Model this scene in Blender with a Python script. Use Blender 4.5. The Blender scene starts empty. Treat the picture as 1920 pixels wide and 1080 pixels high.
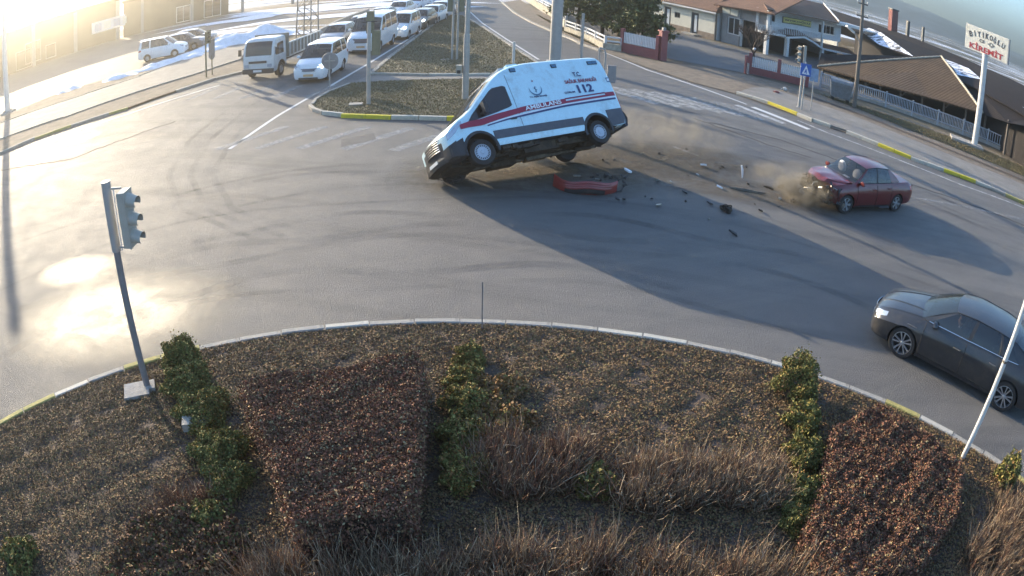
import bpy, bmesh, math, random
import numpy as np
from mathutils import Vector, Matrix, Euler
rnd = random.Random(7)
R = math.radians
sc = bpy.context.scene
COL = sc.collection

# ------------------------------------------------------------ camera (security camera with barrel distortion)
CAM_H = 6.616; PITCH = 0.49119; ROLL = 0.04273
cd = bpy.data.cameras.new('camera'); cam = bpy.data.objects.new('camera', cd); COL.objects.link(cam)
s_, c_ = math.sin(PITCH), math.cos(PITCH); sr, cr = math.sin(ROLL), math.cos(ROLL)
right = Vector((cr, s_*sr, c_*sr)); up = Vector((-sr, s_*cr, c_*cr)); fwd = Vector((0, c_, -s_))
m = Matrix((right, up, -fwd)).transposed().to_4x4(); m.translation = Vector((0, 0, CAM_H))
cam.matrix_world = m
cd.type = 'PANO'; cd.panorama_type = 'FISHEYE_LENS_POLYNOMIAL'
cd.sensor_width = 36; cd.sensor_fit = 'HORIZONTAL'
cd.fisheye_fov = math.pi
cd.fisheye_polynomial_k0 = 0; cd.fisheye_polynomial_k1 = -0.70555/18; cd.fisheye_polynomial_k2 = 0
cd.fisheye_polynomial_k3 = -0.08313/18**3; cd.fisheye_polynomial_k4 = 0
cd.clip_end = 5000
sc.camera = cam

# ------------------------------------------------------------ light
SUN_AZ, SUN_EL = -44.0, 14.0
HAZE_D, HAZE_G = .0024, .88
AMB_LOC = (-2.039, 17.072, 0.405); AMB_ROT = (35.27, 1.82, 213.95)
w = bpy.data.worlds.new('World'); sc.world = w; w.use_nodes = True
nt = w.node_tree; nt.nodes.clear()
sky = nt.nodes.new('ShaderNodeTexSky'); sky.sky_type = 'NISHITA'; sky.sun_disc = False
sky.sun_elevation = R(SUN_EL); sky.sun_rotation = R(SUN_AZ); sky.air_density = 1.0; sky.dust_density = 0.25; sky.ozone_density = 3.0; sky.altitude = 900
bg = nt.nodes.new('ShaderNodeBackground'); bg.inputs[1].default_value = 0.15
wo = nt.nodes.new('ShaderNodeOutputWorld')
nt.links.new(sky.outputs[0], bg.inputs[0]); nt.links.new(bg.outputs[0], wo.inputs[0])
sd = bpy.data.lights.new('sun', 'SUN'); sd.energy = 5.0; sd.angle = R(0.5); sd.color = (1, 0.84, 0.61)
so = bpy.data.objects.new('sun', sd); COL.objects.link(so)
sv = Vector((math.sin(R(SUN_AZ))*math.cos(R(SUN_EL)), math.cos(R(SUN_AZ))*math.cos(R(SUN_EL)), math.sin(R(SUN_EL))))
so.rotation_euler = sv.to_track_quat('Z', 'Y').to_euler(); so.location = (-30, 30, 60)
sc.view_settings.view_transform = 'Standard'; sc.view_settings.look = 'None'
sc.view_settings.gamma = 1; sc.view_settings.use_curve_mapping = False
sc.view_settings.exposure = 1.8
sc.cycles.max_bounces = 6; sc.cycles.transparent_max_bounces = 12; sc.cycles.volume_bounces = 0
sc.cycles.sample_clamp_indirect = 4; sc.cycles.caustics_reflective = False; sc.cycles.caustics_refractive = False
sc.cycles.use_denoising = True
sc.cycles.volume_step_rate = 1.0; sc.cycles.volume_max_steps = 128

# ------------------------------------------------------------ materials
MATS = {}
def mat(name, col, rough=.6, metal=0., noise=.12, scale=6., bump=0., bscale=None, spec=.5, emit=None, coat=0., alpha=None, detail=6, stretch=None, dirt=None, dirt_scale=1.5, dirt_amt=.5):
    if name in MATS: return MATS[name]
    m = bpy.data.materials.new(name); m.use_nodes = True
    nt = m.node_tree; N = nt.nodes; L = nt.links; b = N['Principled BSDF']
    b.inputs['Roughness'].default_value = rough; b.inputs['Metallic'].default_value = metal
    b.inputs['Specular IOR Level'].default_value = spec
    if coat: b.inputs['Coat Weight'].default_value = coat; b.inputs['Coat Roughness'].default_value = .05
    tc = N.new('ShaderNodeTexCoord'); vec = tc.outputs['Object']
    if stretch:
        mp = N.new('ShaderNodeMapping'); mp.inputs['Scale'].default_value = stretch; L.new(vec, mp.inputs[0]); vec = mp.outputs[0]
    nz = N.new('ShaderNodeTexNoise'); nz.inputs['Scale'].default_value = scale; nz.inputs['Detail'].default_value = detail; nz.inputs['Roughness'].default_value = .65
    L.new(vec, nz.inputs['Vector'])
    cr_ = N.new('ShaderNodeValToRGB'); cr_.color_ramp.elements[0].position = .3; cr_.color_ramp.elements[1].position = .7
    lo = [max(0, c*(1-noise)) for c in col]; hi = [min(1, c*(1+noise)) for c in col]
    cr_.color_ramp.elements[0].color = (*lo, 1); cr_.color_ramp.elements[1].color = (*hi, 1)
    L.new(nz.outputs[0], cr_.inputs[0]); out = cr_.outputs[0]
    if dirt:
        n2 = N.new('ShaderNodeTexNoise'); n2.inputs['Scale'].default_value = dirt_scale; n2.inputs['Detail'].default_value = 8; n2.inputs['Roughness'].default_value = .7
        L.new(vec, n2.inputs['Vector'])
        r2 = N.new('ShaderNodeMapRange'); r2.inputs[1].default_value = .5; r2.inputs[2].default_value = .75; r2.inputs[4].default_value = dirt_amt
        L.new(n2.outputs[0], r2.inputs[0]); mx = N.new('ShaderNodeMix'); mx.data_type = 'RGBA'
        L.new(r2.outputs[0], mx.inputs[0]); L.new(out, mx.inputs[6]); mx.inputs[7].default_value = (*dirt, 1); out = mx.outputs[2]
    L.new(out, b.inputs['Base Color'])
    if emit: b.inputs['Emission Color'].default_value = (*emit[0], 1); b.inputs['Emission Strength'].default_value = emit[1]
    if alpha is not None: b.inputs['Alpha'].default_value = alpha
    if bump:
        nb = N.new('ShaderNodeTexNoise'); nb.inputs['Scale'].default_value = bscale or scale*4; nb.inputs['Detail'].default_value = 5
        L.new(vec, nb.inputs['Vector']); bp = N.new('ShaderNodeBump'); bp.inputs['Strength'].default_value = bump; bp.inputs['Distance'].default_value = .02
        L.new(nb.outputs[0], bp.inputs['Height']); L.new(bp.outputs[0], b.inputs['Normal'])
    MATS[name] = m
    return m

def ramp(nt, fac, stops):
    r = nt.nodes.new('ShaderNodeValToRGB'); e = r.color_ramp.elements
    while len(e) < len(stops): e.new(.5)
    for i, (p, c) in enumerate(stops): e[i].position = p; e[i].color = (*c, 1)
    nt.links.new(fac, r.inputs[0]); return r.outputs[0]
def mixc(nt, fac, a, b):
    m = nt.nodes.new('ShaderNodeMix'); m.data_type = 'RGBA'
    if isinstance(fac, float): m.inputs[0].default_value = fac
    else: nt.links.new(fac, m.inputs[0])
    for s, i in ((a, 6), (b, 7)):
        if isinstance(s, tuple): m.inputs[i].default_value = (*s, 1)
        else: nt.links.new(s, m.inputs[i])
    return m.outputs[2]
def noise_n(nt, vec, scale, detail=6, rough=.6, stretch=None, dist=0.):
    if stretch:
        mp = nt.nodes.new('ShaderNodeMapping'); mp.inputs['Scale'].default_value = stretch
        if len(stretch) == 3: pass
        nt.links.new(vec, mp.inputs[0]); vec = mp.outputs[0]
    n = nt.nodes.new('ShaderNodeTexNoise'); n.inputs['Scale'].default_value = scale; n.inputs['Detail'].default_value = detail
    n.inputs['Roughness'].default_value = rough; n.inputs['Distortion'].default_value = dist
    nt.links.new(vec, n.inputs['Vector']); return n.outputs[0]
def mrange(nt, v, a, b, c=0., d=1.):
    r = nt.nodes.new('ShaderNodeMapRange'); nt.links.new(v, r.inputs[0])
    for i, x in zip((1, 2, 3, 4), (a, b, c, d)): r.inputs[i].default_value = x
    return r.outputs[0]
def bump_n(nt, b, h, strength=.4, dist=.01):
    bp = nt.nodes.new('ShaderNodeBump'); bp.inputs['Strength'].default_value = strength; bp.inputs['Distance'].default_value = dist
    nt.links.new(h, bp.inputs['Height']); nt.links.new(bp.outputs[0], b.inputs['Normal'])
def base_mat(name):
    m = bpy.data.materials.new(name); m.use_nodes = True; nt = m.node_tree
    tc = nt.nodes.new('ShaderNodeTexCoord'); MATS[name] = m
    return m, nt, nt.nodes['Principled BSDF'], tc.outputs['Object']
def rot_vec(nt, vec, ang, scl):
    a = nt.nodes.new('ShaderNodeMapping'); a.inputs['Rotation'].default_value = (0, 0, ang); nt.links.new(vec, a.inputs[0])
    b = nt.nodes.new('ShaderNodeMapping'); b.inputs['Scale'].default_value = scl; nt.links.new(a.outputs[0], b.inputs[0])
    return b.outputs[0]

# asphalt: bleached winter asphalt with patches, tyre streaks and grit
m, nt, b, v = base_mat('asphalt')
big = noise_n(nt, v, .12, 5, .6); mid = noise_n(nt, v, .9, 6, .65); fine = noise_n(nt, v, 38, 3, .7)
st1 = noise_n(nt, rot_vec(nt, v, R(12), (.06, .9, 1)), 1.0, 5, .6); st2 = noise_n(nt, rot_vec(nt, v, R(-20), (.05, 1.3, 1)), 1.0, 4, .6)
c0 = ramp(nt, big, [(.3, (.14, .136, .132)), (.7, (.19, .183, .172))])
c0 = mixc(nt, mrange(nt, mid, .35, .75, 0, .55), c0, (.125, .122, .12))
c0 = mixc(nt, mrange(nt, st1, .5, .68, 0, .8), c0, (.105, .103, .103))
c0 = mixc(nt, mrange(nt, st2, .52, .72, 0, .6), c0, (.19, .182, .165))
c0 = mixc(nt, mrange(nt, fine, .58, .8, 0, .55), c0, (.24, .235, .22))
c0 = mixc(nt, mrange(nt, fine, .42, .25, 0, .6), c0, (.035, .035, .037))
nt.links.new(c0, b.inputs['Base Color'])
rr = mixc(nt, mrange(nt, mid, .3, .7), (.60, .60, .60), (.70, .70, .70)); nt.links.new(rr, b.inputs['Roughness'])
b.inputs['Specular IOR Level'].default_value = .14
bump_n(nt, b, noise_n(nt, v, 42, 3, .85), .9, .03)

# terrain: brown winter ground, snow lying in the fields far to the left and beyond
m, nt, b, v = base_mat('winter_ground')
big = noise_n(nt, v, .06, 6, .65, dist=.4); mid = noise_n(nt, v, .7, 8, .7); fine = noise_n(nt, v, 14, 5, .75)
c0 = ramp(nt, mid, [(.3, (.07, .05, .034)), (.5, (.12, .088, .06)), (.72, (.17, .135, .095))])
c0 = mixc(nt, mrange(nt, big, .45, .6, 0, .6), c0, (.085, .085, .042))
c0 = mixc(nt, mrange(nt, fine, .55, .75, 0, .5), c0, (.05, .036, .026))
sx = nt.nodes.new('ShaderNodeSeparateXYZ'); nt.links.new(v, sx.inputs[0])
far = mrange(nt, sx.outputs[1], 62, 95)
snow = noise_n(nt, v, .035, 7, .6, stretch=(.5, 1.6, 1), dist=.6)
mul = nt.nodes.new('ShaderNodeMath'); mul.operation = 'MULTIPLY'; nt.links.new(far, mul.inputs[0]); nt.links.new(mrange(nt, snow, .49, .55), mul.inputs[1])
c0 = mixc(nt, mul.outputs[0], c0, (.78, .8, .84))
nt.links.new(c0, b.inputs['Base Color']); b.inputs['Roughness'].default_value = .9
bump_n(nt, b, mid, .6, .08)

mat('concrete_paving', (.20, .185, .165), .85, noise=.2, scale=1.2, bump=.3, bscale=20, dirt=(.13, .11, .09), dirt_scale=.7, dirt_amt=.6)
mat('verge_dirt', (.17, .135, .10), .95, noise=.35, scale=2.2, bump=.8, bscale=9, dirt=(.085, .06, .04), dirt_scale=.8, dirt_amt=.8)
mat('verge_grass', (.095, .08, .046), .95, noise=.4, scale=3, bump=.9, bscale=12, dirt=(.055, .042, .025), dirt_scale=1.2, dirt_amt=.8)
mat('median_grass', (.125, .112, .066), .95, noise=.3, scale=1.6, bump=.8, bscale=10, dirt=(.095, .07, .045), dirt_scale=.6, dirt_amt=.8, stretch=(.5, 1.6, 1))
mat('bed_soil', (.075, .052, .038), .95, noise=.4, scale=5, bump=1, bscale=14)
mat('yard_asphalt', (.115, .112, .108), .8, noise=.2, scale=.5, bump=.3, bscale=30, dirt=(.15, .14, .125), dirt_scale=.3, dirt_amt=.6)
mat('kerb_white', (.50, .46, .38), .75, noise=.12, scale=5, bump=.5, bscale=25, dirt=(.25, .23, .2), dirt_scale=4, dirt_amt=.85)
mat('kerb_yellow', (.62, .50, .03), .75, noise=.15, scale=5, bump=.5, bscale=25, dirt=(.25, .22, .13), dirt_scale=4, dirt_amt=.7)
mat('kerb_faded', (.36, .33, .28), .85, noise=.18, scale=4, bump=.6, bscale=20, dirt=(.17, .15, .12), dirt_scale=5, dirt_amt=.9)
mat('kerb_faded_yellow', (.42, .35, .11), .85, noise=.18, scale=4, bump=.6, bscale=20, dirt=(.22, .2, .15), dirt_scale=5, dirt_amt=.9)
mat('snow', (.8, .82, .86), .7, noise=.06, scale=3, bump=.5, bscale=6, dirt=(.45, .43, .4), dirt_scale=2, dirt_amt=.7)
# worn road paint: wear gaps through alpha
def worn(name, col, lo, hi, a0=0., a1=1.):
    m, nt, b, v = base_mat(name)
    n1 = noise_n(nt, v, 3.5, 8, .75)
    b.inputs['Base Color'].default_value = (*col, 1); b.inputs['Roughness'].default_value = .7
    nt.links.new(mrange(nt, n1, lo, hi, a0, a1), b.inputs['Alpha'])
    return m
worn('road_paint', (.55, .54, .52), .33, .56, .2, .9); worn('faint_paint', (.46, .45, .43), .35, .65, .12, .62); worn('zebra_paint', (.5, .49, .46), .35, .6, .2, .7); worn('solid_paint', (.62, .61, .58), .26, .4)

# ------------------------------------------------------------ mesh helpers
class MB:
    def __init__(s): s.v = []; s.f = []; s.mi = []; s.mats = []; s.smooth = []
    def m(s, name):
        if name not in s.mats: s.mats.append(name)
        return s.mats.index(name)
    def add(s, vs, fs, mt='', smooth=False):
        o = len(s.v); s.v += [tuple(x) for x in vs]; k = s.m(mt)
        for f in fs: s.f.append(tuple(i+o for i in f)); s.mi.append(k); s.smooth.append(smooth)
        return s
    def box(s, c, d, mt='', rz=0., M=None):
        x, y, z = (t/2 for t in d); vs = []
        for i in (-1, 1):
            for j in (-1, 1):
                for k in (-1, 1): vs.append(Vector((i*x, j*y, k*z)))
        if M is not None: vs = [M @ q for q in vs]
        elif rz: q_ = Matrix.Rotation(rz, 3, 'Z'); vs = [q_ @ q for q in vs]
        vs = [q+Vector(c) for q in vs]
        return s.add(vs, [(0, 1, 3, 2), (4, 6, 7, 5), (0, 4, 5, 1), (2, 3, 7, 6), (0, 2, 6, 4), (1, 5, 7, 3)], mt)
    def tube(s, pts, r, mt='', n=8, caps=True, smooth=True):
        pts = [Vector(p) for p in pts]; rs = r if isinstance(r, (list, tuple)) else [r]*len(pts)
        vs = []; fs = []
        for i, p in enumerate(pts):
            t = (pts[min(i+1, len(pts)-1)]-pts[max(i-1, 0)])
            if t.length < 1e-9: t = Vector((0, 0, 1))
            t.normalize(); a = Vector((0, 0, 1)) if abs(t.z) < .9 else Vector((1, 0, 0))
            u = t.cross(a).normalized(); w_ = t.cross(u)
            for k in range(n):
                an = 2*math.pi*k/n; vs.append(p+(u*math.cos(an)+w_*math.sin(an))*rs[i])
        for i in range(len(pts)-1):
            for k in range(n):
                fs.append((i*n+k, i*n+(k+1) % n, (i+1)*n+(k+1) % n, (i+1)*n+k))
        s.add(vs, fs, mt, smooth)
        if caps:
            o = len(s.v)-len(vs)
            for base in (0, (len(pts)-1)*n):
                s.f.append(tuple(o+base+k for k in range(n))); s.mi.append(s.m(mt)); s.smooth.append(False)
        return s
    def prism(s, poly, z0, z1, mt='', top_only=False):
        n = len(poly); vs = [(x, y, z1) for x, y in poly]
        if top_only: return s.add(vs, [tuple(range(n))], mt)
        vs += [(x, y, z0) for x, y in poly]
        return s.add(vs, [tuple(range(n))]+[(i, (i+1) % n, (i+1) % n+n, i+n) for i in range(n)]+[tuple(range(2*n-1, n-1, -1))], mt)
    def quad(s, a, b, c, d, mt=''): return s.add([a, b, c, d], [(0, 1, 2, 3)], mt)
    def grid(s, P, mt='', smooth=True, close=False):
        nr = len(P); nc = len(P[0]); fs = []
        for i in range(nr-1):
            for j in range(nc-1 if not close else nc):
                fs.append((i*nc+j, i*nc+(j+1) % nc, (i+1)*nc+(j+1) % nc, (i+1)*nc+j))
        return s.add([p for r in P for p in r], fs, mt, smooth)
    def lathe(s, prof, c=(0, 0, 0), axis='Z', n=20, mt='', smooth=True):
        vs = []; fs = []; c = Vector(c)
        for (r, h) in prof:
            for k in range(n):
                a = 2*math.pi*k/n; x, y = r*math.cos(a), r*math.sin(a)
                vs.append(c+Vector({'Z': (x, y, h), 'Y': (x, h, y), 'X': (h, x, y)}[axis]))
        for i in range(len(prof)-1):
            for k in range(n): fs.append((i*n+k, i*n+(k+1) % n, (i+1)*n+(k+1) % n, (i+1)*n+k))
        return s.add(vs, fs, mt, smooth)
    def xf(s, M, start=0):
        for i in range(start, len(s.v)): s.v[i] = tuple(M @ Vector(s.v[i]))
        return s
    def mesh(s, name, sharp=35):
        me = bpy.data.meshes.new(name); me.from_pydata(s.v, [], s.f)
        for k in s.mats: me.materials.append(MATS[k] if k else None)
        me.polygons.foreach_set('material_index', s.mi); me.polygons.foreach_set('use_smooth', s.smooth)
        me.validate(); me.update()
        bm = bmesh.new(); bm.from_mesh(me); bmesh.ops.recalc_face_normals(bm, faces=bm.faces); bm.to_mesh(me); bm.free()
        if any(s.smooth): me.set_sharp_from_angle(angle=R(sharp))
        return me
    def build(s, name, parent=None, loc=None, sharp=35, **tags):
        o = bpy.data.objects.new(name, s.mesh(name, sharp)); COL.objects.link(o)
        if parent: o.parent = parent
        if loc is not None: o.location = loc
        for k, v_ in tags.items(): o[k] = v_
        return o
def thing(name, label, cat, loc=(0, 0, 0), rz=0., group=None):
    o = bpy.data.objects.new(name, None); COL.objects.link(o); o.location = loc; o.rotation_euler = (0, 0, rz); o.empty_display_size = .2
    o['label'] = label; o['category'] = cat
    if group: o['group'] = group
    return o
def tag(o, label, cat, group=None):
    o['label'] = label; o['category'] = cat
    if group: o['group'] = group
    return o
def children(o): return [c for c in bpy.data.objects if c.parent == o]
CH = {}
def copy_tree(o, parent=None):
    kids = CH.get(o.name)
    if kids is None: kids = CH[o.name] = list(o.children)
    c = o.copy(); COL.objects.link(c)
    if parent: c.parent = parent
    for k in kids: copy_tree(k, c)
    return c
def text_mesh(body, size, mt, extrude=.004, spacing=1., shear=0., bold=.03):
    cu = bpy.data.curves.new('lettering', 'FONT'); cu.body = body; cu.size = size; cu.extrude = extrude
    cu.align_x = 'CENTER'; cu.align_y = 'CENTER'; cu.space_character = spacing; cu.shear = shear; cu.resolution_u = 3; cu.offset = size*bold
    o = bpy.data.objects.new('lettering', cu); COL.objects.link(o)
    dg = bpy.context.evaluated_depsgraph_get(); me = bpy.data.meshes.new_from_object(o.evaluated_get(dg))
    bpy.data.objects.remove(o); bpy.data.curves.remove(cu)
    me.materials.clear(); me.materials.append(MATS[mt]); me.name = 'lettering'
    return me
def place_mesh(me, name, M, parent=None, width=None, height=None):
    xs = [v_.co.x for v_ in me.vertices]; ys = [v_.co.y for v_ in me.vertices]
    sx_ = width/(max(xs)-min(xs)) if width else 1.; sy_ = height/(max(ys)-min(ys)) if height else sx_
    cx, cy = (max(xs)+min(xs))/2, (max(ys)+min(ys))/2
    if not width: sx_ = sy_
    me.transform(Matrix.Translation((-cx, -cy, 0))); me.transform(Matrix.Diagonal((sx_, sy_, 1, 1))); me.transform(M)
    o = bpy.data.objects.new(name, me); COL.objects.link(o)
    if parent: o.parent = parent
    return o
def sheet(name, poly, z, mt, kind='structure', **kw):
    b_ = MB(); b_.add([(x, y, z) for x, y in poly], [tuple(range(len(poly)))], mt)
    o = b_.build(name, kind=kind, **kw)
    me = o.data; bm = bmesh.new(); bm.from_mesh(me); bmesh.ops.triangulate(bm, faces=bm.faces)
    for f in bm.faces:
        if f.normal.z < 0: f.normal_flip()
    bm.to_mesh(me); bm.free()
    return o
def lerp(a, b, t): return tuple(x+(y-x)*t for x, y in zip(a, b))
def poly_len(P): return sum(math.dist(P[i], P[i+1]) for i in range(len(P)-1))
def along(P, d):
    for i in range(len(P)-1):
        l = math.dist(P[i], P[i+1])
        if d <= l or i == len(P)-2:
            t = d/l; q = lerp(P[i], P[i+1], t); return q, math.atan2(P[i+1][1]-P[i][1], P[i+1][0]-P[i][0])
        d -= l
def strip(P, wd, off=0.):
    """outline of a band of width wd running along the polyline P"""
    L_, R_ = [], []
    for i, p in enumerate(P):
        a = P[max(i-1, 0)]; b_ = P[min(i+1, len(P)-1)]; t = Vector((b_[0]-a[0], b_[1]-a[1])).normalized(); n = Vector((-t.y, t.x))
        L_.append((p[0]+n.x*(off+wd/2), p[1]+n.y*(off+wd/2))); R_.append((p[0]+n.x*(off-wd/2), p[1]+n.y*(off-wd/2)))
    return L_ + R_[::-1]
def strip_mesh(mb, P, wd, z, mt):
    o = strip(P, wd); n = len(P)
    for i in range(n-1): mb.add([(o[i][0], o[i][1], z), (o[i+1][0], o[i+1][1], z), (o[2*n-2-i][0], o[2*n-2-i][1], z), (o[2*n-1-i][0], o[2*n-1-i][1], z)], [(0, 1, 2, 3)], mt)
STONES = {}
def stone_mesh(L_, wd, h, mt):
    k = (round(L_, 2), wd, h, mt)
    if k in STONES: return STONES[k]
    b_ = MB(); x, y = L_/2-.012, wd/2; c = .018
    prof = [(-y, 0), (y, 0), (y, h-c), (y-c, h), (-y+c, h), (-y, h-c)]
    vs = [(sx_*x, py, pz) for sx_ in (-1, 1) for py, pz in prof]
    b_.add(vs, [tuple(range(6)), tuple(range(11, 5, -1))]+[(i, (i+1) % 6, (i+1) % 6+6, i+6) for i in range(6)], mt)
    STONES[k] = b_.mesh('kerb_stone'); return STONES[k]
def kerb(name, P, pattern, L_=1.0, wd=.16, h=.14, z=0., parent=None):
    root = bpy.data.objects.new(name, None); COL.objects.link(root); root['kind'] = 'structure'
    n = max(1, round(poly_len(P)/L_)); L_ = poly_len(P)/n
    for i in range(n):
        (x, y), a = along(P, (i+.5)*L_)
        o = bpy.data.objects.new('kerb_stone', stone_mesh(L_, wd, h, pattern(i))); COL.objects.link(o); o.parent = root
        o.location = (x+rnd.uniform(-.008, .008), y+rnd.uniform(-.008, .008), z+rnd.uniform(-.012, .012)); o.rotation_euler = (rnd.uniform(-.02, .02), 0, a+rnd.uniform(-.012, .012))
    return root
def yw(i, off=0): return 'kerb_yellow' if ((i+off)//2) % 2 == 0 else 'kerb_white'

# ------------------------------------------------------------ ground, roads, pavements
sheet('ground', [(-1150, -1150), (1150, -1150), (1150, 1150), (-1150, 1150)], 0, 'winter_ground')
RK = [(-2.37, 78.18), (-0.83, 65.91), (0.60, 58.44), (2.13, 52.45), (3.20, 49.27), (3.98, 45.93), (4.83, 44.03), (7.06, 39.02), (8.98, 35.83), (10.97, 34.11), (12.54, 31.82), (14.53, 29.48), (15.34, 29.00), (16.89, 27.03), (19.02, 25.22), (21.38, 23.87), (23.14, 22.52)]
LK = [(-25.48, 24.00), (-24.48, 25.50), (-22.34, 27.54), (-19.81, 29.77), (-18.22, 32.71), (-16.93, 35.15), (-15.25, 36.97), (-14.61, 44.21), (-15.24, 57.96), (-14.81, 66.49), (-13.52, 75.29)]
ex = lambda a, b_, d: (b_[0]+(b_[0]-a[0])/math.dist(a, b_)*d, b_[1]+(b_[1]-a[1])/math.dist(a, b_)*d)
RK_end = ex(RK[-3], RK[-1], 60); LK_end = ex(LK[1], LK[0], 60)
RK_far = ex(RK[1], RK[0], 260); LK_far = (LK[-1][0]-3, RK_far[1])
sheet('road', [RK_far]+RK+[RK_end, (90, -60), (-90, -60), LK_end]+LK+[LK_far], .006, 'asphalt')
# pavement strips on the left
PB = [(-28.32, 26.82), (-24.25, 29.99), (-21.96, 33.09), (-19.25, 36.96), (-17.67, 40.97)]
PA = [(-32.73, 31.19), (-28.09, 34.88), (-25.33, 38.26), (-22.94, 46.17), (-21.08, 52.37)]
sheet('verge', [LK_end]+LK[:7]+[PB[-1]]+PB[::-1]+[ex(PB[1], PB[0], 60)], .10, 'verge_dirt')
b_ = MB(); b_.prism([ex(PB[1], PB[0], 60)]+PB+PA[::-1]+[ex(PA[1], PA[0], 60)], 0, .14, 'concrete_paving'); b_.build('pavement', kind='structure')
PW = [(-60.01, 60.44), (-54.05, 64.31), (-49.50, 73.05), (-40.17, 75.52), (-33.85, 84.02)]
sheet('parking_lot', [ex(PA[1], PA[0], 60)]+PA+[(-17.89, 54.12), (-22.70, 68.61), (-35.45, 87.98)]+PW[::-1][1:]+[ex(PW[1], PW[0], 60)], .012, 'yard_asphalt')
sheet('gravel_verge', [ex(PA[1], PA[0], 40)]+PA+[(-22.32, 55.45), (-24.48, 49.29), (-27.77, 42.02), (-32.53, 38.47), (-35.13, 33.55)], .06, 'verge_dirt')
# median islands
M1 = [(-8.35, 26.96), (-8.56, 28.21), (-8.38, 29.72), (-7.83, 31.34), (-5.27, 31.84), (-2.35, 32.20), (0.70, 32.76), (2.04, 32.38), (1.63, 28.67), (0.52, 26.13), (-1.03, 25.14), (-2.75, 24.97), (-4.54, 25.08), (-6.25, 25.38), (-7.49, 25.99)]
b_ = MB(); b_.prism(M1, 0, .11, 'median_grass'); b_.build('median_lawn', kind='structure')
M2 = [(-7.32, 33.58), (-7.31, 39.38), (-7.08, 49.32), (-6.81, 60.76), (-6.37, 62.66), (-5.25, 61.76), (-3.03, 53.43), (-1.18, 45.66), (0.19, 40.17), (1.03, 36.82), (1.38, 34.61), (-0.44, 33.99), (-2.45, 33.52), (-5.01, 33.41)]
b_ = MB(); b_.prism(M2, 0, .11, 'median_grass'); b_.build('median_lawn', kind='structure')
sheet('footpath', [(-7.83, 31.34), (-7.32, 33.58), (-5.01, 33.41), (-2.45, 33.52), (-0.44, 33.99), (1.38, 34.61), (2.04, 32.38), (0.70, 32.76), (-2.35, 32.20), (-5.27, 31.84)], .05, 'concrete_paving')
b_ = MB(); b_.add([(x, y, .03) for x, y in [(1.32, 34.59), (2.04, 32.38), (2.09, 32.27), (1.43, 34.62)]], [(0, 1, 2, 3)], 'concrete_paving')
kf = [(-7.54, 25.82), (-6.21, 25.22), (-4.51, 24.92), (-2.73, 24.82), (-1.02, 24.99), (0.52, 25.96), (1.62, 28.47)]
kerb('kerb', kf, lambda i: ('kerb_white', 'kerb_yellow', 'kerb_yellow', 'kerb_white', 'kerb_white')[i] if i < 5 else yw(i, 3), .98, h=.16)
kerb('kerb', [(-7.80, 31.21), (-8.34, 29.60), (-8.53, 28.11), (-8.38, 26.97), (-7.99, 26.30), (-7.54, 25.82)], lambda i: 'kerb_faded', .8, h=.15)
kerb('kerb', [(-7.32, 33.58), (-4.99, 33.27), (-2.44, 33.39), (-0.43, 33.85), (1.37, 34.46)], lambda i: 'kerb_white' if i % 4 > 1 else 'kerb_faded', 1.6, h=.15)
kerb('kerb', [(-7.29, 33.44), (-7.28, 39.19), (-7.03, 49.02), (-6.79, 60.53), (-6.37, 62.66)], lambda i: 'kerb_faded', 2.5, wd=.25, h=.15)
kerb('kerb', [(-6.37, 62.66), (-5.25, 61.76), (-3.00, 53.08), (-1.18, 45.41), (0.19, 39.98), (1.03, 36.65)], lambda i: 'kerb_faded', 2.2, wd=.22, h=.15)
# right side: verge, pavement, yard
V1 = RK[:]; 
VB = [(-0.50, 83.15), (1.42, 68.71), (3.95, 61.17), (5.78, 51.39), (6.56, 43.08), (8.51, 41.70), (13.85, 41.46), (17.90, 38.22), (22.15, 36.88), (25.48, 35.03), (28.91, 33.15), (31.00, 31.01)]
sheet('verge', V1+[ex(RK[-2], RK[-1], 40), ex(VB[-2], VB[-1], 40)]+VB[::-1], .04, 'verge_dirt')
PV = [(12.55, 36.35), (13.83, 37.17), (15.63, 35.22), (17.75, 33.08), (19.93, 30.34), (22.44, 28.01), (26.25, 25.90)]
b_ = MB(); b_.prism([(11.17, 34.47)]+[(12.64, 32.09), (14.64, 29.71), (15.42, 29.17), (17.01, 27.24), (19.15, 25.42), (21.53, 24.06), (23.30, 22.70)]+[(25.46, 21.27), (28.46, 24.10)]+PV[::-1], 0, .13, 'concrete_paving'); b_.build('pavement', kind='structure')
kerb('kerb', [(11.01, 34.26), (12.34, 32.68), (13.57, 30.66), (14.58, 29.59)], lambda i: ('kerb_white', 'kerb_white', 'kerb_yellow', 'kerb_yellow')[i % 4], .94, wd=.18, h=.18)
kerb('kerb', [(15.27, 29.05), (16.92, 27.09), (17.86, 26.11), (19.08, 25.32), (21.46, 23.97), (23.22, 22.61), (25.37, 21.19)], lambda i: ('kerb_white', 'kerb_white', 'kerb_yellow', 'kerb_yellow')[i % 4] if i < 9 else ('kerb_faded' if i % 4 < 2 else 'kerb_faded_yellow'), .94, wd=.18, h=.17)
kerb('kerb', RK[:7], lambda i: 'kerb_faded', 3., wd=.25, h=.12)
kerb('kerb', LK[:4], lambda i: 'kerb_faded' if i % 4 < 2 else 'kerb_faded_yellow', 1.1, wd=.2, h=.14)
kerb('kerb', LK[4:], lambda i: 'kerb_faded', 3., wd=.25, h=.12)
kerb('kerb', PB, lambda i: 'kerb_faded', 2.2, wd=.12, h=.17)
kerb('kerb', PA, lambda i: 'kerb_faded', 2.2, wd=.12, h=.17)
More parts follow.
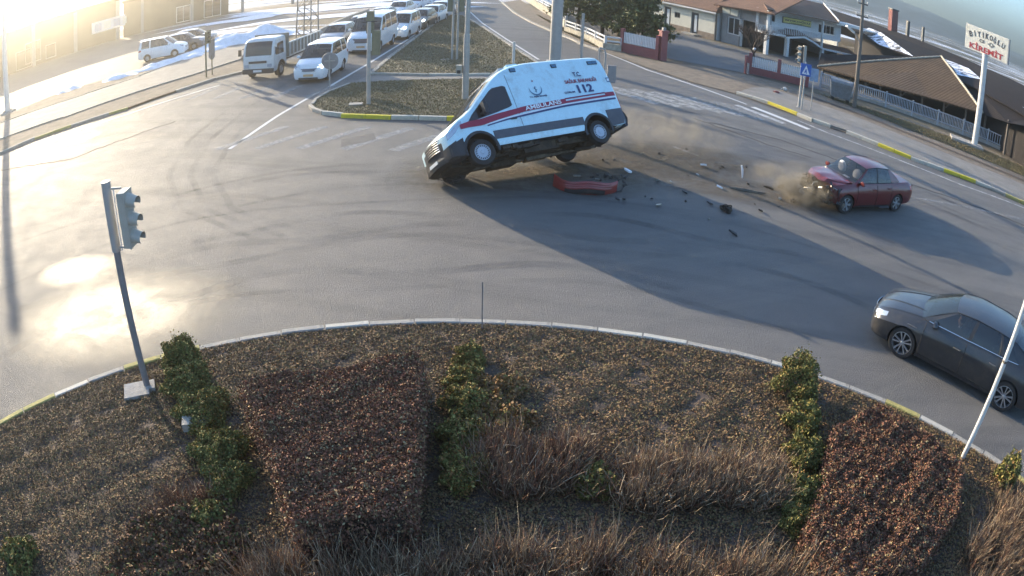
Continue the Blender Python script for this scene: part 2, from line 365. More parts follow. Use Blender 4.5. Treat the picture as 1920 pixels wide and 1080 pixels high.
sheet('yard', [(13.01, 60.67), (14.56, 59.32), (18.79, 53.88), (29.65, 61.61), (34.85, 54.39), (23.43, 39.10), (18.11, 40.53), (14.10, 41.63), (9.45, 43.50), (7.66, 45.76), (7.98, 52.95)], .02, 'yard_asphalt')
sheet('drain_strip', strip([(16.11, 37.57), (18.54, 34.65), (20.87, 31.87), (23.57, 29.53), (27.59, 26.94)], .5), .06, 'bed_soil')  # narrow dark brown strip between pavement and grass
sheet('grass_strip', [(17.69, 38.64), (19.32, 36.19), (21.62, 33.08), (24.39, 30.64), (28.55, 27.96), (30.84, 30.38), (28.22, 32.31), (24.87, 34.14), (21.73, 36.13), (18.58, 38.01)], .055, 'verge_grass')

# markings: solid edge lines, worn crossings
mk = MB()
strip_mesh(mk, [(-22.70, 24.86), (-19.09, 28.64), (-15.68, 33.38)], .16, .012, 'solid_paint')
strip_mesh(mk, [(-9.86, 21.54), (-9.52, 25.85), (-9.06, 29.30), (-8.77, 31.13), (-8.22, 36.70), (-7.62, 45.79), (-6.94, 63.14), (-7.43, 74.92)], .16, .012, 'solid_paint')
strip_mesh(mk, [(-2.93, 82.00), (0.15, 63.74), (2.36, 51.26), (5.29, 42.97), (6.93, 38.28), (9.66, 33.85), (10.83, 31.95)], .14, .012, 'solid_paint')
strip_mesh(mk, [(-7.58, 79.38), (-5.85, 71.03), (-3.21, 56.40), (-1.05, 47.02), (0.93, 39.06)], .14, .013, 'solid_paint')
strip_mesh(mk, [(12.89, 30.01), (13.88, 28.45), (16.93, 25.43), (19.20, 23.62), (22.95, 21.97)], .14, .012, 'road_paint')
mk.build('edge_lines', kind='structure')
mk = MB()
def zebra(c0_, c1_, d, n, wd, ln, mt, sk=0):
    for i in range(n):
        c = lerp(c0_, c1_, i/(n-1)); a = (c[0]-d[0]*ln/2, c[1]-d[1]*ln/2); b2 = (c[0]+d[0]*ln/2, c[1]+d[1]*ln/2)
        strip_mesh(mk, [a, b2], wd, .012, mt)
def nrm(a, b2): l = math.dist(a, b2); return ((b2[0]-a[0])/l, (b2[1]-a[1])/l)
dr = nrm((10.67, 31.02), (12.94, 28.51))
zebra((4.57, 31.15), (9.33, 30.44), dr, 6, .5, 4.0, 'zebra_paint'); zebra((9.33, 30.44), (10.19, 30.37), dr, 2, .38, 3.4, 'faint_paint')
strip_mesh(mk, [(10.11, 31.46), (11.73, 28.88)], .38, .012, 'road_paint'); strip_mesh(mk, [(11.00, 31.51), (12.90, 28.49)], .36, .012, 'solid_paint')
dl = nrm((-9.64, 22.32), (-8.87, 24.05))
zebra((-9.43, 22.87), (-2.97, 22.30), nrm((-6.10, 21.69), (-4.44, 24.02)), 5, .4, 3.2, 'faint_paint')
zebra((-15.87, 31.53), (-8.93, 30.13), (.25, 1.), 5, .4, 2.6, 'faint_paint')
strip_mesh(mk, [(5.27, 23.04), (5.99, 22.17)], .15, .012, 'road_paint')
strip_mesh(mk, [(14.57, 20.59), (16.97, 20.57), (21.22, 20.34)], .13, .012, 'faint_paint')
mk.build('crossing_stripes', kind='structure')
mk = MB()
mat('sealed_crack', (.03, .03, .031), .9, noise=.2, spec=.05)
def wig(P, n, a):
    o = []; T = poly_len(P)
    for i in range(n+1):
        (x, y), an = along(P, T*i/n); k = rnd.uniform(-a, a); o.append((x-math.sin(an)*k, y+math.cos(an)*k))
    return o
strip_mesh(mk, wig([(7.65, 27.18), (10.33, 25.80), (12.88, 23.43), (15.50, 22.09), (18.70, 20.58), (20.66, 19.50)], 60, .05), .07, .011, 'sealed_crack')
strip_mesh(mk, wig([(7.06, 27.62), (9.47, 24.73), (10.99, 23.72)], 30, .05), .06, .011, 'sealed_crack')
strip_mesh(mk, wig([(-22.77, 21.28), (-18.03, 21.67), (-16.35, 23.90), (-14.64, 26.12)], 40, .08), .07, .011, 'sealed_crack')
mk.build('sealed_cracks', kind='structure')
def tyre_mat():
    m, nt, b, v = base_mat('tyre_marks'); n1 = noise_n(nt, v, .35, 6, .7); n2 = noise_n(nt, v, 6, 4, .7)
    a = nt.nodes.new('ShaderNodeMath'); a.operation = 'MULTIPLY'; nt.links.new(mrange(nt, n1, .4, .7, 0, .26), a.inputs[0]); nt.links.new(mrange(nt, n2, .3, .65, .4, 1), a.inputs[1]); nt.links.new(a.outputs[0], b.inputs['Alpha'])
    b.inputs['Base Color'].default_value = (.045, .044, .045, 1); b.inputs['Roughness'].default_value = .8; b.inputs['Specular IOR Level'].default_value = .1
tyre_mat(); mk = MB(); r1 = random.Random(12)
def arc(r_, a0, a1, wd, z): strip_mesh(mk, [((r_+.25*math.sin(k*.4+r_))*math.sin(R(a0+(a1-a0)*k/40)), (r_+.25*math.sin(k*.4+r_))*math.cos(R(a0+(a1-a0)*k/40))) for k in range(41)], wd, z, 'tyre_marks')
for k in range(9):
    r_ = 12.6+k*.95+r1.uniform(-.3, .3); a0 = r1.uniform(-70, -20); arc(r_, a0, a0+r1.uniform(50, 110), r1.uniform(.16, .34), .0075+.0003*k)
for k in range(8):
    o_ = r1.uniform(-1.2, 9); strip_mesh(mk, wig([(26+o_*.35, 16-o_*.9), (16+o_*.2, 23-o_*.8), (8, 31-o_*.9), (0+o_*.3, 33-o_*1.1)], 30, .05), r1.uniform(.14, .3), .0105+.0002*k, 'tyre_marks')
for k in range(3): strip_mesh(mk, wig([(-12.5+k*1.1, 34), (-12.6+k*1.05, 28), (-12.3+k*1.0, 23), (-11.2+k*.9, 19), (-9+k*.8, 16), (-6+k*.7, 14.2+k*.2)], 26, .03), .22, .0122+.0002*k, 'tyre_marks')
mk.build('tyre_marks', kind='stuff')
mk = MB(); mat('repair_asphalt', (.095, .092, .09), .85, noise=.25, scale=3, bump=.5, bscale=40)
for P_ in ([(-5.88, 22.29), (-4.92, 23.05), (-4.66, 22.27), (-5.66, 21.43)],): mk.add([(x, y, .0125) for x, y in P_], [tuple(range(len(P_)))], 'repair_asphalt')
mk.build('repair_patches', kind='structure')

# smoother patches added to catch the sun as glare left of the junction
m, nt, b, v = base_mat('glare_asphalt')
n1 = noise_n(nt, v, .9, 7, .7, dist=.4); uvn = nt.nodes.new('ShaderNodeUVMap'); gr = nt.nodes.new('ShaderNodeTexGradient'); gr.gradient_type = 'SPHERICAL'; mp = nt.nodes.new('ShaderNodeMapping'); mp.inputs['Location'].default_value = (-1, -1, 0); mp.inputs['Scale'].default_value = (2, 2, 1); nt.links.new(uvn.outputs[0], mp.inputs[0]); nt.links.new(mp.outputs[0], gr.inputs[0])
a1 = nt.nodes.new('ShaderNodeMath'); a1.operation = 'MULTIPLY'; nt.links.new(mrange(nt, n1, .3, .6, .25, 1), a1.inputs[0]); nt.links.new(mrange(nt, gr.outputs[0], 0, .7), a1.inputs[1]); nt.links.new(a1.outputs[0], b.inputs['Alpha'])
b.inputs['Base Color'].default_value = (.07, .068, .066, 1); b.inputs['Roughness'].default_value = .36; b.inputs['Specular IOR Level'].default_value = .5; bump_n(nt, b, noise_n(nt, v, 42, 3, .85), .9, .03)
def glare_quad(c, a, b2, ang, z):
    me = bpy.data.meshes.new('glare_patch'); ca, sa = math.cos(ang), math.sin(ang); me.from_pydata([(c[0]+x*a*ca-y*b2*sa, c[1]+x*a*sa+y*b2*ca, z) for x, y in ((-1, -1), (1, -1), (1, 1), (-1, 1))], [], [(0, 1, 2, 3)]); uv = me.uv_layers.new(name='UVMap')
    for i, q_ in enumerate([(0, 0), (1, 0), (1, 1), (0, 1)]): uv.data[i].uv = q_
    me.materials.append(MATS['glare_asphalt']); o = bpy.data.objects.new('glare_patch', me); COL.objects.link(o); o['kind'] = 'stuff'
glare_quad((-10.52, 12.30), 1.6, 1.0, R(10), .013); glare_quad((-9.10, 10.69), .9, .5, R(5), .017); glare_quad((-8.18, 10.46), 3.4, 2.2, R(20), .009)
# roundabout bed
BC = (-.08, .10); BR = 10.77
NR = 84
ring = [(BC[0]+BR*math.sin(2*math.pi*i/NR), BC[1]+BR*math.cos(2*math.pi*i/NR)) for i in range(NR+1)]
bear = lambda q: math.degrees(math.atan2(q[0]-BC[0], q[1]-BC[1]))
yellow = [(bear(a), bear(c)) for a, c in (((-8.67, 6.30), (-7.91, 7.53)), ((-6.80, 8.53), (-5.62, 9.62)), ((6.60, 8.77), (7.25, 8.16)), ((8.75, 6.40), (9.09, 5.72)))]
def ring_mat(i):   # stones counted clockwise from straight ahead
    d = (i+.5)*360/NR; d = d-360 if d > 180 else d
    if any(a <= d <= c for a, c in yellow): return 'kerb_faded_yellow'
    return 'kerb_white' if i % 7 == 3 or 10 <= d <= 30 and (i//2) % 2 else 'kerb_faded'
kerb('kerb', ring, ring_mat, poly_len(ring)/NR, wd=.14, h=.14)
# raised bumpy soil
def bed_h(x, y):
    d = math.hypot(x-BC[0], y-BC[1]); t = max(0, 1-d/BR)
    return .10+.25*min(1, t*2.2)+.03*math.sin(x*2.1+y*1.3)*min(1, t*6)+.02*math.sin(x*5.3-y*4.1)*min(1, t*6)
P = []
for i in range(26):
    r_ = (BR-.07)*(1-i/25); P.append([])
    for k in range(120):
        a = 2*math.pi*k/120; x, y = BC[0]+r_*math.sin(a), BC[1]+r_*math.cos(a); P[-1].append((x, y, bed_h(x, y)))
b_ = MB(); b_.grid(P, 'bed_soil', close=True); b_.build('flower_bed_soil', kind='structure', sharp=80)

# ------------------------------------------------------------ vehicle materials
def paint(name, col, rough=.35, dirt=None, amt=.35, flake=.04, metal=0., coat=.6):
    return mat(name, col, rough, metal, noise=flake, scale=9, coat=coat, dirt=dirt or (.2, .17, .13), dirt_scale=2.2, dirt_amt=amt)
paint('ambulance_white', (.54, .74, .80), .36, amt=.42)
paint('van_white', (.74, .76, .77), .4, amt=.25)
paint('car_silver', (.38, .39, .41), .35, amt=.2, metal=.3)
paint('car_dark', (.055, .058, .065), .3, amt=.3)
paint('car_red', (.125, .011, .010), .3, dirt=(.07, .045, .035), amt=.5)
paint('car_grey', (.030, .031, .034), .32, dirt=(.10, .085, .065), amt=.6, coat=.6, metal=.1)
paint('truck_white', (.62, .62, .6), .5, amt=.5)
mat('black_plastic', (.028, .029, .033), .6, noise=.15, dirt=(.11, .09, .07), dirt_scale=3, dirt_amt=.5)
mat('grey_cladding', (.075, .08, .095), .6, noise=.1, dirt=(.16, .13, .1), dirt_scale=3, dirt_amt=.3)
mat('underbody', (.035, .027, .02), .85, noise=.5, scale=8, bump=.6, bscale=25, dirt=(.17, .12, .075), dirt_scale=3, dirt_amt=.95)
mat('rubber', (.022, .021, .021), .85, noise=.2, scale=12, dirt=(.08, .065, .05), dirt_scale=4, dirt_amt=.5)
mat('alloy', (.45, .45, .46), .35, .7, noise=.1, dirt=(.12, .09, .07), dirt_scale=5, dirt_amt=.5)
mat('hubcap', (.42, .46, .52), .45, .1, noise=.1, dirt=(.2, .17, .13), dirt_scale=5, dirt_amt=.4)
mat('wheel_black', (.012, .012, .013), .7, noise=.1)
mat('chrome', (.7, .7, .7), .18, .95, noise=.03)
mat('lamp_clear', (.45, .5, .56), .12, 0.3, noise=.1, scale=20, coat=1.)
mat('lamp_red', (.35, .01, .01), .2, noise=.1, coat=1.)
mat('lamp_lit', (.9, .95, 1), .2, emit=((.85, .95, 1), 1.6))
mat('mark_red', (.30, .018, .05), .45, noise=.05); mat('mark_blue', (.035, .045, .14), .45, noise=.05); mat('mark_white', (.8, .8, .82), .45, noise=.03)
mat('mark_cyan', (.06, .16, .26), .4, noise=.05)
mat('plate_white', (.7, .7, .68), .5, noise=.05); mat('plate_yellow', (.6, .38, .2), .5, noise=.05); mat('mark_black', (.02, .02, .02), .5)
mat('seat_fabric', (.05, .045, .045), .9, noise=.2); mat('airbag', (.55, .53, .5), .9, noise=.1, scale=8, bump=.3)
mat('dash', (.03, .03, .033), .7)
def glass(name, col, alpha, rough=.04):
    m, nt, b, v = base_mat(name); b.inputs['Base Color'].default_value = (*col, 1); b.inputs['Roughness'].default_value = rough
    b.inputs['Alpha'].default_value = alpha; b.inputs['Specular IOR Level'].default_value = .9; return m
glass('tinted_glass', (.018, .022, .026), .86); glass('windshield_glass', (.03, .04, .045), .6); glass('dark_glass', (.02, .018, .02), .95)

def interp(xs, ys, x):
    if x >= xs[0]: return ys[0]
    for i in range(len(xs)-1):
        if x >= xs[i+1]:
            t = (xs[i]-x)/(xs[i]-xs[i+1]); return ys[i]+(ys[i+1]-ys[i])*t
    return ys[-1]
def pchip(xs, ys, x):
    """monotone cubic; xs descending"""
    n = len(xs)
    if x >= xs[0]: return ys[0]
    if x <= xs[-1]: return ys[-1]
    d = [(ys[i+1]-ys[i])/(xs[i+1]-xs[i]) for i in range(n-1)]
    def slope(i):
        if i == 0: return d[0]
        if i == n-1: return d[-1]
        return 0 if d[i-1]*d[i] <= 0 else 2*d[i-1]*d[i]/(d[i-1]+d[i])
    for i in range(n-1):
        if x >= xs[i+1]:
            h = xs[i+1]-xs[i]; t = (x-xs[i])/h; m0, m1 = slope(i), slope(i+1)
            return (2*t**3-3*t*t+1)*ys[i]+(t**3-2*t*t+t)*h*m0+(-2*t**3+3*t*t)*ys[i+1]+(t**3-t*t)*h*m1
class Loft:
    """closed body swept along x; stations (x, z_bottom, z_shoulder, z_centre, half_width, half_width_at_shoulder)"""
    def __init__(s, st, kind='car'):
        s.xs = [q[0] for q in st]; s.st = st; s.kind = kind
    def at(s, x): return [pchip(s.xs, [q[k] for q in s.st], x) for k in range(1, 6)]
    def sec(s, x):
        zb, zs, zc, w_, wt = s.at(x); h = zs-zb
        if s.kind == 'car':
            return [(0, zb), (.75*w_, zb), (.93*w_, zb+.03), (.985*w_, zb+.22*h), (w_, zb+.5*h), (.995*w_, zb+.72*h), (.35*w_+.65*wt, zb+.93*h), (wt, zs), (.82*wt, zs+.42*(zc-zs)), (.45*wt, zs+.86*(zc-zs)), (0, zc)]
        g = lambda z: w_*(1-.12*max(0, (z-1.15)/1.5)**1.25)
        r = .13 if zc > 1.6 else .10
        zz = [zb+f*(zs-zb) for f in (0, .08, .25, .42, .6, .78, .9, 1)]
        o = [(0, zb), (.8*w_, zb)]+[(g(z)*(.97 if i == 0 else 1), z+(.03 if i == 0 else 0)) for i, z in enumerate(zz)]
        ye = g(zz[-1]); rz = zc-zs
        for a in (30, 60, 90): o.append((ye-r*(1-math.cos(R(a))), zs+rz*.8*math.sin(R(a))))
        o += [(ye*.5, zs+rz*.95), (0, zc)]
        return o
    def side_y(s, x, z):
        S = s.sec(x)
        for i in range(1, len(S)-1):
            if S[i+1][1] >= z >= S[i][1] and S[i+1][1] > S[i][1]:
                t = (z-S[i][1])/(S[i+1][1]-S[i][1]); return S[i][0]+(S[i+1][0]-S[i][0])*t
        return max(q[0] for q in S)
    def full(s, x):
        S = s.sec(x); return [(x, y, z) for y, z in S]+[(x, -y, z) for y, z in S[-2:0:-1]]
    def mb(s, n, mt, xa=None, xb=None):
        xa = s.xs[0] if xa is None else xa; xb = s.xs[-1] if xb is None else xb
        ss = sorted(set([round(xa+(xb-xa)*i/n, 4) for i in range(n+1)]+[q for q in s.xs if xb <= q <= xa]), reverse=True)
        P = [s.full(x) for x in ss]; b_ = MB(); b_.grid(P, mt, close=True)
        k = len(P[0]); o = 0
        b_.f.append(tuple(range(k))); b_.mi.append(b_.m(mt)); b_.smooth.append(False)
        e = (len(P)-1)*k; b_.f.append(tuple(e+i for i in range(k))); b_.mi.append(b_.m(mt)); b_.smooth.append(False)
        return b_
    def band(s, b_, xs, zlo, zhi, mt, off=.006, n=10, rows=3, side=1):
        """thin panel lying on the flank between two height curves"""
        P = []
        for i in range(n+1):
            x = xs[0]+(xs[-1]-xs[0])*i/n; lo, hi = interp(xs, zlo, x), interp(xs, zhi, x)
            P.append([(x, side*(s.side_y(x, lo+(hi-lo)*j/rows)+off), lo+(hi-lo)*j/rows) for j in range(rows+1)])
        inner = [[(p[0], p[1]-side*(abs(off)+.012), p[2]) for p in r_] for r_ in P]
        b_.grid(P, mt)
        ring = P[0]+[r_[-1] for r_ in P[1:]]+P[-1][-2::-1]+[r_[0] for r_ in P[-2:0:-1]]
        rin = inner[0]+[r_[-1] for r_ in inner[1:]]+inner[-1][-2::-1]+[r_[0] for r_ in inner[-2:0:-1]]
        b_.grid([ring, rin], mt, smooth=False, close=True)
        return b_
    def crown(s, b_, xa, xb, ya, yb, mt, off=.006, n=8, m_=8, ycurve=None):
        """thin panel lying on the upward surface; ya..yb as fractions of the half width, xa/xb may be functions of the fraction"""
        P = []
        for i in range(n+1):
            row = []
            for j in range(m_+1):
                f = ya+(yb-ya)*j/m_; a = xa(f) if callable(xa) else xa; c = xb(f) if callable(xb) else xb; x = a+(c-a)*i/n
                S = s.sec(x); top = [q for q in S[len(S)//2:]]; yy = abs(f)*S[7 if s.kind == 'car' else 9][0]; z = top[-1][1]
                for k in range(len(top)-1):
                    if top[k][0] >= yy >= top[k+1][0] and top[k][0] > top[k+1][0]:
                        t = (top[k][0]-yy)/(top[k][0]-top[k+1][0]); z = top[k][1]+(top[k+1][1]-top[k][1])*t; break
                row.append((x, yy*(1 if f >= 0 else -1), z+off))
            P.append(row)
        b_.grid(P, mt); return b_
def carve(b_, name, cuts, parent, sharp=32, mt_cut='wheel_black'):
    """cut the wheel wells out of a body: cuts = (x, y0, y1, z, r)"""
    o = b_.build(name, None, sharp=180); o.data.materials.append(MATS[mt_cut])
    for (x, y0, y1, z, r_) in cuts:
        c = MB(); c.tube([(x, y0, z), (x, y1, z)], r_, mt_cut, n=28, smooth=False); co = c.build('cut')
        md = o.modifiers.new('b', 'BOOLEAN'); md.operation = 'DIFFERENCE'; md.object = co; md.solver = 'EXACT'; md.material_mode = 'TRANSFER'
    dg = bpy.context.evaluated_depsgraph_get(); me = bpy.data.meshes.new_from_object(o.evaluated_get(dg))
    for md in list(o.modifiers):
        c = md.object; o.modifiers.remove(md); bpy.data.objects.remove(c)
    o.data = me; me.name = name
    me.polygons.foreach_set('use_smooth', [True]*len(me.polygons)); me.set_sharp_from_angle(angle=R(sharp))
    o.parent = parent; return o
WH = {}
def wheel_meshes(r, wd, style):
    k = (r, wd, style)
    if k in WH: return WH[k]
    ri = r*(.70 if style == 'alloy10' else .66 if style == 'alloy6' else .58)
    t = MB(); h = wd/2
    t.lathe([(ri, -h*.8), (ri*1.05, -h), (r*.93, -h), (r*.985, -h*.8), (r, -h*.5), (r, h*.5), (r*.985, h*.8), (r*.93, h), (ri*1.05, h), (ri, h*.8)], axis='Y', n=32, mt='rubber')
    t.lathe([(.0001, -h*.75), (ri, -h*.8)], axis='Y', n=24, mt='underbody'); tm = t.mesh('wheel')
    b_ = MB(); rm = 'hubcap' if style == 'hub' else 'alloy'
    if style == 'plain':
        b_.lathe([(.0001, h*.75), (ri*.4, h*.72), (ri*.55, h*.55), (ri*.95, h*.6), (ri, h*.85)], axis='Y', n=20, mt='alloy')
        for q in range(8):
            a = q*math.pi/4; b_.lathe([(.0001, h*.63), (ri*.11, h*.63)], c=(ri*.72*math.cos(a), 0, ri*.72*math.sin(a)), axis='Y', n=6, mt='wheel_black')
    elif style == 'hub':
        b_.lathe([(.0001, h*1.02), (ri*.2, h*1.02), (ri*.3, h*.86), (ri*.66, h*.92), (ri*.97, h*.88), (ri*1.02, h*1.02), (ri*1.06, h*.95)], axis='Y', n=32, mt=rm)
        for q in range(20):
            a = q*math.pi/10; b_.box((ri*.82*math.cos(a), h*.93, ri*.82*math.sin(a)), (ri*.2, .012, ri*.11), 'wheel_black', M=Matrix.Rotation(-a, 3, 'Y'))
    else:
        n = 10 if style == 'alloy10' else 6
        b_.lathe([(ri, -h*.7), (ri*.99, h*.6), (ri*1.0, h*.98), (ri*1.05, h*.95)], axis='Y', n=32, mt='alloy')
        b_.lathe([(.0001, h*.1), (ri*.98, h*.1)], axis='Y', n=24, mt='wheel_black')
        b_.lathe([(.0001, h*.95), (ri*.13, h*.95), (ri*.2, h*.8), (ri*.2, h*.3)], axis='Y', n=16, mt='alloy')
        for q in range(n):
            a = q*2*math.pi/n+.15*(q % 2 if n == 10 else 0); w0, w1 = (ri*.055, ri*.075) if n == 10 else (ri*.14, ri*.2)
            M_ = Matrix.Rotation(-a, 3, 'Y'); vs = []
            for x_, hw, yy in ((ri*.12, w0, h*.85), (ri*.55, w0, h*.8), (ri*.985, w1, h*.9)):
                for dz, dy in ((-hw, -h*.35), (-hw, 0), (hw, 0), (hw, -h*.35)): vs.append(M_ @ Vector((x_, yy+dy, dz)))
            b_.add(vs, [(i*4+j, i*4+j+1, i*4+j+5, i*4+j+4) for i in range(2) for j in range(3)]+[(8, 9, 10, 11)], 'alloy')
    WH[k] = (tm, b_.mesh('rim')); return WH[k]
def wheel(parent, c, r, wd, style, side, steer=0., spin=0.):
    tm, rm = wheel_meshes(r, wd, style)
    o = bpy.data.objects.new('wheel', tm); COL.objects.link(o); o.parent = parent; o.location = c
    o.rotation_euler = (0, spin, steer+(0 if side > 0 else math.pi))
    q = bpy.data.objects.new('rim', rm); COL.objects.link(q); q.parent = o
    return o
def side_glass(b_, B0, T0, B1, T1, mt, side=1, bulge=.02, n=4, m_=4, off=0.):
    P = []
    for i in range(n+1):
        row = []
        for j in range(m_+1):
            t = j/m_; a = lerp(B0, T0, t); c = lerp(B1, T1, t); p = lerp(a, c, i/n)
            row.append((p[0], side*(p[1]+bulge*4*t*(1-t)+off), p[2]))
        P.append(row)
    return b_.grid(P, mt)
def cross_glass(b_, B, T, mt, bow_b=.12, bow_t=.05, bulge=.02, n=5, m_=10, off=0.):
    """window across the car; bow>0 pushes the centre forward"""
    P = []
    for i in range(n+1):
        t = i/n; row = []
        for j in range(m_+1):
            f = -1+2*j/m_; p = lerp(B, T, t); bow = (bow_b*(1-t)+bow_t*t)*(1-f*f)
            row.append((p[0]+bow, f*p[1], p[2]+bulge*4*t*(1-t)+.035*t*(1-f*f)+off))
        P.append(row)
    return b_.grid(P, mt)

def make_car(name, label, cat, st, G_, paint_, wheels, wstyle='plain', group=None, doors=(), detail=2, glassm='tinted_glass', wsm='windshield_glass', grille=None, lights=None, handles=(), lit=False, plate='plate_white', sill=None, mirrors=True, cabin_n=5, hoodline=None, heads=True):
    root = thing(name, label, cat, group=group)
    lf = Loft(st); L_ = -st[-1][0]
    b_ = lf.mb(34 if detail > 1 else 22, paint_)
    # dark deck inside the cabin, painted elsewhere
    xb0, xb1 = G_['B'][0][0], G_['B'][-1][0]
    for i, f in enumerate(b_.f):
        xs = [b_.v[k][0] for k in f]; zs = [b_.v[k][2] for k in f]; ys = [abs(b_.v[k][1]) for k in f]
        if len(f) == 4 and max(xs) < xb0-.02 and min(xs) > xb1+.05:
            S = lf.sec(sum(xs)/4)
            if min(zs) >= S[7][1]-.012 and max(ys) <= S[7][0]+.01: b_.mi[i] = b_.m('dash')
    r_, wd, fx, rx, tr = wheels
    wy = tr/2
    body = carve(b_, 'body', [(x, y0, y1, r_*1.0, r_*1.13) for x in (fx, rx) for y0, y1 in ((wy-wd*.75, 1.3), (-1.3, -wy+wd*.75))], root)
    for x in (fx, rx):
        for s_2 in (1, -1): wheel(root, (x, s_2*(wy-.012), r_), r_, wd, wstyle, s_2, spin=rnd.uniform(0, 6), steer=G_.get('steer', 0) if x == fx else 0)
    b2 = MB()
    for x in (fx, rx): b2.tube([(x, -wy, r_), (x, wy, r_)], .05, 'underbody')
    b2.box(((fx+rx)/2, 0, lf.at((fx+rx)/2)[0]+.0), (rx-fx-.7 if rx > fx else fx-rx-.8, 1.1, .12), 'underbody'); b2.build('underbody', root)
    # greenhouse
    B, T, K = G_['B'], G_['T'], G_['K']
    for i, k in enumerate(K):
        if k == 'g': continue
        for s_2 in (1, -1): fr = MB(); side_glass(fr, B[i], T[i], B[i+1], T[i+1], paint_ if k == 'p' else 'black_plastic', s_2); fr.build('pillar', root)
    # roof
    P = []; xs = [T[0][0]+(T[-1][0]-T[0][0])*i/12 for i in range(13)]; tx = [q[0] for q in T]
    for i, x in enumerate(xs):
        y, z = pchip(tx, [q[1] for q in T], x), pchip(tx, [q[2] for q in T], x); t = i/12; row = []
        for j in range(11):
            f = -1+.2*j; bow = G_.get('bt', .05)*(1-f*f)*(1-t)**4 - G_.get('brt', .04)*(1-f*f)*t**4
            row.append((x+bow, f*y, z+G_.get('crown', .045)*(1-abs(f)**2.2)))
        P.append(row)
    roof = MB(); roof.grid(P, G_.get('roofm', paint_)); roof.build('roof', root)
    w_ = MB(); cross_glass(w_, B[0], T[0], wsm, G_.get('bb', .14), G_.get('bt', .05)); w_.build('windshield', root)
    w_ = MB(); cross_glass(w_, B[-1], T[-1], glassm, -G_.get('brb', .08), -G_.get('brt', .04)); w_.build('rear_window', root)
    for i, k in enumerate(K):
        if k != 'g': continue
        for s_2 in (1, -1):
            w_ = MB(); side_glass(w_, B[i], T[i], B[i+1], T[i+1], glassm, s_2); w_.build('window', root)
    if detail > 1:
        # belt trims, door panels with handles, seats
        for s_2 in (1, -1):
            for (xa, xc, za, zc_, hx, hz) in doors:
                d_ = MB(); n = 8; lf.band(d_, [xa, xc], [za, za], [zc_, zc_+.01], paint_, .007, n, 6, s_2); dd = d_.build('door', root)
                h_ = MB(); h_.box((hx, s_2*(lf.side_y(hx, hz)+.03), hz), (.19, .03, .028), 'chrome' if handles == 'chrome' else paint_); h_.build('handle', dd)
            t_ = MB(); pts = [(q[0], s_2*(q[1]+.006), q[2]+.005) for q in B[1:-1]]; t_.tube(pts, .012, G_.get('trim', 'black_plastic'), n=6); t_.build('window_trim', root)
            t_ = MB(); pts = [(q[0], s_2*(q[1]+.004), q[2]+.002) for q in T]; t_.tube(pts, .013, 'black_plastic', n=6); t_.build('roof_trim', root)
            for i_, (xa, xc, za, zc_, hx, hz) in enumerate(doors):
                t_ = MB()
                for xx in ((xa+.012, xc-.012) if i_ == 0 else (xc-.012,)): t_.tube([(xx, s_2*(lf.side_y(xx, za+(zc_-za)*k/8)+.004), za+(zc_-za)*k/8) for k in range(9)], .008, 'wheel_black', n=4)
                t_.tube([(xa+(xc-xa)*k/8, s_2*(lf.side_y(xa+(xc-xa)*k/8, za-.012)+.003), za-.012) for k in range(9)], .007, 'wheel_black', n=4); o_ = t_.build('door_seam', root); o_['kind'] = 'stuff'
        if sill:
            for s_2 in (1, -1):
                t_ = MB(); lf.band(t_, sill[0], sill[1], sill[2], sill[3], .012, 10, 2, s_2); t_.build('sill', root)
    if detail > 0 and heads:
        for sx_, sy_ in [(G_['seat'], .37), (G_['seat'], -.37)]+([(G_['seat']-.85, .37), (G_['seat']-.85, -.37)] if detail > 1 else []):
            se = MB(); zb_ = B[1][2]-.12; se.box((sx_, sy_, zb_+.08), (.12, .44, .36), 'seat_fabric'); se.box((sx_-.02, sy_, zb_+.33), (.09, .24, .16), 'seat_fabric'); se.build('seat', root)
    if mirrors:
        for s_2 in (1, -1):
            mx, my, mz = G_['mirror']; m_2 = MB(); m_2.lathe([(.001, -.075), (.07, -.06), (.095, 0), (.085, .06), (.001, .075)], axis='X', n=12, mt=paint_); m_2.xf(Matrix.Translation((mx, s_2*(my+.08), mz)) @ Matrix.Diagonal((.8, 1.15, .8, 1)))
            m_2.tube([(mx, s_2*(my-.08), mz-.06), (mx, s_2*(my+.04), mz-.04)], .025, 'black_plastic'); m_2.build('mirror', root)
    if lights:
        for (xa, xc, za0, za1, zb0, zb1) in lights:
            for s_2 in (1, -1):
                h_ = MB(); lf.band(h_, [xa, xc], [za0, zb0], [za1, zb1], 'lamp_lit' if (lit and s_2 > 0) else 'lamp_clear', .008, 6, 2, s_2); h_.build('headlight', root)
    if grille:
        zc0, zc1, hw, gx = grille; g_ = MB()
        P = [[(gx-.10*abs(f)**2.5, f*hw, z) for f in [-1+.2*k for k in range(11)]] for z in (zc0, (zc0+zc1)/2, zc1)]
        g_.grid(P, 'black_plastic'); g0 = g_.build('grille', root)
        t_ = MB()
        for z in (zc0, zc0*.67+zc1*.33, zc0*.33+zc1*.67, zc1): t_.tube([(gx+.012-.10*abs(f)**2.5, f*hw, z) for f in [-1+.25*k for k in range(9)]], .010, 'chrome', n=5)
        t_.build('grille_bar', g0)
    px_, pz_ = G_.get('plate', (.02, .38)); p_ = MB(); p_.box((px_, 0, pz_), (.02, .52, .12), plate); p_.build('number_plate', root)
    # tail lamps
    xr = st[-1][0]
    for s_2 in (1, -1):
        zt_ = lf.at(xr+.1)[1]; h_ = MB(); lf.band(h_, [xr+.3, xr+.02], [zt_-.2, zt_-.24], [zt_-.06, zt_-.05], 'lamp_red', .008, 5, 2, s_2); h_.build('tail_lamp', root)
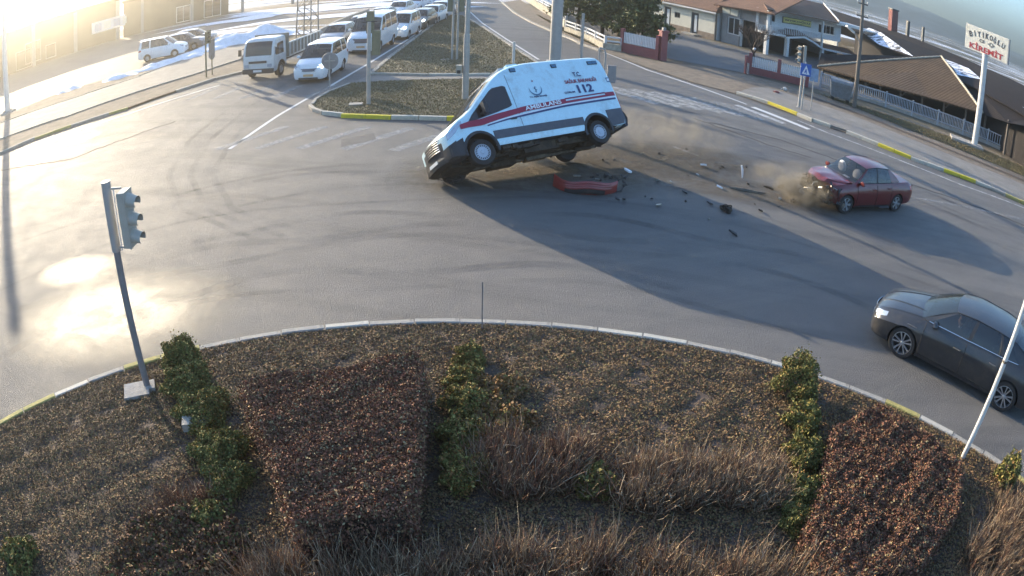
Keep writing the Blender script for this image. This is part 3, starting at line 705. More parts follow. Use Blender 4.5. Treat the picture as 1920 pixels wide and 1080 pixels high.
    if hoodline:
        h_ = MB(); lf.crown(h_, hoodline[0], hoodline[1], -hoodline[2], hoodline[2], paint_, .009, 8, 14); hd = h_.build('hood', root); root['_h'] = 1; del root['_h']
        if len(hoodline) > 3:
            for s_2 in (1, -1):
                t_ = MB(); pts = []
                for i in range(8):
                    x = hoodline[0]+(hoodline[1]-hoodline[0])*i/7; f = .34+.24*i/7; S = lf.sec(x); yy = f*S[7][0]
                    z = np.interp(yy, [S[10][0], S[9][0], S[8][0], S[7][0]], [S[10][1], S[9][1], S[8][1], S[7][1]]); pts.append((x, s_2*yy, z+.004))
                t_.tube(pts, .02, paint_, n=8); t_.build('hood_ridge', hd)
    return root, lf

# ---- grey sedan at the right edge
st_sedan = [(0, .22, .56, .58, .42, .36), (-.05, .19, .62, .66, .62, .52), (-.16, .18, .70, .745, .80, .64), (-.36, .18, .78, .84, .895, .70), (-.8, .18, .88, .955, .93, .745), (-1.22, .17, .955, 1.02, .935, .775),
            (-1.6, .165, .985, .99, .935, .80), (-2.6, .165, 1.01, 1.01, .935, .815), (-3.6, .17, 1.045, 1.05, .935, .80), (-4.1, .2, 1.08, 1.09, .925, .74), (-4.45, .24, 1.09, 1.12, .89, .67), (-4.72, .28, 1.06, 1.10, .82, .60), (-4.83, .34, .95, .97, .7, .52), (-4.85, .36, .8, .82, .6, .46)]
Gs = dict(B=[(-1.25, .755, .985), (-1.42, .79, .985), (-2.42, .815, 1.005), (-2.52, .815, 1.01), (-3.35, .81, 1.03), (-3.42, .81, 1.03), (-3.82, .79, 1.05), (-4.25, .69, 1.10)],
          T=[(-1.98, .60, 1.36), (-2.06, .61, 1.375), (-2.50, .625, 1.42), (-2.58, .625, 1.42), (-3.16, .62, 1.41), (-3.22, .62, 1.405), (-3.45, .60, 1.375), (-3.62, .56, 1.35)],
          K=['p', 'g', 'k', 'g', 'k', 'g', 'p'], seat=-2.3, mirror=(-1.60, .86, 1.03), plate=(.03, .42), trim='chrome', bb=.2, bt=.08)
sed, lf_sed = make_car('grey_sedan', 'dark grey sedan with chrome window trim passing beside the flower bed', 'car', st_sedan, Gs, 'car_grey', (.335, .235, -.96, -3.77, 1.62), 'alloy10',
    doors=[(-1.38, -2.44, .30, .95, -2.25, .80), (-2.47, -3.36, .30, .97, -3.2, .86)], handles='chrome', grille=(.36, .58, .36, .03), lights=[(-.10, -.42, .60, .68, .70, .77)],
    hoodline=(-.10, -1.24, .93, 1), sill=([-1.35, -3.4], [.17, .17], [.24, .24], 'black_plastic'))
sed.location = (7.75, 11.45, 0); sed.rotation_euler = (0, 0, R(133.66))
b_ = MB()
for i in range(3): b_.box((-.20-.03*i, .80+.012*i, .55-.04*i), (.11, .03, .012), 'lamp_lit', rz=-.5)
b_.build('daytime_lamp', sed)
b_ = MB(); b_.box((-1.08, .937, .80), (.24, .012, .018), 'chrome'); b_.build('fender_badge', sed)
# two people behind the glass
def bust(name, parent, loc, shirt, skin, label=None):
    b_ = MB(); x, y, z = loc
    b_.lathe([(.001, -.02), (.15, .0), (.19, .08), (.17, .26), (.09, .33), (.055, .36), (.055, .40)], c=(x, y, z-.38), n=14, mt=shirt)
    for i in range(len(b_.v)): v_ = b_.v[i]; b_.v[i] = (x+(v_[0]-x)*.6, v_[1], v_[2])
    b_.lathe([(.001, 0), (.05, .01), (.072, .05), (.08, .11), (.075, .17), (.045, .21), (.001, .222)], c=(x, y, z), n=14, mt=skin)
    b_.lathe([(.084, .10), (.086, .15), (.06, .21), (.001, .235)], c=(x-.012, y, z), n=12, mt='wheel_black')
    b_.tube([(x+.07, y, z+.10), (x+.10, y, z+.085)], [.012, .016], skin, n=6)
    return b_.build(name, parent)
mat('shirt_light', (.6, .6, .62), .9); mat('shirt_dark', (.04, .04, .05), .9); mat('skin', (.42, .25, .18), .6)
def person_in(car, x, y, z, shirt, label):
    M_ = Matrix.Translation(car.location) @ car.rotation_euler.to_matrix().to_4x4(); o = bust('person', None, (0, 0, 0), shirt, 'skin')
    o.matrix_world = M_ @ Matrix.Translation((x, y, z)); tag(o, label, 'person'); return o
person_in(sed, -2.12, .36, 1.03, 'shirt_light', 'driver in a light top behind the wheel of the dark grey sedan')
person_in(sed, -2.02, -.30, 1.02, 'shirt_light', 'front passenger seen through the windshield of the dark grey sedan')

# ---- red sedan with its front torn off
st_red = [(-.24, .32, .80, .88, .60, .55), (-.34, .28, .86, .93, .76, .66), (-.55, .24, .90, .95, .84, .71), (-1.0, .2, .945, .99, .885, .76), (-1.3, .18, .965, .985, .888, .775),
          (-2.4, .18, .975, .975, .888, .785), (-3.2, .19, .99, .99, .888, .77), (-3.7, .22, .995, 1.01, .875, .72), (-4.1, .26, .985, 1.02, .84, .66), (-4.34, .30, .93, .97, .77, .6), (-4.42, .35, .8, .82, .66, .52)]
Gr = dict(B=[(-1.1, .735, .955), (-1.27, .765, .965), (-2.18, .785, .975), (-2.27, .785, .975), (-3.02, .77, .985), (-3.10, .765, .985), (-3.55, .70, 1.0)],
          T=[(-1.78, .57, 1.37), (-1.86, .58, 1.385), (-2.25, .59, 1.425), (-2.33, .59, 1.425), (-2.88, .58, 1.385), (-2.95, .575, 1.375), (-3.02, .55, 1.36)],
          K=['p', 'g', 'k', 'g', 'p', 'p'], seat=-2.1, mirror=(-1.36, .83, 1.0), plate=(-4.43, .5), bb=.17, bt=.07)
red, lf_red = make_car('red_sedan', 'dark red sedan with its front bumper torn off and engine bay exposed', 'car', st_red, Gr, 'car_red', (.31, .20, -.80, -3.42, 1.52), 'alloy6',
    doors=[(-1.24, -2.20, .28, .93, -2.05, .80), (-2.23, -2.98, .28, .94, -2.85, .83)], sill=([-1.2, -3.0], [.18, .18], [.26, .26], 'black_plastic'))
red.location = (8.84, 18.51, 0); red.rotation_euler = (0, 0, R(-162.2))
# crumpled hood, lifted and bent
P = []
for i in range(13):
    row = []
    for j in range(15):
        u, v_ = i/12, -1+2*j/14; x = -1.06+u*(.98-.20*v_*v_)
        if v_ > .45: x -= (v_-.45)*.55*u
        y = v_*(.74-.06*u); z = .99-.07*u*u+.015*math.sin(u*3.1)+(-.03)*abs(v_)**2+.012*math.sin(v_*7+u*4)*u+rnd.uniform(-.005, .005)*u
        if u > .85: z -= (u-.85)*.5
        row.append((x, y, z))
    P.append(row)
b_ = MB(); b_.grid(P, 'car_red'); b_.build('crumpled_hood', red, sharp=22)
mat('torn_metal', (.14, .115, .09), .6, .4, noise=.5, scale=12, bump=.6, dirt=(.26, .2, .13), dirt_scale=6, dirt_amt=.9)
mat('bare_metal', (.4, .38, .34), .4, .7, noise=.3, scale=15)
b_ = MB()
for k in range(46):
    c = Vector((rnd.uniform(-.42, .04), rnd.uniform(-.72, .74), rnd.uniform(.22, .84))); pts = [c]
    for q in range(rnd.randint(2, 4)): pts.append(pts[-1]+Vector((rnd.uniform(-.08, .12), rnd.uniform(-.16, .16), rnd.uniform(-.12, .10))))
    b_.tube(pts, rnd.choice([.012, .018, .03, .045]), rnd.choice(['torn_metal', 'underbody', 'black_plastic', 'torn_metal', 'bare_metal']), n=6)
for k in range(20):
    M_ = Euler((rnd.uniform(0, 3), rnd.uniform(0, 3), rnd.uniform(0, 3))).to_matrix(); b_.box((rnd.uniform(-.4, -.04), rnd.uniform(-.66, .68), rnd.uniform(.28, .8)), (rnd.uniform(.1, .3), rnd.uniform(.08, .25), rnd.uniform(.02, .1)), rnd.choice(['torn_metal', 'underbody', 'black_plastic', 'black_plastic']), M=M_)
b_.build('exposed_engine_bay', red)
b_ = MB(); b_.box((-.05, 0, .5), (.09, 1.3, .12), 'black_plastic', rz=.06); b_.box((-.02, .1, .34), (.05, 1.1, .05), 'underbody', rz=-.08); b_.build('crash_beam', red)
b_ = MB()   # torn front wing hanging by the wheel
P = [[(-.36-.06*i+.05*math.sin(j*1.3), .80+.05*math.sin(i*1.1+j)+.03*j/5, .82-.1*j) for j in range(6)] for i in range(5)]
b_.grid(P, 'black_plastic'); b_.build('torn_fender', red, sharp=20)
for k in range(12):
    b_ = MB(); c = Vector((rnd.uniform(-.5, -.02), rnd.uniform(-.8, .85), rnd.uniform(.3, .9))); M_ = Euler((rnd.uniform(0, 3), rnd.uniform(0, 3), rnd.uniform(0, 3))).to_matrix()
    P = [[tuple(M_ @ Vector((.06*i, .07*j, .03*math.sin(i*1.7+j*1.3)))+c) for j in range(4)] for i in range(4)]; b_.grid(P, ['car_red', 'bare_metal', 'black_plastic', 'torn_metal'][k % 4]); b_.build('torn_sheet', red, sharp=15)
b_ = MB(); b_.lathe([(.001, .1), (.12, .09), (.2, .03), (.21, -.05), (.12, -.1), (.001, -.12)], c=(-1.62, .33, 1.06), axis='X', n=14, mt='airbag'); b_.build('airbag', red); b_ = MB(); b_.lathe([(.001, .1), (.14, .07), (.2, 0), (.13, -.08), (.001, -.1)], c=(-1.52, -.36, 1.12), axis='X', n=14, mt='airbag')
b_.build('airbag', red)
b_ = MB(); b_.box((-1.22, .2, .99), (.12, .26, .015), 'mark_white'); b_.build('paper', red)

# ---- ambulance, tipped on its right-hand wheels
st_amb = [(.06, .34, .82, .86, .62, .5), (.03, .26, .93, .99, .84, .6), (-.06, .24, .98, 1.06, .93, .7), (-.22, .24, 1.05, 1.16, .985, .8), (-.55, .26, 1.17, 1.29, 1.01, .8), (-.85, .30, 1.28, 1.42, 1.02, .8), (-1.3, .36, 1.62, 1.80, 1.025, .8), (-1.75, .36, 2.02, 2.18, 1.03, .8), (-2.0, .36, 2.22, 2.37, 1.03, .8),
          (-2.3, .36, 2.40, 2.54, 1.03, .8), (-2.75, .36, 2.53, 2.68, 1.03, .8), (-3.3, .36, 2.57, 2.73, 1.03, .8), (-5.4, .38, 2.57, 2.73, 1.03, .8), (-5.68, .40, 2.55, 2.70, 1.02, .8), (-5.80, .42, 2.42, 2.56, 1.0, .8), (-5.86, .45, 2.1, 2.2, .96, .8)]
amb = thing('ambulance', 'white ambulance tipped up onto its two right wheels in mid crash', 'ambulance')
la = Loft(st_amb, 'van')
b_ = la.mb(60, 'ambulance_white')
for i, f in enumerate(b_.f):
    cx = sum(b_.v[k][0] for k in f)/len(f); cz = sum(b_.v[k][2] for k in f)/len(f)
    if (cx > -.62 and cz < .66) or cz < .40: b_.mi[i] = b_.m('black_plastic')
carve(b_, 'body', [(x, y0, y1, .36, .43) for x in (-1.02, -4.77) for y0, y1 in ((.66, 1.4), (-1.4, -.66))], amb, sharp=30)
for x, stl in ((-1.02, 'hub'), (-4.77, 'hub')):
    for s_2 in (1, -1): wheel(amb, (x, s_2*.885, .35+(-.05 if s_2 > 0 else .03)), .355, .235, stl, s_2, steer=R(-6) if x > -2 else 0, spin=.4)
def amb_band(name, parent, xs, lo, hi, mt, off, n=14, rows=3, sides=(1, -1)):
    o = None
    for s_2 in sides:
        q = MB(); la.band(q, xs, lo, hi, mt, off, n, rows, s_2); o = q.build(name, parent)
    return o
# cladding and bumpers
amb_band('side_cladding', amb, [-1.46, -4.33], [.56, .56], [.79, .79], 'grey_cladding', .016)
amb_band('sill', amb, [-1.46, -4.33], [.42, .42], [.53, .53], 'ambulance_white', .012)
amb_band('rear_cladding', amb, [-5.20, -5.84], [.40, .46], [.90, .92], 'grey_cladding', .016, 8)
amb_band('front_cladding', amb, [.0, -.25, -.56], [.30, .28, .28], [.62, .70, .76], 'black_plastic', .014, 8)
for x in (-1.02, -4.77):
    for s_2 in (1, -1):
        q = MB(); P = []
        for k in range(19):
            a = R(-12+204*k/18); row = []
            for r_, dy in ((.425, .0), (.44, .03), (.50, .022), (.515, .0)):
                xx, zz = x+r_*math.cos(a), .36+r_*math.sin(a); row.append((xx, s_2*(la.side_y(xx, max(zz, .45))+dy), zz))
            P.append(row)
        q.grid(P, 'black_plastic'); q.build('wheel_arch', amb)
q = MB()
for f in [1]:
    P = []
    for i in range(9):
        z = .24+.42*i/8; row = []
        for j in range(17):
            t = -1+j/8; xx = .10-.30*abs(t)**3.2-.03*(z > .5)+.012*math.sin(z*20); row.append((xx, t*.955, z))
        P.append(row)
    q.grid(P, 'black_plastic')
q.build('front_bumper', amb)
q = MB(); P = [[(.105-.20*abs(t)**3, t*.66, z) for t in [-1+.125*j for j in range(17)]] for z in (.66, .8, .96)]; q.grid(P, 'wheel_black'); gr = q.build('grille', amb)
q = MB()
for z in (.68, .74, .80, .86, .92, .97): q.tube([(.12-.20*abs(t)**3, t*(.62+.04*(z > .8)), z) for t in [-1+.25*j for j in range(9)]], .013, 'chrome', n=5)
q.build('grille_bar', gr)
q = MB(); q.box((.125, 0, .42), (.02, .52, .12), 'plate_white'); q.build('number_plate', amb)
# headlights wrap back along the wing
amb_band('headlight', amb, [.02, -.3, -.66], [.80, .93, 1.13], [.95, 1.08, 1.21], 'lamp_clear', .012, 8, 3)
# windshield and side windows
q = MB(); la.crown(q, lambda f: -.90-.10*abs(f)**2, lambda f: -1.86-.06*abs(f)**2, -.93, .93, 'dark_glass', .012, 10, 16); q.build('windshield', amb)
q = MB(); la.crown(q, lambda f: -1.90-.06*abs(f)**2, lambda f: -2.02-.06*abs(f)**2, -.6, .6, 'mark_blue', .014, 3, 10); q.build('windshield_banner', amb)
amb_band('window', amb, [-.90, -1.02, -1.72, -1.84, -2.18, -2.24], [1.17, 1.17, 1.30, 1.325, 1.41, 1.45], [1.175, 1.30, 1.90, 1.97, 2.01, 1.97], 'dark_glass', .008, 28, 4)
amb_band('rubber_seal', amb, [-.87, -1.02, -1.74, -1.86, -2.2, -2.27], [1.155, 1.15, 1.28, 1.305, 1.385, 1.43], [1.16, 1.325, 1.93, 2.0, 2.035, 1.99], 'black_plastic', .004, 28, 4)
# doors: cab door and sliding door as panels with narrow gaps
for s_2 in (1, -1):
    q = MB(); la.band(q, [-1.42, -1.5, -2.36], [.81, .81, .81], [1.14, 1.16, 1.36], 'ambulance_white', .010, 10, 5, s_2); d_ = q.build('door', amb)
    h_ = MB(); h_.box((-2.16, s_2*(la.side_y(-2.16, 1.03)+.035), 1.03), (.18, .03, .035), 'black_plastic'); h_.build('handle', d_)
q = MB(); la.band(q, [-2.42, -3.62], [.81, .81], [2.36, 2.40], 'ambulance_white', .007, 10, 8, -1); q.build('sliding_door', amb)
q = MB()
for xa in (-2.385,): q.tube([(xa, la.side_y(xa, z)+.002, z) for z in [.45+.19*k for k in range(11)]], .006, 'black_plastic', n=4)
q.build('panel_seam', amb)
for s_2 in (1, -1):
    q = MB(); q.box((-1.36, s_2*1.17, 1.42), (.10, .16, .34), 'black_plastic'); q.box((-1.385, s_2*1.17, 1.34), (.055, .12, .15), 'mark_white'); q.tube([(-1.3, s_2*1.0, 1.3), (-1.34, s_2*1.12, 1.36)], .03, 'black_plastic'); q.build('mirror', amb)
# red band, white and blue lines, AMBULANS lettering
sx0 = [-.60, -.85, -1.2, -1.72, -2.37, -2.60]
amb_band('red_stripe', amb, sx0, [.99, 1.00, .99, 1.07, 1.155, 1.185], [1.11, 1.155, 1.165, 1.24, 1.305, 1.335], 'mark_red', .020, 24, 3)
amb_band('red_stripe', amb, [-2.60, -3.84, -3.98], [1.185, 1.25, 1.26], [1.335, 1.395, 1.40], 'mark_red', .012, 14, 3)
amb_band('red_stripe', amb, [-3.98, -5.42], [1.375, 1.425], [1.40, 1.45], 'mark_red', .012, 10, 1)
amb_band('red_stripe', amb, [-3.98, -5.42], [1.26, 1.315], [1.325, 1.375], 'mark_red', .012, 10, 1)
amb_band('red_stripe', amb, [-5.42, -5.78], [1.315, 1.33], [1.45, 1.46], 'mark_red', .012, 6, 2)
amb_band('white_stripe', amb, [-1.3, -2.0, -3.84, -5.75], [.985, 1.07, 1.215, 1.275], [1.0, 1.10, 1.245, 1.305], 'mark_white', .012, 22, 1)
amb_band('blue_stripe', amb, [-1.36, -2.0, -3.84, -5.75], [.945, 1.02, 1.155, 1.21], [.975, 1.065, 1.205, 1.262], 'mark_blue', .014, 22, 1)
for s_2 in (1, -1):
    sgn = -s_2
    def put(body, x, z, wd, ht, mt, name='lettering', off=.016, tilt=None, slope=0., bold=.012):
        me = text_mesh(body, .2, mt, bold=bold); y = la.side_y(x, z)+off; dy = (la.side_y(x, z+.1)-la.side_y(x, z-.1))/.2
        X = Vector((sgn, 0, slope)).normalized(); Y = Vector((-slope*sgn if 0 else 0, s_2*dy, 1)).normalized(); Z = X.cross(Y)
        M_ = Matrix((X, Y, Z)).transposed().to_4x4(); M_.translation = (x, s_2*y, z); place_mesh(me, name, M_, amb, wd, ht)
    put('AMBULANS', -3.20, 1.294, 1.20, .125, 'mark_white', off=.026, slope=.05, bold=.02)
    put('T.C.', -4.72, 2.13, .26, .15, 'mark_blue', bold=.02)
    put('SAĞLIK BAKANLIĞI', -4.76, 1.93, 1.12, .155, 'mark_red')
    put('112', -4.80, 1.65, .54, .26, 'mark_blue', bold=.035)
    put('ÇORUM', -4.22, 1.57, .36, .07, 'mark_blue')
    put('T.C. Sağlık Bakanlığı', -3.16, 1.57, .56, .06, 'mark_blue')
    # crescent emblem with staff and star
    q = MB(); cx, cz, ro, ri = -3.16, 1.80, .20, .165
    out = []; inn = []
    for k in range(25):
        a = R(-190+200*k/24) if 0 else R(160+220*k/24); t = math.sin(math.pi*k/24); out.append((cx+s_2*0+ro*math.cos(a), cz+ro*math.sin(a))); inn.append((cx+(ro-.005-.04*t)*math.cos(a), cz+(ro-.005-.04*t)*math.sin(a)))
    q.grid([[(x, s_2*(la.side_y(x, z)+.013), z) for x, z in out], [(x, s_2*(la.side_y(x, z)+.013), z) for x, z in inn]], 'mark_cyan')
    for pts, r2 in (([(cx, cz-.10), (cx, cz+.08)], .012), ([(cx-.04, cz-.02), (cx+.035, cz+.03), (cx-.03, cz+.07)], .010), ([(cx+.03, cz-.07), (cx-.03, cz-.03)], .01)):
        q.tube([(x, s_2*(la.side_y(x, z)+.008), z) for x, z in pts], r2, 'mark_cyan', n=5)
    st5 = []
    for k in range(10): a = math.pi/2+k*math.pi/5; r_ = .038 if k % 2 == 0 else .016; st5.append((cx+r_*math.cos(a), s_2*(la.side_y(cx, cz+.24)+.012), cz+.26+r_*math.sin(a)))
    q.add(st5, [tuple(range(10))], 'mark_red'); q.build('emblem', amb)
    for lx, n_ in ((-2.69, 1), (-4.06, 1), (-5.36, 2)):
        for k in range(n_):
            q = MB(); q.box((lx-.17*k, s_2*(la.side_y(lx, 2.47)+.012), 2.47), (.15, .035, .085), 'mark_cyan'); q.box((lx-.17*k, s_2*(la.side_y(lx, 2.47)+.002), 2.47), (.185, .03, .12), 'wheel_black'); q.build('marker_lamp', amb)
    q = MB(); q.box((-5.76, s_2*(la.side_y(-5.74, 1.86)+.006), 1.86), (.12, .01, .15), 'mark_cyan'); q.box((-5.76, s_2*(la.side_y(-5.74, 1.86)+.013), 1.86), (.08, .01, .08), 'mark_white'); q.build('badge', amb)
    q = MB(); q.box((-5.865, s_2*.88, 1.1), (.05, .13, .42), 'lamp_red'); q.build('tail_lamp', amb)
q = MB(); q.grid([[(-5.80-.13*math.sin(math.pi*k/6), y, .36+.5*k/6) for k in range(7)] for y in (-1.0, -.97, 0, .97, 1.0)], 'grey_cladding'); q.box((-5.83, 0, .6), (.12, 1.94, .46), 'grey_cladding'); q.build('rear_bumper', amb)
for x in (-2.95, -4.3):
    q = MB(); q.box((x, .35, 2.755), (.34, .5, .07), 'ambulance_white'); q.build('roof_vent', amb)
q = MB(); q.box((-2.62, 0, 2.68), (.20, 1.1, .09), 'lamp_clear'); q.build('light_bar', amb)
q = MB(); q.tube([(-1.6, .3, 2.2), (-2.0, .3, 2.45)], .012, 'black_plastic'); q.build('aerial', amb)
# underside
q = MB(); q.box((-2.95, 0, .34), (5.2, 1.3, .10), 'underbody')
for s_2 in (1, -1): q.box((-3.0, s_2*.55, .27), (4.9, .10, .14), 'underbody')
q.box((-2.9, .5, .24), (1.1, .5, .24), 'underbody'); q.box((-2.2, -.4, .22), (.8, .35, .2), 'underbody'); q.box((-.7, 0, .24), (.9, .8, .22), 'underbody'); q.box((-3.6, .62, .27), (.45, .3, .2), 'underbody')
for k in range(26):
    c = Vector((rnd.uniform(-5.4, -.3), rnd.uniform(-.6, .82), rnd.uniform(.17, .3))); q.tube([c, c+Vector((rnd.uniform(-.5, .5), rnd.uniform(-.08, .08), rnd.uniform(-.04, .05)))], rnd.uniform(.015, .05), 'underbody', n=6)
for k in range(16):
    q.box((rnd.uniform(-4.2, -1.5), rnd.uniform(.6, .9), rnd.uniform(.26, .36)), (rnd.uniform(.1, .3), rnd.uniform(.1, .25), rnd.uniform(.08, .16)), 'underbody')
q.build('underbody', amb)
q = MB(); q.tube([(-1.3, -.3, .22), (-3.4, -.35, .2), (-4.4, -.5, .24), (-5.7, -.6, .26)], .04, 'torn_metal'); q.box((-3.3, -.34, .2), (.7, .24, .14), 'torn_metal'); q.build('exhaust', amb)
for x in (-1.02, -4.77):
    q = MB(); q.tube([(x, -.8, .32), (x, .8, .3)], .065, 'underbody')
    if x < -2: q.lathe([(.001, -.15), (.12, -.08), (.14, 0), (.12, .08), (.001, .15)], c=(x, 0, .31), axis='Y', n=12, mt='underbody')
    for s_2 in (1, -1): q.tube([(x+.6, s_2*.5, .34), (x, s_2*.55, .22), (x-.6, s_2*.5, .34)], .03, 'underbody')
    q.build('axle', amb)
q = MB()
for k in range(9): c = Vector((-.55+rnd.uniform(-.3, .3), -.5+rnd.uniform(-.3, .3), .15)); q.tube([c, c+Vector((rnd.uniform(-.2, .2), rnd.uniform(-.1, .2), -.12)), c+Vector((rnd.uniform(-.25, .25), rnd.uniform(-.2, .2), -.2))], .012, 'black_plastic', n=5)
q.build('hanging_cables', amb)
for c_ in [o for o in bpy.data.objects if o.parent == amb or (o.parent and o.parent.parent == amb)]:
    if c_.type == 'MESH' and c_.name.split('.')[0] not in ('wheel', 'rim'):
        for v_ in c_.data.vertices:
            if v_.co.x > -.6:
                f_ = (v_.co.x+.6)/.7; v_.co.x = -.6+(v_.co.x+.6)*.72-.10*f_*(v_.co.y/.9)**2
                if v_.co.z < .5: v_.co.z += (.5-v_.co.z)*.30*f_
amb_band('blue_line', amb, [-3.98, -5.42], [1.402, 1.452], [1.416, 1.466], 'mark_blue', .012, 10, 1)
amb.location = AMB_LOC; amb.rotation_euler = [R(a) for a in AMB_ROT]

# ---- cars waiting in the two lanes
st_mv = [(0, .24, .66, .70, .62, .5), (-.06, .2, .80, .85, .78, .62), (-.2, .2, .92, .98, .85, .7), (-.6, .2, 1.04, 1.10, .88, .76), (-.95, .2, 1.10, 1.16, .88, .80), (-2.5, .2, 1.12, 1.12, .88, .84), (-3.9, .24, 1.14, 1.14, .88, .84), (-4.12, .3, 1.13, 1.14, .86, .82), (-4.16, .36, 1.0, 1.0, .84, .78)]
Gmv = dict(B=[(-.92, .79, 1.10), (-1.2, .83, 1.11), (-2.1, .84, 1.12), (-2.2, .84, 1.12), (-3.0, .84, 1.12), (-3.1, .84, 1.12), (-3.85, .84, 1.13), (-4.12, .80, 1.13)],
           T=[(-1.75, .68, 1.70), (-1.85, .69, 1.72), (-2.2, .70, 1.75), (-2.28, .70, 1.75), (-3.0, .70, 1.76), (-3.1, .70, 1.76), (-3.8, .70, 1.74), (-3.98, .68, 1.72)], K=['p', 'g', 'k', 'g', 'p', 'g', 'p'], seat=-2.1, mirror=(-1.3, .9, 1.18), plate=(.03, .42), crown=.06, bb=.12, bt=.08)
st_vn = [(0, .26, .86, .92, .66, .55), (-.06, .22, 1.0, 1.07, .86, .7), (-.25, .22, 1.10, 1.18, .95, .78), (-.7, .24, 1.25, 1.33, .99, .84), (-.95, .26, 1.32, 1.40, 1.0, .90), (-2.5, .3, 1.38, 1.38, 1.0, .96), (-4.8, .34, 1.40, 1.40, 1.0, .96), (-5.2, .4, 1.40, 1.40, .99, .95), (-5.3, .45, 1.2, 1.2, .97, .9)]
Gvn = dict(B=[(-.9, .90, 1.33), (-1.2, .95, 1.34), (-2.1, .96, 1.37), (-2.25, .96, 1.37), (-3.4, .96, 1.38), (-3.5, .96, 1.38), (-4.9, .96, 1.40), (-5.25, .93, 1.40)],
           T=[(-1.75, .80, 2.12), (-1.9, .81, 2.16), (-2.2, .83, 2.24), (-2.3, .83, 2.25), (-3.4, .83, 2.28), (-3.5, .83, 2.28), (-4.9, .83, 2.28), (-5.1, .81, 2.26)], K=['p', 'g', 'p', 'g', 'p', 'g', 'p'], seat=-2.0, mirror=(-1.35, 1.06, 1.45), plate=(.03, .50), crown=.07, bb=.1, bt=.08)
st_hb = [(0, .24, .60, .64, .55, .48), (-.06, .2, .74, .79, .76, .6), (-.2, .19, .84, .90, .85, .68), (-.6, .19, .94, 1.0, .88, .74), (-1.05, .19, 1.0, 1.05, .885, .78), (-2.5, .19, 1.03, 1.03, .885, .80), (-3.6, .22, 1.06, 1.06, .88, .78), (-4.0, .28, 1.04, 1.06, .85, .74), (-4.15, .36, .9, .92, .78, .66)]
Ghb = dict(B=[(-1.02, .74, 1.0), (-1.2, .77, 1.01), (-2.1, .79, 1.02), (-2.2, .79, 1.02), (-3.0, .79, 1.04), (-3.08, .79, 1.04), (-3.6, .77, 1.06), (-3.98, .72, 1.07)],
           T=[(-1.7, .60, 1.44), (-1.8, .61, 1.46), (-2.2, .62, 1.49), (-2.28, .62, 1.49), (-2.95, .62, 1.48), (-3.03, .62, 1.48), (-3.35, .61, 1.46), (-3.5, .60, 1.45)], K=['p', 'g', 'k', 'g', 'p', 'g', 'p'], seat=-2.0, mirror=(-1.32, .86, 1.06), plate=(.03, .42))
PRO = {}
def proto(kind, paint_, lit, plate='plate_white'):
    k = (kind, paint_, lit, plate)
    if k in PRO: return copy_tree(PRO[k])
    if kind == 'minivan': r_, lf = make_car('minivan', 'x', 'car', st_mv, Gmv, paint_, (.315, .2, -.82, -3.31, 1.5), 'plain', detail=1, grille=(.62, .76, .48, .04), lights=[(-.05, -.34, .74, .88, .90, .99)], lit=lit, plate=plate)
    elif kind == 'van': r_, lf = make_car('van', 'x', 'van', st_vn, Gvn, paint_, (.35, .23, -.95, -4.05, 1.74), 'plain', detail=1, grille=(.74, 1.0, .58, .04), lights=[(-.04, -.3, .86, 1.02, 1.0, 1.14)], lit=lit, plate=plate)
    elif kind == 'hatchback': r_, lf = make_car('hatchback', 'x', 'car', st_hb, Ghb, paint_, (.315, .2, -.84, -3.4, 1.52), 'plain', detail=1, grille=(.58, .70, .45, .04), lights=[(-.05, -.36, .66, .78, .80, .90)], lit=lit, plate=plate)
    else: r_, lf = make_car('sedan', 'x', 'car', [(q[0], q[1], q[2], q[3], q[4]*.96, q[5]*.96) for q in st_sedan], Gs, paint_, (.32, .21, -.96, -3.77, 1.55), 'plain', detail=1, grille=(.42, .60, .36, .03), lights=[(-.10, -.40, .60, .69, .72, .79)], lit=lit, plate=plate)
    b_ = MB(); 
    for s_2 in (1, -1): b_.lathe([(.001, .01), (.07, .01), (.08, 0)], c=(-.07, s_2*.62, .42), axis='X', n=10, mt='black_plastic')
    b_.box((.035, 0, .26), (.06, 1.0, .10), 'black_plastic'); b_.build('bumper_grille', r_)
    CH.pop(r_.name, None); CH[r_.name] = list(r_.children_recursive) and list(r_.children)
    PRO[k] = r_; return r_
QG = 'vehicles queueing at the lights in the two lanes beyond the crash'
def qcar(kind, paint_, loc, hd, label, lit=False, plate='plate_white', group=QG):
    r_ = proto(kind, paint_, lit, plate); r_.location = (*loc, .006); r_.rotation_euler = (0, 0, R(hd)); r_['label'] = label; r_['group'] = group; return r_
HD = -94
qcar('minivan', 'van_white', (-10.12, 32.12), -92, 'white minivan first in the queue, its nose past the round sign', plate='plate_yellow', lit=True)
qcar('hatchback', 'car_silver', (-12.11, 42.86), -93, 'silver car right behind the leading white minivan')
qcar('sedan', 'car_silver', (-11.91, 48.06), -95, 'pale car half hidden behind the silver hatchback by the snowy verge')
qcar('van', 'van_white', (-9.39, 40.30), -94, 'large white passenger van with dark grille behind the median traffic light', plate='plate_yellow')
qcar('minivan', 'van_white', (-8.48, 46.17), -96, 'white minivan with one headlight lit behind the large passenger van', lit=True)
qcar('sedan', 'van_white', (-11.66, 54.41), -96, 'white sedan beside the minivan with the lit headlight, in the outer lane')
qcar('hatchback', 'car_dark', (-8.01, 51.59), -97, 'dark car in the inner lane between white cars', lit=True)
qcar('hatchback', 'van_white', (-11.08, 60.05), -97, 'white hatchback behind the white sedan in the outer lane')
qcar('hatchback', 'van_white', (-7.62, 55.03), -98, 'white crossover directly behind the dark car')
qcar('hatchback', 'van_white', (-7.37, 59.01), -98, 'white hatchback with a lit headlight behind the white crossover', lit=True)
qcar('minivan', 'van_white', (-10.58, 65.60), -97, 'white delivery van farther back in the outer lane behind the white hatchback')
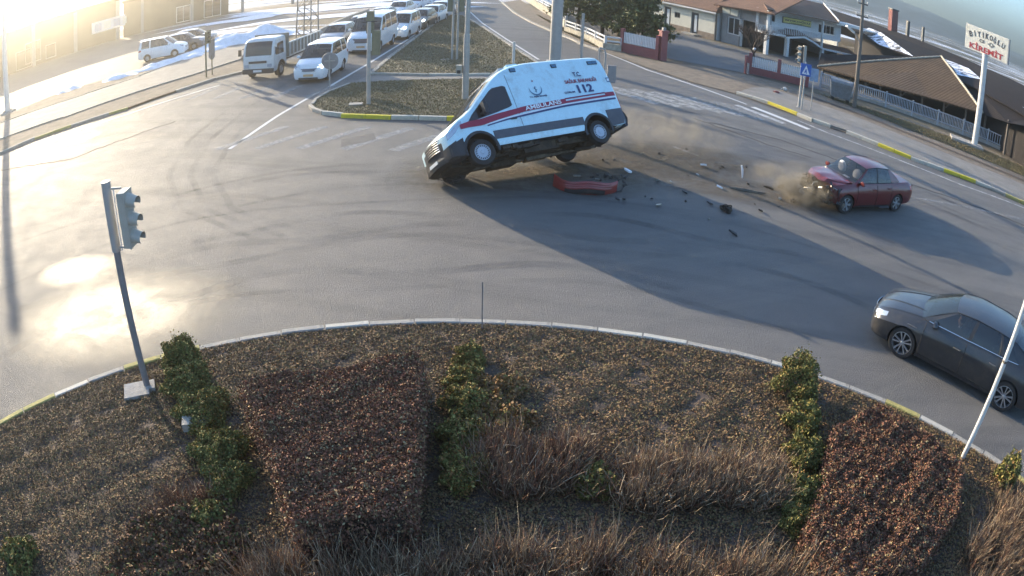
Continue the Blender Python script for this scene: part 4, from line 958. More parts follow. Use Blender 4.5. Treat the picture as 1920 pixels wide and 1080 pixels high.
qcar('hatchback', 'car_dark', (-7.28, 63.15), -98, 'dark off-roader near the far end of the inner lane', lit=True)
qcar('hatchback', 'van_white', (-12.11, 68.14), -97, 'white car at the outer edge of the queue near its far end')
qcar('hatchback', 'van_white', (-9.74, 71.12), -97, 'white car in the outer lane level with the dark off-roader')
qcar('sedan', 'van_white', (-7.49, 70.32), -98, 'last white car visible at the far end of the queue')
# parked on the lot
PGp = 'cars parked nose to tail on the lot at the left'
qcar('minivan', 'van_white', (-25.48, 47.84), 12, 'white people carrier parked on the lot in the low sun', group=PGp)
qcar('hatchback', 'car_dark', (-25.01, 50.56), 10, 'dark parked car with snow on its roof just beyond the white people carrier', group=PGp)
qcar('hatchback', 'car_dark', (-25.06, 52.63), 8, 'farthest of the three parked cars, dark under a snowy roof', group=PGp)
def snow_on(car, pts, z):
    o = MB(); n = 10; P = []
    (xa, xb_, hw) = pts
    for i in range(n+1):
        P.append([(xa+(xb_-xa)*i/n, hw*(-1+.2*j), z+.07*math.sqrt(max(0, 1-(abs(-1+.2*j))**3))*math.sqrt(max(0, math.sin(math.pi*i/n)))-.0) for j in range(11)])
    o.grid(P, 'snow'); q = o.build('snow_cover', car); return q
for c in [o for o in bpy.data.objects if o.get('group') == PGp and 'dark' in o['label']]: snow_on(c, (-1.75, -3.5, .60), 1.50)
# tipper truck
tk = thing('flatbed_truck', 'white flatbed truck with high slatted sides at the head of the outer lane', 'truck', group=QG)
stt = [(0, .42, 1.1, 1.16, .86, .7), (-.05, .38, 1.3, 1.38, .95, .8), (-.12, .38, 1.7, 1.8, .97, .8), (-.3, .38, 2.0, 2.12, .98, .8), (-.55, .40, 2.12, 2.24, .98, .8), (-1.5, .5, 2.12, 2.24, .98, .8), (-1.62, .5, 2.08, 2.18, .96, .8)]
lt = Loft(stt, 'van'); carve(lt.mb(16, 'truck_white'), 'cab', [(-.95, .6, 1.4, .42, .50), (-.95, -1.4, -.6, .42, .50)], tk)
q = MB(); lt.crown(q, -.035, -.25, -.86, .86, 'dark_glass', .02, 10, 14); q.build('windshield', tk)
for s_2 in (1, -1):
    q = MB(); lt.band(q, [-.3, -.55, -1.25], [1.28, 1.26, 1.28], [1.5, 1.9, 1.92], 'dark_glass', .01, 8, 3, s_2); q.build('window', tk)
    q = MB(); q.box((.02, s_2*.72, .78), (.04, .26, .16), 'lamp_clear'); q.build('headlight', tk)
    q = MB(); q.box((-.05, s_2*1.16, 1.55), (.08, .18, .36), 'black_plastic'); q.tube([(-.2, s_2*.95, 1.75), (-.05, s_2*1.12, 1.7)], .02, 'black_plastic'); q.build('mirror', tk)
q = MB(); q.box((.02, 0, .48), (.12, 1.9, .26), 'black_plastic'); q.box((.085, 0, .5), (.02, .52, .12), 'plate_white'); q.build('bumper', tk)
q = MB(); q.box((.04, 0, .98), (.03, 1.1, .12), 'black_plastic'); q.build('grille', tk)
q = MB(); q.box((-3.9, 0, .68), (4.7, .8, .2), 'underbody'); q.box((-3.95, 0, .95), (4.5, 2.1, .12), 'truck_white'); q.build('flatbed', tk)
mat('truck_side', (.2, .19, .16), .7, noise=.3, dirt=(.1, .08, .06))
for s_2 in (1, -1):
    q = MB(); q.box((-3.95, s_2*1.06, 1.35), (4.5, .05, .7), 'truck_side'); sd_ = q.build('side_board', tk)
    q = MB()
    for k in range(10): q.box((-1.8-.48*k, s_2*1.10, 1.35), (.06, .05, .72), 'truck_white')
    q.box((-3.95, s_2*1.10, 1.72), (4.55, .07, .07), 'truck_white'); q.build('rib', sd_)
q = MB(); q.box((-1.72, 0, 1.6), (.06, 2.15, 1.35), 'truck_side'); q.build('headboard', tk)
for x in (-.95, -4.7):
    for s_2 in (1, -1): wheel(tk, (x, s_2*.84, .40), .40, .26, 'plain', s_2)
tk.location = (*(-13.57, 33.96), .006); tk.rotation_euler = (0, 0, R(-96))

# ---- torn-off bumper and wreckage on the road
paint('bumper_red', (.27, .035, .03), .35, dirt=(.12, .07, .05), amt=.4)
rb = thing('torn_bumper', 'torn-off red bumper lying on the asphalt in the shadow of the ambulance', 'bumper')
def bumper_pt(t, v_):   # t -1..1 across, v 0..1 section
    x = t*.86; y = -.42*(1-abs(t)**2.6); r_ = .33
    a = R(-70+150*v_); return (x, y-r_*.55*math.cos(a)*(1-.25*t*t), .15+r_*.62*math.sin(a)+.05*math.sin(t*4+1)+.06*t)
b_ = MB(); b_.grid([[bumper_pt(-1+.1*i, j/8) for j in range(9)] for i in range(21)], 'bumper_red')
b_.build('shell', rb, sharp=40)
b_ = MB(); b_.grid([[tuple(Vector(bumper_pt(-.62+.062*i, .25+.3*j/3))+Vector((0, -.012, 0))) for j in range(4)] for i in range(21)], 'black_plastic'); b_.build('grille', rb)
b_ = MB()
for v_ in (.62, .74, .88): b_.tube([tuple(Vector(bumper_pt(-.8+.1*i, v_))+Vector((0, -.016, .004))) for i in range(17)], .02, 'bumper_red', n=6)
b_.build('moulding', rb)
b_ = MB(); b_.tube([bumper_pt(.98, .2), (.98, -.1, .10), (1.08, .1, .2), (1.10, .32, .38), (1.2, .42, .44)], [.03, .03, .02, .02, .015], 'black_plastic', n=6)
for k in range(14): c = Vector((.55+rnd.uniform(-.1, .55), .02+rnd.uniform(-.1, .3), .2+rnd.uniform(0, .25))); b_.tube([c, c+Vector((rnd.uniform(-.1, .12), rnd.uniform(-.1, .1), rnd.uniform(-.1, .12)))], rnd.uniform(.01, .03), 'black_plastic', n=5)
b_.build('bracket', rb)
b_ = MB(); b_.box((-.25, .05, .28), (.2, .08, .02), 'bare_metal', rz=.3); b_.build('clip', rb); b_ = MB(); b_.box((.3, -.02, .3), (.12, .05, .03), 'bare_metal'); b_.build('clip', rb)
rb.location = (*(1.84, 18.27), .02); rb.rotation_euler = (R(6), R(4), R(-5)); rb.scale = (1., 1., 1.)
def shard(kind, loc, s, mt, label, name='debris_piece', z=0., grp='small wreckage scattered on the road', cat='debris', rot=None):
    b_ = MB(); rr = random.Random(int(loc[0]*100+loc[1]*1000))
    if kind == 'lump':
        for k in range(9):
            M_ = Euler((rr.uniform(0, 3), rr.uniform(0, 3), rr.uniform(0, 3))).to_matrix(); b_.box((rr.uniform(-.5, .5)*s, rr.uniform(-.4, .4)*s, rr.uniform(.1, .55)*s), (s*rr.uniform(.2, .6), s*rr.uniform(.2, .5), s*rr.uniform(.1, .4)), mt, M=M_)
        for k in range(5): c = Vector((rr.uniform(-.5, .5)*s, rr.uniform(-.5, .5)*s, .3*s)); b_.tube([c, c+Vector((rr.uniform(-.4, .4)*s, rr.uniform(-.4, .4)*s, rr.uniform(-.3, .4)*s))], .07*s, mt, n=5)
    elif kind == 'rod': b_.tube([(-s, 0, .03), (-s*.3, .05*s, .05), (s*.4, .02*s, .04), (s, .12*s, .03)], [.03, .04, .03, .015], mt, n=6); b_.tube([(-s, 0, .03), (s*.8, -.14*s, .03)], .02, mt, n=5)
    else:
        n = rr.randint(4, 6); P = [(s*rr.uniform(.5, 1)*math.cos(2*math.pi*k/n), s*rr.uniform(.3, .8)*math.sin(2*math.pi*k/n)) for k in range(n)]
        b_.prism(P, 0, .3*s+.008, mt); b_.v = [(x, y, zz+.35*x*(1 if rr.random() > .0 else 0)) for x, y, zz in b_.v]; mz = min(q[2] for q in b_.v); b_.v = [(x, y, zz-mz) for x, y, zz in b_.v]
    o = b_.build(name); o.location = (*loc, z+.007); o.rotation_euler = rot or (0, 0, rr.uniform(0, 6)); tag(o, label, cat, grp); return o
shard('lump', (5.61, 17.24), .30, 'underbody', 'dark crumpled engine part on the asphalt left of the red sedan')
shard('rod', (6.84, 18.99), .55, 'torn_metal', 'long thin strip of broken trim lying left of the red sedan', rot=(0, 0, R(-12)))
shard('chip', (5.39, 15.59), .14, 'black_plastic', 'black plastic fragment alone on the open asphalt below the wreckage')
shard('chip', (5.89, 19.03), .13, 'mark_white', 'white fragment lying near the middle of the wreckage trail')
shard('chip', (5.85, 20.96), .17, 'mark_white', 'white fragment at the end of the short road line, farthest up the trail')
shard('rod', (6.94, 20.24), .22, 'mark_white', 'slim white piece standing almost upright in the trail', rot=(R(20), R(78), 0), z=.2)
shard('chip', (3.22, 19.80), .16, 'mark_white', 'pale bent piece just right of the torn bumper')
shard('chip', (4.02, 19.17), .12, 'bare_metal', 'small metallic piece right of the torn bumper in shadow')
shard('chip', (8.19, 19.72), .16, 'black_plastic', 'black shard flying on edge at the rim of the dust', rot=(R(80), 0, 0), z=.05)
shard('rod', (7.69, 19.49), .18, 'underbody', 'short dark rod between the trim strip and the dust')
shard('lump', (8.20, 18.50), .16, 'torn_metal', 'twisted bracket just in front of the red sedan')
shard('chip', (8.34, 18.62), .09, 'mark_white', 'bright white chip beside the twisted bracket')
shard('chip', (7.02, 19.63), .10, 'underbody', 'dark flake right above the long trim strip')
shard('chip', (7.50, 21.40), .08, 'black_plastic', 'black flake beside the upright white piece')
fx = []
for k, (px_) in enumerate([(2.12, 20.52), (0.68, 20.68), (4.57, 21.93), (3.96, 21.83), (2.96, 20.91), (2.56, 20.72), (5.12, 19.90), (4.43, 19.18), (4.70, 18.36), (4.56, 17.68), (3.60, 17.65), (3.70, 17.17), (3.45, 17.82), (2.82, 17.47), (5.24, 17.62), (4.95, 16.49), (2.64, 17.47), (6.73, 17.39), (7.51, 17.96), (5.44, 20.03), (3.08, 19.25), (6.44, 20.97), (5.70, 22.80), (7.76, 18.57), (6.72, 17.94), (6.57, 21.12)]):
    fx.append(shard('chip', px_, .05+.03*(k % 3), ['black_plastic', 'underbody', 'black_plastic', 'bare_metal'][k % 4], 'tiny broken fragment scattered on the asphalt between bumper and red sedan', name='fragment', grp='tiny fragments between bumper and red sedan'))
marks = [(o.location, p_) for o, p_ in [(q, {'dark crumpled': 'the crumpled engine part', 'long thin': 'the long trim strip', 'black plastic': 'the lone black plastic fragment', 'white fragment lying': 'the white fragment in mid trail', 'white fragment at': 'the farthest white fragment', 'slim white': 'the upright white piece', 'pale bent': 'the pale bent piece', 'small metallic': 'the small metallic piece', 'twisted bracket': 'the twisted bracket'}.get(next((k for k in ('dark crumpled', 'long thin', 'black plastic', 'white fragment lying', 'white fragment at', 'slim white', 'pale bent', 'small metallic', 'twisted bracket') if q['label'].startswith(k)), ''))) for q in bpy.data.objects if q.get('category') == 'debris' and q.name.startswith('debris_piece')] if p_]
marks += [(rb.location, 'the torn red bumper'), (Vector((*(1.47, 20.66), 0)), 'the rear wheel of the ambulance near the road'), (Vector((*(-0.97, 18.84), 0)), 'the front wheel of the ambulance')]
seen_l = {}
for o in sorted(fx, key=lambda q: q.location.x):
    loc_, ph_ = min(marks, key=lambda q: (q[0]-o.location).length); d_ = o.location-loc_
    dr_ = ('just right of' if d_.x > 0 else 'just left of') if abs(d_.x) > abs(d_.y) else ('on the far side of' if d_.y > 0 else 'on the near side of')
    n_ = seen_l.get((dr_, ph_), 0); seen_l[(dr_, ph_)] = n_+1
    o['label'] = '%s %s %s' % (['tiny fragment', 'second tiny fragment', 'third tiny fragment', 'fourth tiny fragment', 'fifth tiny fragment', 'sixth tiny fragment'][min(n_, 5)], dr_, ph_)
for k, q_ in enumerate([(2.11, 19.11), (2.28, 19.32), (2.51, 19.23), (2.66, 19.12), (2.77, 19.28), (2.32, 18.87)]):
    shard('lump', q_, .09, 'black_plastic', '%s tangled dark scrap from the left by the right tip of the torn bumper' % ['first', 'second', 'fourth', 'fifth', 'sixth', 'third'][k], name='fragment', grp='tangled bits by the torn bumper')

# ------------------------------------------------------------ street furniture
mat('pole_grey', (.36, .35, .33), .5, .1, noise=.12, dirt=(.15, .12, .09), dirt_scale=3, dirt_amt=.4)
mat('pole_white', (.60, .59, .56), .5, noise=.08, dirt=(.3, .26, .2), dirt_scale=2, dirt_amt=.4)
mat('pole_dark', (.19, .19, .195), .55, .1, noise=.15)
mat('signal_grey', (.38, .355, .30), .6, noise=.1, dirt=(.17, .15, .12), dirt_amt=.4)
mat('signal_black', (.03, .03, .032), .5, noise=.1)
mat('sign_blue', (.02, .10, .38), .5, noise=.05); mat('sign_white', (.7, .7, .7), .5, noise=.04)
mat('sign_back', (.26, .25, .25), .6, .2, noise=.15)
mat('concrete', (.33, .31, .28), .9, noise=.2, scale=4, bump=.5, bscale=20, dirt=(.16, .13, .1), dirt_scale=3, dirt_amt=.7)
mat('lattice_steel', (.22, .21, .19), .6, .3, noise=.2)
mat('wood_pole', (.14, .12, .10), .85, noise=.3, scale=6, bump=.4, stretch=(1, 1, .1))
mat('bin_grey', (.20, .21, .22), .55, .2, noise=.2, dirt=(.12, .09, .07), dirt_scale=2, dirt_amt=.6)
def signal_head(root, c, face, back='signal_grey', s=1., visor_dir=1):
    """three-lamp head; face = heading the lamps look at"""
    F = Matrix.Rotation(face, 4, 'Z'); M_ = Matrix.Translation(c) @ F
    b_ = MB(); b_.box((.02, 0, 0), (.15*s, .30*s, .98*s), back); b_.box((.105*s, 0, 0), (.02, .34*s, 1.0*s), back); b_.xf(M_); h_ = b_.build('signal_head', root)
    for k in (-1, 0, 1):
        v_ = MB(); z = k*.32*s; P = []
        for i in range(11):
            a = R(-35+250*i/10); P.append([(.11*s, .135*s*math.cos(a), z+.135*s*math.sin(a)), (.31*s, .13*s*math.cos(a), z-.04*s+.10*s*math.sin(a))])
        v_.grid(P, back if back != 'signal_black' else 'signal_grey'); v_.xf(M_); v_.build('visor', h_, sharp=80)
        v_ = MB(); v_.lathe([(.001, .125*s), (.11*s, .12*s)], c=(0, 0, z), axis='X', n=14, mt='signal_black'); v_.xf(M_); v_.build('lens', h_)
    return h_
def pole(root, P, r, mt, name='pole', n=14): b_ = MB(); b_.tube(P, r, mt, n=n); return b_.build(name, root)

# leaning signal beside the flower bed (lamps look to the right)
t = thing('traffic_light', 'grey traffic light with three hooded lamps on a leaning pole in the flower bed', 'traffic light', (*(-5.97, 8.04), .15))
pole(t, [(0, 0, 0), (.02, .02, 2.55), (.01, .02, 3.62)], [.062, .062, .058], 'pole_dark'); b_ = MB(); b_.tube([(.02, .02, 2.5), (.01, .02, 3.62)], .082, 'pole_grey', n=14); b_.build('sleeve', t)
signal_head(t, (.31, .04, 3.02), R(4), s=.88)
for z in (2.56, 3.50): b_ = MB(); b_.tube([(0, .02, z), (.30, .04, z)], .018, 'pole_grey', n=6); b_.build('bracket', t)
b_ = MB(); b_.tube([(.03, .02, 2.5), (.13, .04, 2.5), (.14, .04, 3.5), (.03, .02, 3.52)], .012, 'sign_white', n=6); b_.build('cable', t)
b_ = MB(); b_.box((0, 0, .01), (.30, .26, .10), 'concrete', rz=.5); b_.build('footing', t)
b_ = MB(); b_.box((0, 0, .0), (.50, .42, .12), 'concrete'); o = b_.build('utility_slab'); o.location = (*(-6.12, 7.87), .16); o.rotation_euler = (0, 0, R(28)); tag(o, 'flat concrete slab lying at the foot of the leaning traffic light', 'slab')
b_ = MB(); b_.box((0, 0, .0), (.42, .22, .14), 'kerb_faded'); o = b_.build('stone_block'); o.location = (*(-4.54, 7.10), .36); o.rotation_euler = (0, 0, R(20)); tag(o, 'pale stone block half hidden between the green bushes by the leaning light', 'stone')
# slanting lamp pole in front of the grey sedan
t = thing('lamp_pole', 'pale bare pole rising in front of the grey sedan at the right', 'pole', (*(7.72, 6.77), .1))
pole(t, [(0, 0, 0), (0, 0, 2.4), (0, 0, 6.2)], [.050, .048, .046], 'pole_white'); b_ = MB(); b_.tube([(0, 0, 1.95), (0, 0, 1.99)], .056, 'wood_pole'); b_.build('band', t)
# thin stick on the kerb
b_ = MB(); b_.tube([(0, 0, 0), (-.01, 0, .95)], .012, 'pole_dark', n=6); o = b_.build('marker_rod'); o.location = (*(-0.48, 10.57), .1); tag(o, 'thin metal rod standing just behind the kerb in the middle of the bed', 'rod')

# median: signal on the near lawn, seen from behind
t = thing('traffic_light', 'traffic light on the near median lawn, its olive head seen from behind', 'traffic light', (*(-5.95, 26.99), .11))
pole(t, [(0, 0, 0), (0, 0, 2.2), (0, 0, 3.45)], [.085, .08, .075], 'pole_grey')
mat('signal_olive', (.17, .16, .10), .6, noise=.15)
signal_head(t, (.0, .16, 3.42), R(96), back='signal_olive', s=.95); signal_head(t, (.26, .10, 2.55), R(96), back='signal_olive', s=1.05)
b_ = MB(); b_.tube([(-.3, .1, 3.45), (.3, .1, 3.45)], .03, 'signal_black', n=6); b_.build('crossbar', t)
t = thing('road_sign', 'round sign seen from its grey back in front of the leading white minivan', 'road sign', (*(-8.57, 30.52), .1))
pole(t, [(0, 0, 0), (0, 0, 1.55)], .03, 'pole_grey'); b_ = MB(); b_.lathe([(.001, -.02), (.40, -.02), (.41, 0), (.40, .02), (.001, .02)], c=(0, .05, 1.28), axis='Y', n=30, mt='sign_back'); b_.build('disc', t)
b_ = MB(); b_.box((.0, -.0, 1.28), (.5, .04, .05), 'pole_grey'); b_.build('bracket', t)
t = thing('sign_mast', 'twin-post mast with round sign and two panels on the far median lawn', 'road sign', (*(-3.58, 37.64), .1))
for x in (-.13, .13): pole(t, [(x, 0, 0), (x, 0, 4.6)], .06, 'pole_grey')
b_ = MB(); b_.lathe([(.001, -.02), (.36, -.02), (.36, .02), (.001, .02)], c=(0, -.08, 3.85), axis='Y', n=24, mt='sign_back'); b_.build('disc', t)
for x in (-.32, .32): b_ = MB(); b_.box((x, -.05, 3.15), (.26, .10, .75), 'signal_olive'); b_.build('panel', t)
b_ = MB(); b_.box((-.5, 0, -.02), (.5, .3, .08), 'concrete', rz=.3); b_.build('footing', t)
t = thing('street_lamp', 'tall stepped lamp mast with a small camera box on the near median lawn', 'street lamp', (*(-2.19, 27.98), .1))
pole(t, [(0, 0, 0), (0, 0, 1.75), (0, 0, 1.8), (0, 0, 2.75)], [.14, .13, .13, .125], 'pole_grey', 'lower_shaft'); pole(t, [(0, 0, 2.7), (.02, 0, 9)], [.10, .08], 'pole_grey')
b_ = MB(); b_.box((-.27, -.05, 1.28), (.22, .2, .34), 'signal_grey'); b_.box((-.27, -.16, 1.18), (.14, .03, .14), 'signal_black'); b_.build('box', t)
t = thing('traffic_pole', 'massive grey steel pole rising behind the roof of the tipped ambulance', 'pole', (*(1.77, 37.91), .1))
pole(t, [(0, 0, 0), (0, 0, 12)], [.32, .27], 'pole_grey', n=24); b_ = MB(); b_.box((0, 0, .03), (.9, .9, .1), 'concrete'); b_.build('base_plate', t)
t = thing('sign_post', 'slim square post just right of the massive steel pole', 'post', (*(3.24, 38.84), .05))
pole(t, [(0, 0, 0), (0, 0, 2.9)], .085, 'pole_grey', n=4)
t = thing('bollard', 'short white post behind the roof of the ambulance at the median tip', 'post', (*(-0.43, 36.59), .1)); pole(t, [(0, 0, 0), (0, 0, 1.25)], .075, 'pole_white')
t = thing('bent_post', 'short bent post with a dark panel showing behind the rear of the ambulance', 'post', (*(3.74, 31.75), .0))
pole(t, [(0, 0, 0), (0, 0, 1.75), (-.05, 0, 1.95), (-.28, 0, 2.02)], .04, 'pole_grey'); pole(t, [(-.28, 0, 0), (-.28, 0, 2.02)], .03, 'pole_grey'); b_ = MB(); b_.box((.33, 0, .78), (.40, .12, .85), 'sign_back'); b_.build('panel', t)
# right-hand pavement
t = thing('traffic_light', 'slim traffic light with black lamps facing left on the right-hand pavement', 'traffic light', (*(14.06, 32.78), .12))
pole(t, [(0, 0, 0), (0, 0, 3.3)], .065, 'pole_grey'); b_ = MB(); b_.box((.03, 0, 2.85), (.16, .2, 1.0), 'signal_grey'); b_.build('backplate', t); signal_head(t, (-.20, -.1, 2.85), R(195), back='signal_black', s=.95)
b_ = MB(); b_.lathe([(.16, 0), (.1, .05), (.06, .06)], n=12, mt='concrete'); b_.build('footing', t)
t = thing('pedestrian_sign', 'square blue pedestrian crossing sign on its own post beside the slim traffic light', 'road sign', (*(13.98, 32.20), .12))
pole(t, [(0, 0, 0), (0, 0, 2.55)], .04, 'pole_grey')
sg = MB(); sg.box((0, -.06, 2.15), (.62, .03, .66), 'sign_blue'); sg = sg.build('sign_plate', t)
b_ = MB(); b_.add([(-.23, -.083, 1.92), (.23, -.083, 1.92), (0, -.083, 2.40)], [(0, 1, 2)], 'sign_white')
b_.add([(-.05, -.088, 1.95), (-.09, -.088, 2.02), (-.02, -.088, 2.2), (.03, -.088, 2.2), (.07, -.088, 1.95), (.03, -.088, 1.95), (0, -.088, 2.06)], [tuple(range(7))], 'sign_blue'); b_.build('symbol', sg)
b_ = MB(); b_.box((.22, .3, 1.95), (.5, .03, .7), 'sign_blue'); t2 = b_.build('notice_board'); t2.location = (*(14.40, 32.12), .1); tag(t2, 'faded blue board standing behind the pedestrian sign post', 'board')
MATS['sign_faded'] = mat('sign_faded', (.22, .30, .42), .6, noise=.15); t2.data.materials[0] = MATS['sign_faded']
b_ = MB(); b_.tube([(.22, .3, 0), (.22, .3, 1.7)], .03, 'pole_grey'); b_.build('leg', t2)
t = thing('utility_pole', 'old wooden utility pole with crossarms and a lamp behind the railing and rubbish bin', 'utility pole', (*(19.32, 36.19), .05))
pole(t, [(0, 0, 0), (0, .02, 3), (.02, .04, 5.2), (.02, .04, 6.9)], [.15, .13, .11, .10], 'wood_pole')
for z, l in ((6.55, .35), (5.75, .42)): b_ = MB(); b_.tube([(-l, 0, z), (l, 0, z)], .05, 'wood_pole', n=6); b_.build('crossarm', t)
for z, l in ((6.6, .35), (5.8, .42)):
    for x in (-l, 0, l): b_ = MB(); b_.lathe([(.02, 0), (.055, .04), (.05, .14), (.001, .17)], c=(x, 0, z), n=8, mt='pole_white'); b_.build('insulator', t)
b_ = MB(); b_.tube([(0, 0, 4.0), (-.45, 0, 4.55), (-.55, 0, 4.6)], .03, 'pole_grey'); ar = b_.build('lamp_arm', t); b_ = MB(); b_.box((-.80, 0, 4.75), (.62, .28, .12), 'pole_white', M=Matrix.Rotation(R(28), 3, 'Y')); b_.build('lamp_head', ar)
t = thing('rubbish_bin', 'grey wheeled rubbish container standing in front of the railing', 'bin', (*(18.94, 37.58), .05), R(-22))
b_ = MB(); vs = [(-.62, -.42, .22), (.62, -.42, .22), (.62, .42, .22), (-.62, .42, .22), (-.72, -.52, 1.15), (.72, -.52, 1.15), (.72, .52, 1.15), (-.72, .52, 1.15)]
b_.add(vs, [(0, 1, 2, 3), (0, 1, 5, 4), (1, 2, 6, 5), (2, 3, 7, 6), (3, 0, 4, 7)], 'bin_grey'); b_.build('tub', t)
b_ = MB(); b_.grid([[(x, .54*math.cos(a), 1.15+.2*math.sin(a)) for a in [math.pi*k/8 for k in range(9)]] for x in (-.74, 0, .74)], 'bin_grey'); b_.build('lid', t)
for x in (-.5, .5):
    for y in (-.35, .35): b_ = MB(); b_.lathe([(.001, -.03), (.10, -.03), (.10, .03), (.001, .03)], c=(x, y, .11), axis='Y', n=12, mt='rubber'); b_.build('wheel', t)
b_ = MB(); b_.tube([(-.7, -.56, 1.0), (.7, -.56, 1.0)], .025, 'bin_grey', n=6); b_.build('rail', t)

# billboard
t = thing('billboard', 'tilted cream billboard with dark and red lettering on a tall white pole', 'billboard', (*(27.15, 32.57), .1))
pole(t, [(0, 0, 0), (0, 0, 6.0)], [.23, .20], 'pole_white', n=18); b_ = MB(); b_.box((-.5, .3, .06), (2.4, 1.2, .16), 'concrete', rz=-.5); b_.build('footing', t)
mat('billboard_cream', (.66, .64, .56), .6, noise=.06, dirt=(.42, .38, .26), dirt_scale=1.2, dirt_amt=.6); mat('letters_black', (.05, .05, .055), .6); mat('letters_red', (.34, .02, .03), .6)
BY = R(-60)   # faces the junction
Mb = Matrix.Translation((.12, 0, 6.72)) @ Matrix.Rotation(BY, 4, 'Z')
b_ = MB(); b_.box((0, 0, 0), (3.4, .24, 1.62), 'pole_white'); b_.box((0, -.125, 0), (3.33, .02, 1.55), 'billboard_cream'); b_.box((1.715, 0, 0), (.04, .26, 1.64), 'sign_back'); b_.xf(Mb); bd = b_.build('board', t)
def on_board(body, x, z, wd, ht, mt, ang=0.):
    me = text_mesh(body, .3, mt, extrude=.006); M_ = Mb @ Matrix.Translation((x, -.145, z)) @ Matrix.Rotation(ang, 4, 'Y') @ Matrix.Rotation(math.pi/2, 4, 'X'); return place_mesh(me, 'lettering', M_, bd, wd, ht)
for k, ch in enumerate('BIYIKOĞLU'):
    f = -1+2*k/8; wd = .10 if ch == 'I' else .25; on_board(ch, f*1.28, .44-.22*f*f, wd if ch != 'I' else .07, .36 if ch != 'Ğ' else .46, 'letters_black', ang=f*.30)
on_board('CE', -.38, -.0, .40, .2, 'letters_black'); on_board('KİREMİT', 0, -.46, 2.65, .48, 'letters_red')
b_ = MB()
for s_2 in (1, .62): b_.tube([(.35+.26*s_2, -.145, -.02), (.35, -.145, -.02+.14*s_2), (.35-.26*s_2, -.145, -.02), (.35, -.145, -.02-.14*s_2), (.35+.26*s_2, -.145, -.02)], .014, 'letters_black', n=4)
b_.xf(Mb); b_.build('emblem', bd)

# lattice pylon and the pole at the far left
t = thing('lattice_pylon', 'steel lattice pylon rising beside the truck at the edge of the snowy lot', 'pylon', (*(-15.29, 48.30), 0), R(-10))
hw = lambda z: .62-.02*z
for sx_ in (-1, 1):
    for sy_ in (-1, 1): b_ = MB(); b_.tube([(sx_*hw(0), sy_*hw(0), 0), (sx_*hw(14), sy_*hw(14), 14)], .06, 'lattice_steel', n=4); b_.build('leg', t)
for k in range(16):
    z0, z1 = k*.85, (k+1)*.85; a, c = hw(z0), hw(z1); b_ = MB(); sg_ = 1 if k % 2 else -1
    for (p0, p1) in (((-a*sg_, -a, z0), (c*sg_, -c, z1)), ((-a*sg_, a, z0), (c*sg_, c, z1)), ((-a, -a*sg_, z0), (-c, c*sg_, z1)), ((a, -a*sg_, z0), (c, c*sg_, z1))): b_.tube([p0, p1], .028, 'lattice_steel', n=4)
    b_.tube([(-c, -c, z1), (c, -c, z1)], .025, 'lattice_steel', n=4); b_.build('brace', t)
t = thing('steel_mast', 'broad pale mast at the extreme left standing in the glare of the sun', 'mast', (*(-35.45, 34.91), 0))
pole(t, [(0, 0, 0), (0, 0, .3), (0, 0, 8.9)], [.30, .24, .20], 'pole_white', n=20); b_ = MB(); b_.lathe([(.75, 0), (.7, .12), (.45, .2)], n=8, mt='concrete'); b_.build('footing', t)
t = thing('traffic_light', 'small traffic light with two posts on the left verge beyond the pavement', 'traffic light', (*(-17.68, 35.73), .1))
pole(t, [(0, 0, 0), (0, 0, 2.75)], .055, 'signal_olive'); signal_head(t, (.2, 0, 2.45), R(-60), back='signal_olive', s=.8)
t = thing('road_sign', 'upright oval-ended sign board next to the small traffic light on the left verge', 'road sign', (*(-17.60, 36.41), .1))
pole(t, [(0, 0, 0), (0, 0, 1.2)], .04, 'signal_olive'); b_ = MB(); b_.prism([(-.2, 0), (-.1, -.15), (.1, -.15), (.2, 0), (.2, 1.1), (-.2, 1.1)], -.03, .03, 'sign_back'); b_.xf(Matrix.Translation((0, 0, 1.1)) @ Matrix.Rotation(math.pi/2, 4, 'X')); b_.build('panel', t)

# ------------------------------------------------------------ fences on the right
mat('fence_red', (.25, .075, .075), .7, noise=.15, dirt=(.14, .08, .07), dirt_scale=2, dirt_amt=.5)
mat('fence_white', (.62, .62, .62), .6, noise=.1, dirt=(.35, .32, .3), dirt_scale=3, dirt_amt=.4)
mat('fence_blue', (.07, .085, .13), .6, noise=.1)
mat('railing_grey', (.33, .36, .40), .6, noise=.12, dirt=(.2, .18, .16), dirt_scale=2, dirt_amt=.5)
mat('stone_wall', (.42, .38, .30), .9, noise=.35, scale=2.5, bump=.6, bscale=6, dirt=(.2, .17, .13), dirt_scale=2, dirt_amt=.7)
def picket_fence(name, label, a, c, h, n, red_h, top='fence_white', blue=False):
    L_ = math.dist(a, c); t = thing(name, label, 'fence', (*a, 0), math.atan2(c[1]-a[1], c[0]-a[0]))
    b_ = MB(); b_.box((L_/2, 0, red_h/2), (L_, .14, red_h), 'fence_red'); b_.build('base_wall', t)
    posts = [0, L_/2, L_] if L_ > 3.5 else [0, L_]
    for x in posts: b_ = MB(); b_.box((x, 0, h/2+.08), (.22, .24, h+.16), 'fence_red'); b_.build('post', t)
    for z in (red_h+.1, h-.12): b_ = MB(); b_.box((L_/2, 0, z), (L_, .04, .05), 'fence_blue' if blue else 'fence_white'); b_.build('rail', t)
    pm = None
    for i in range(n):
        x = (i+.5)*L_/n
        if min(abs(x-q) for q in posts) < .1: continue
        if pm is None:
            b_ = MB(); hh = h-red_h-.08; b_.prism([(-.045, 0), (.045, 0), (.045, hh-.06), (0, hh), (-.045, hh-.06)], -.015, .015, 'fence_white'); b_.xf(Matrix.Rotation(math.pi/2, 4, 'X')); pm = b_.mesh('picket')
        o = bpy.data.objects.new('picket', pm); COL.objects.link(o); o.parent = t; o.location = (x, -.045, red_h+.04)
    return t
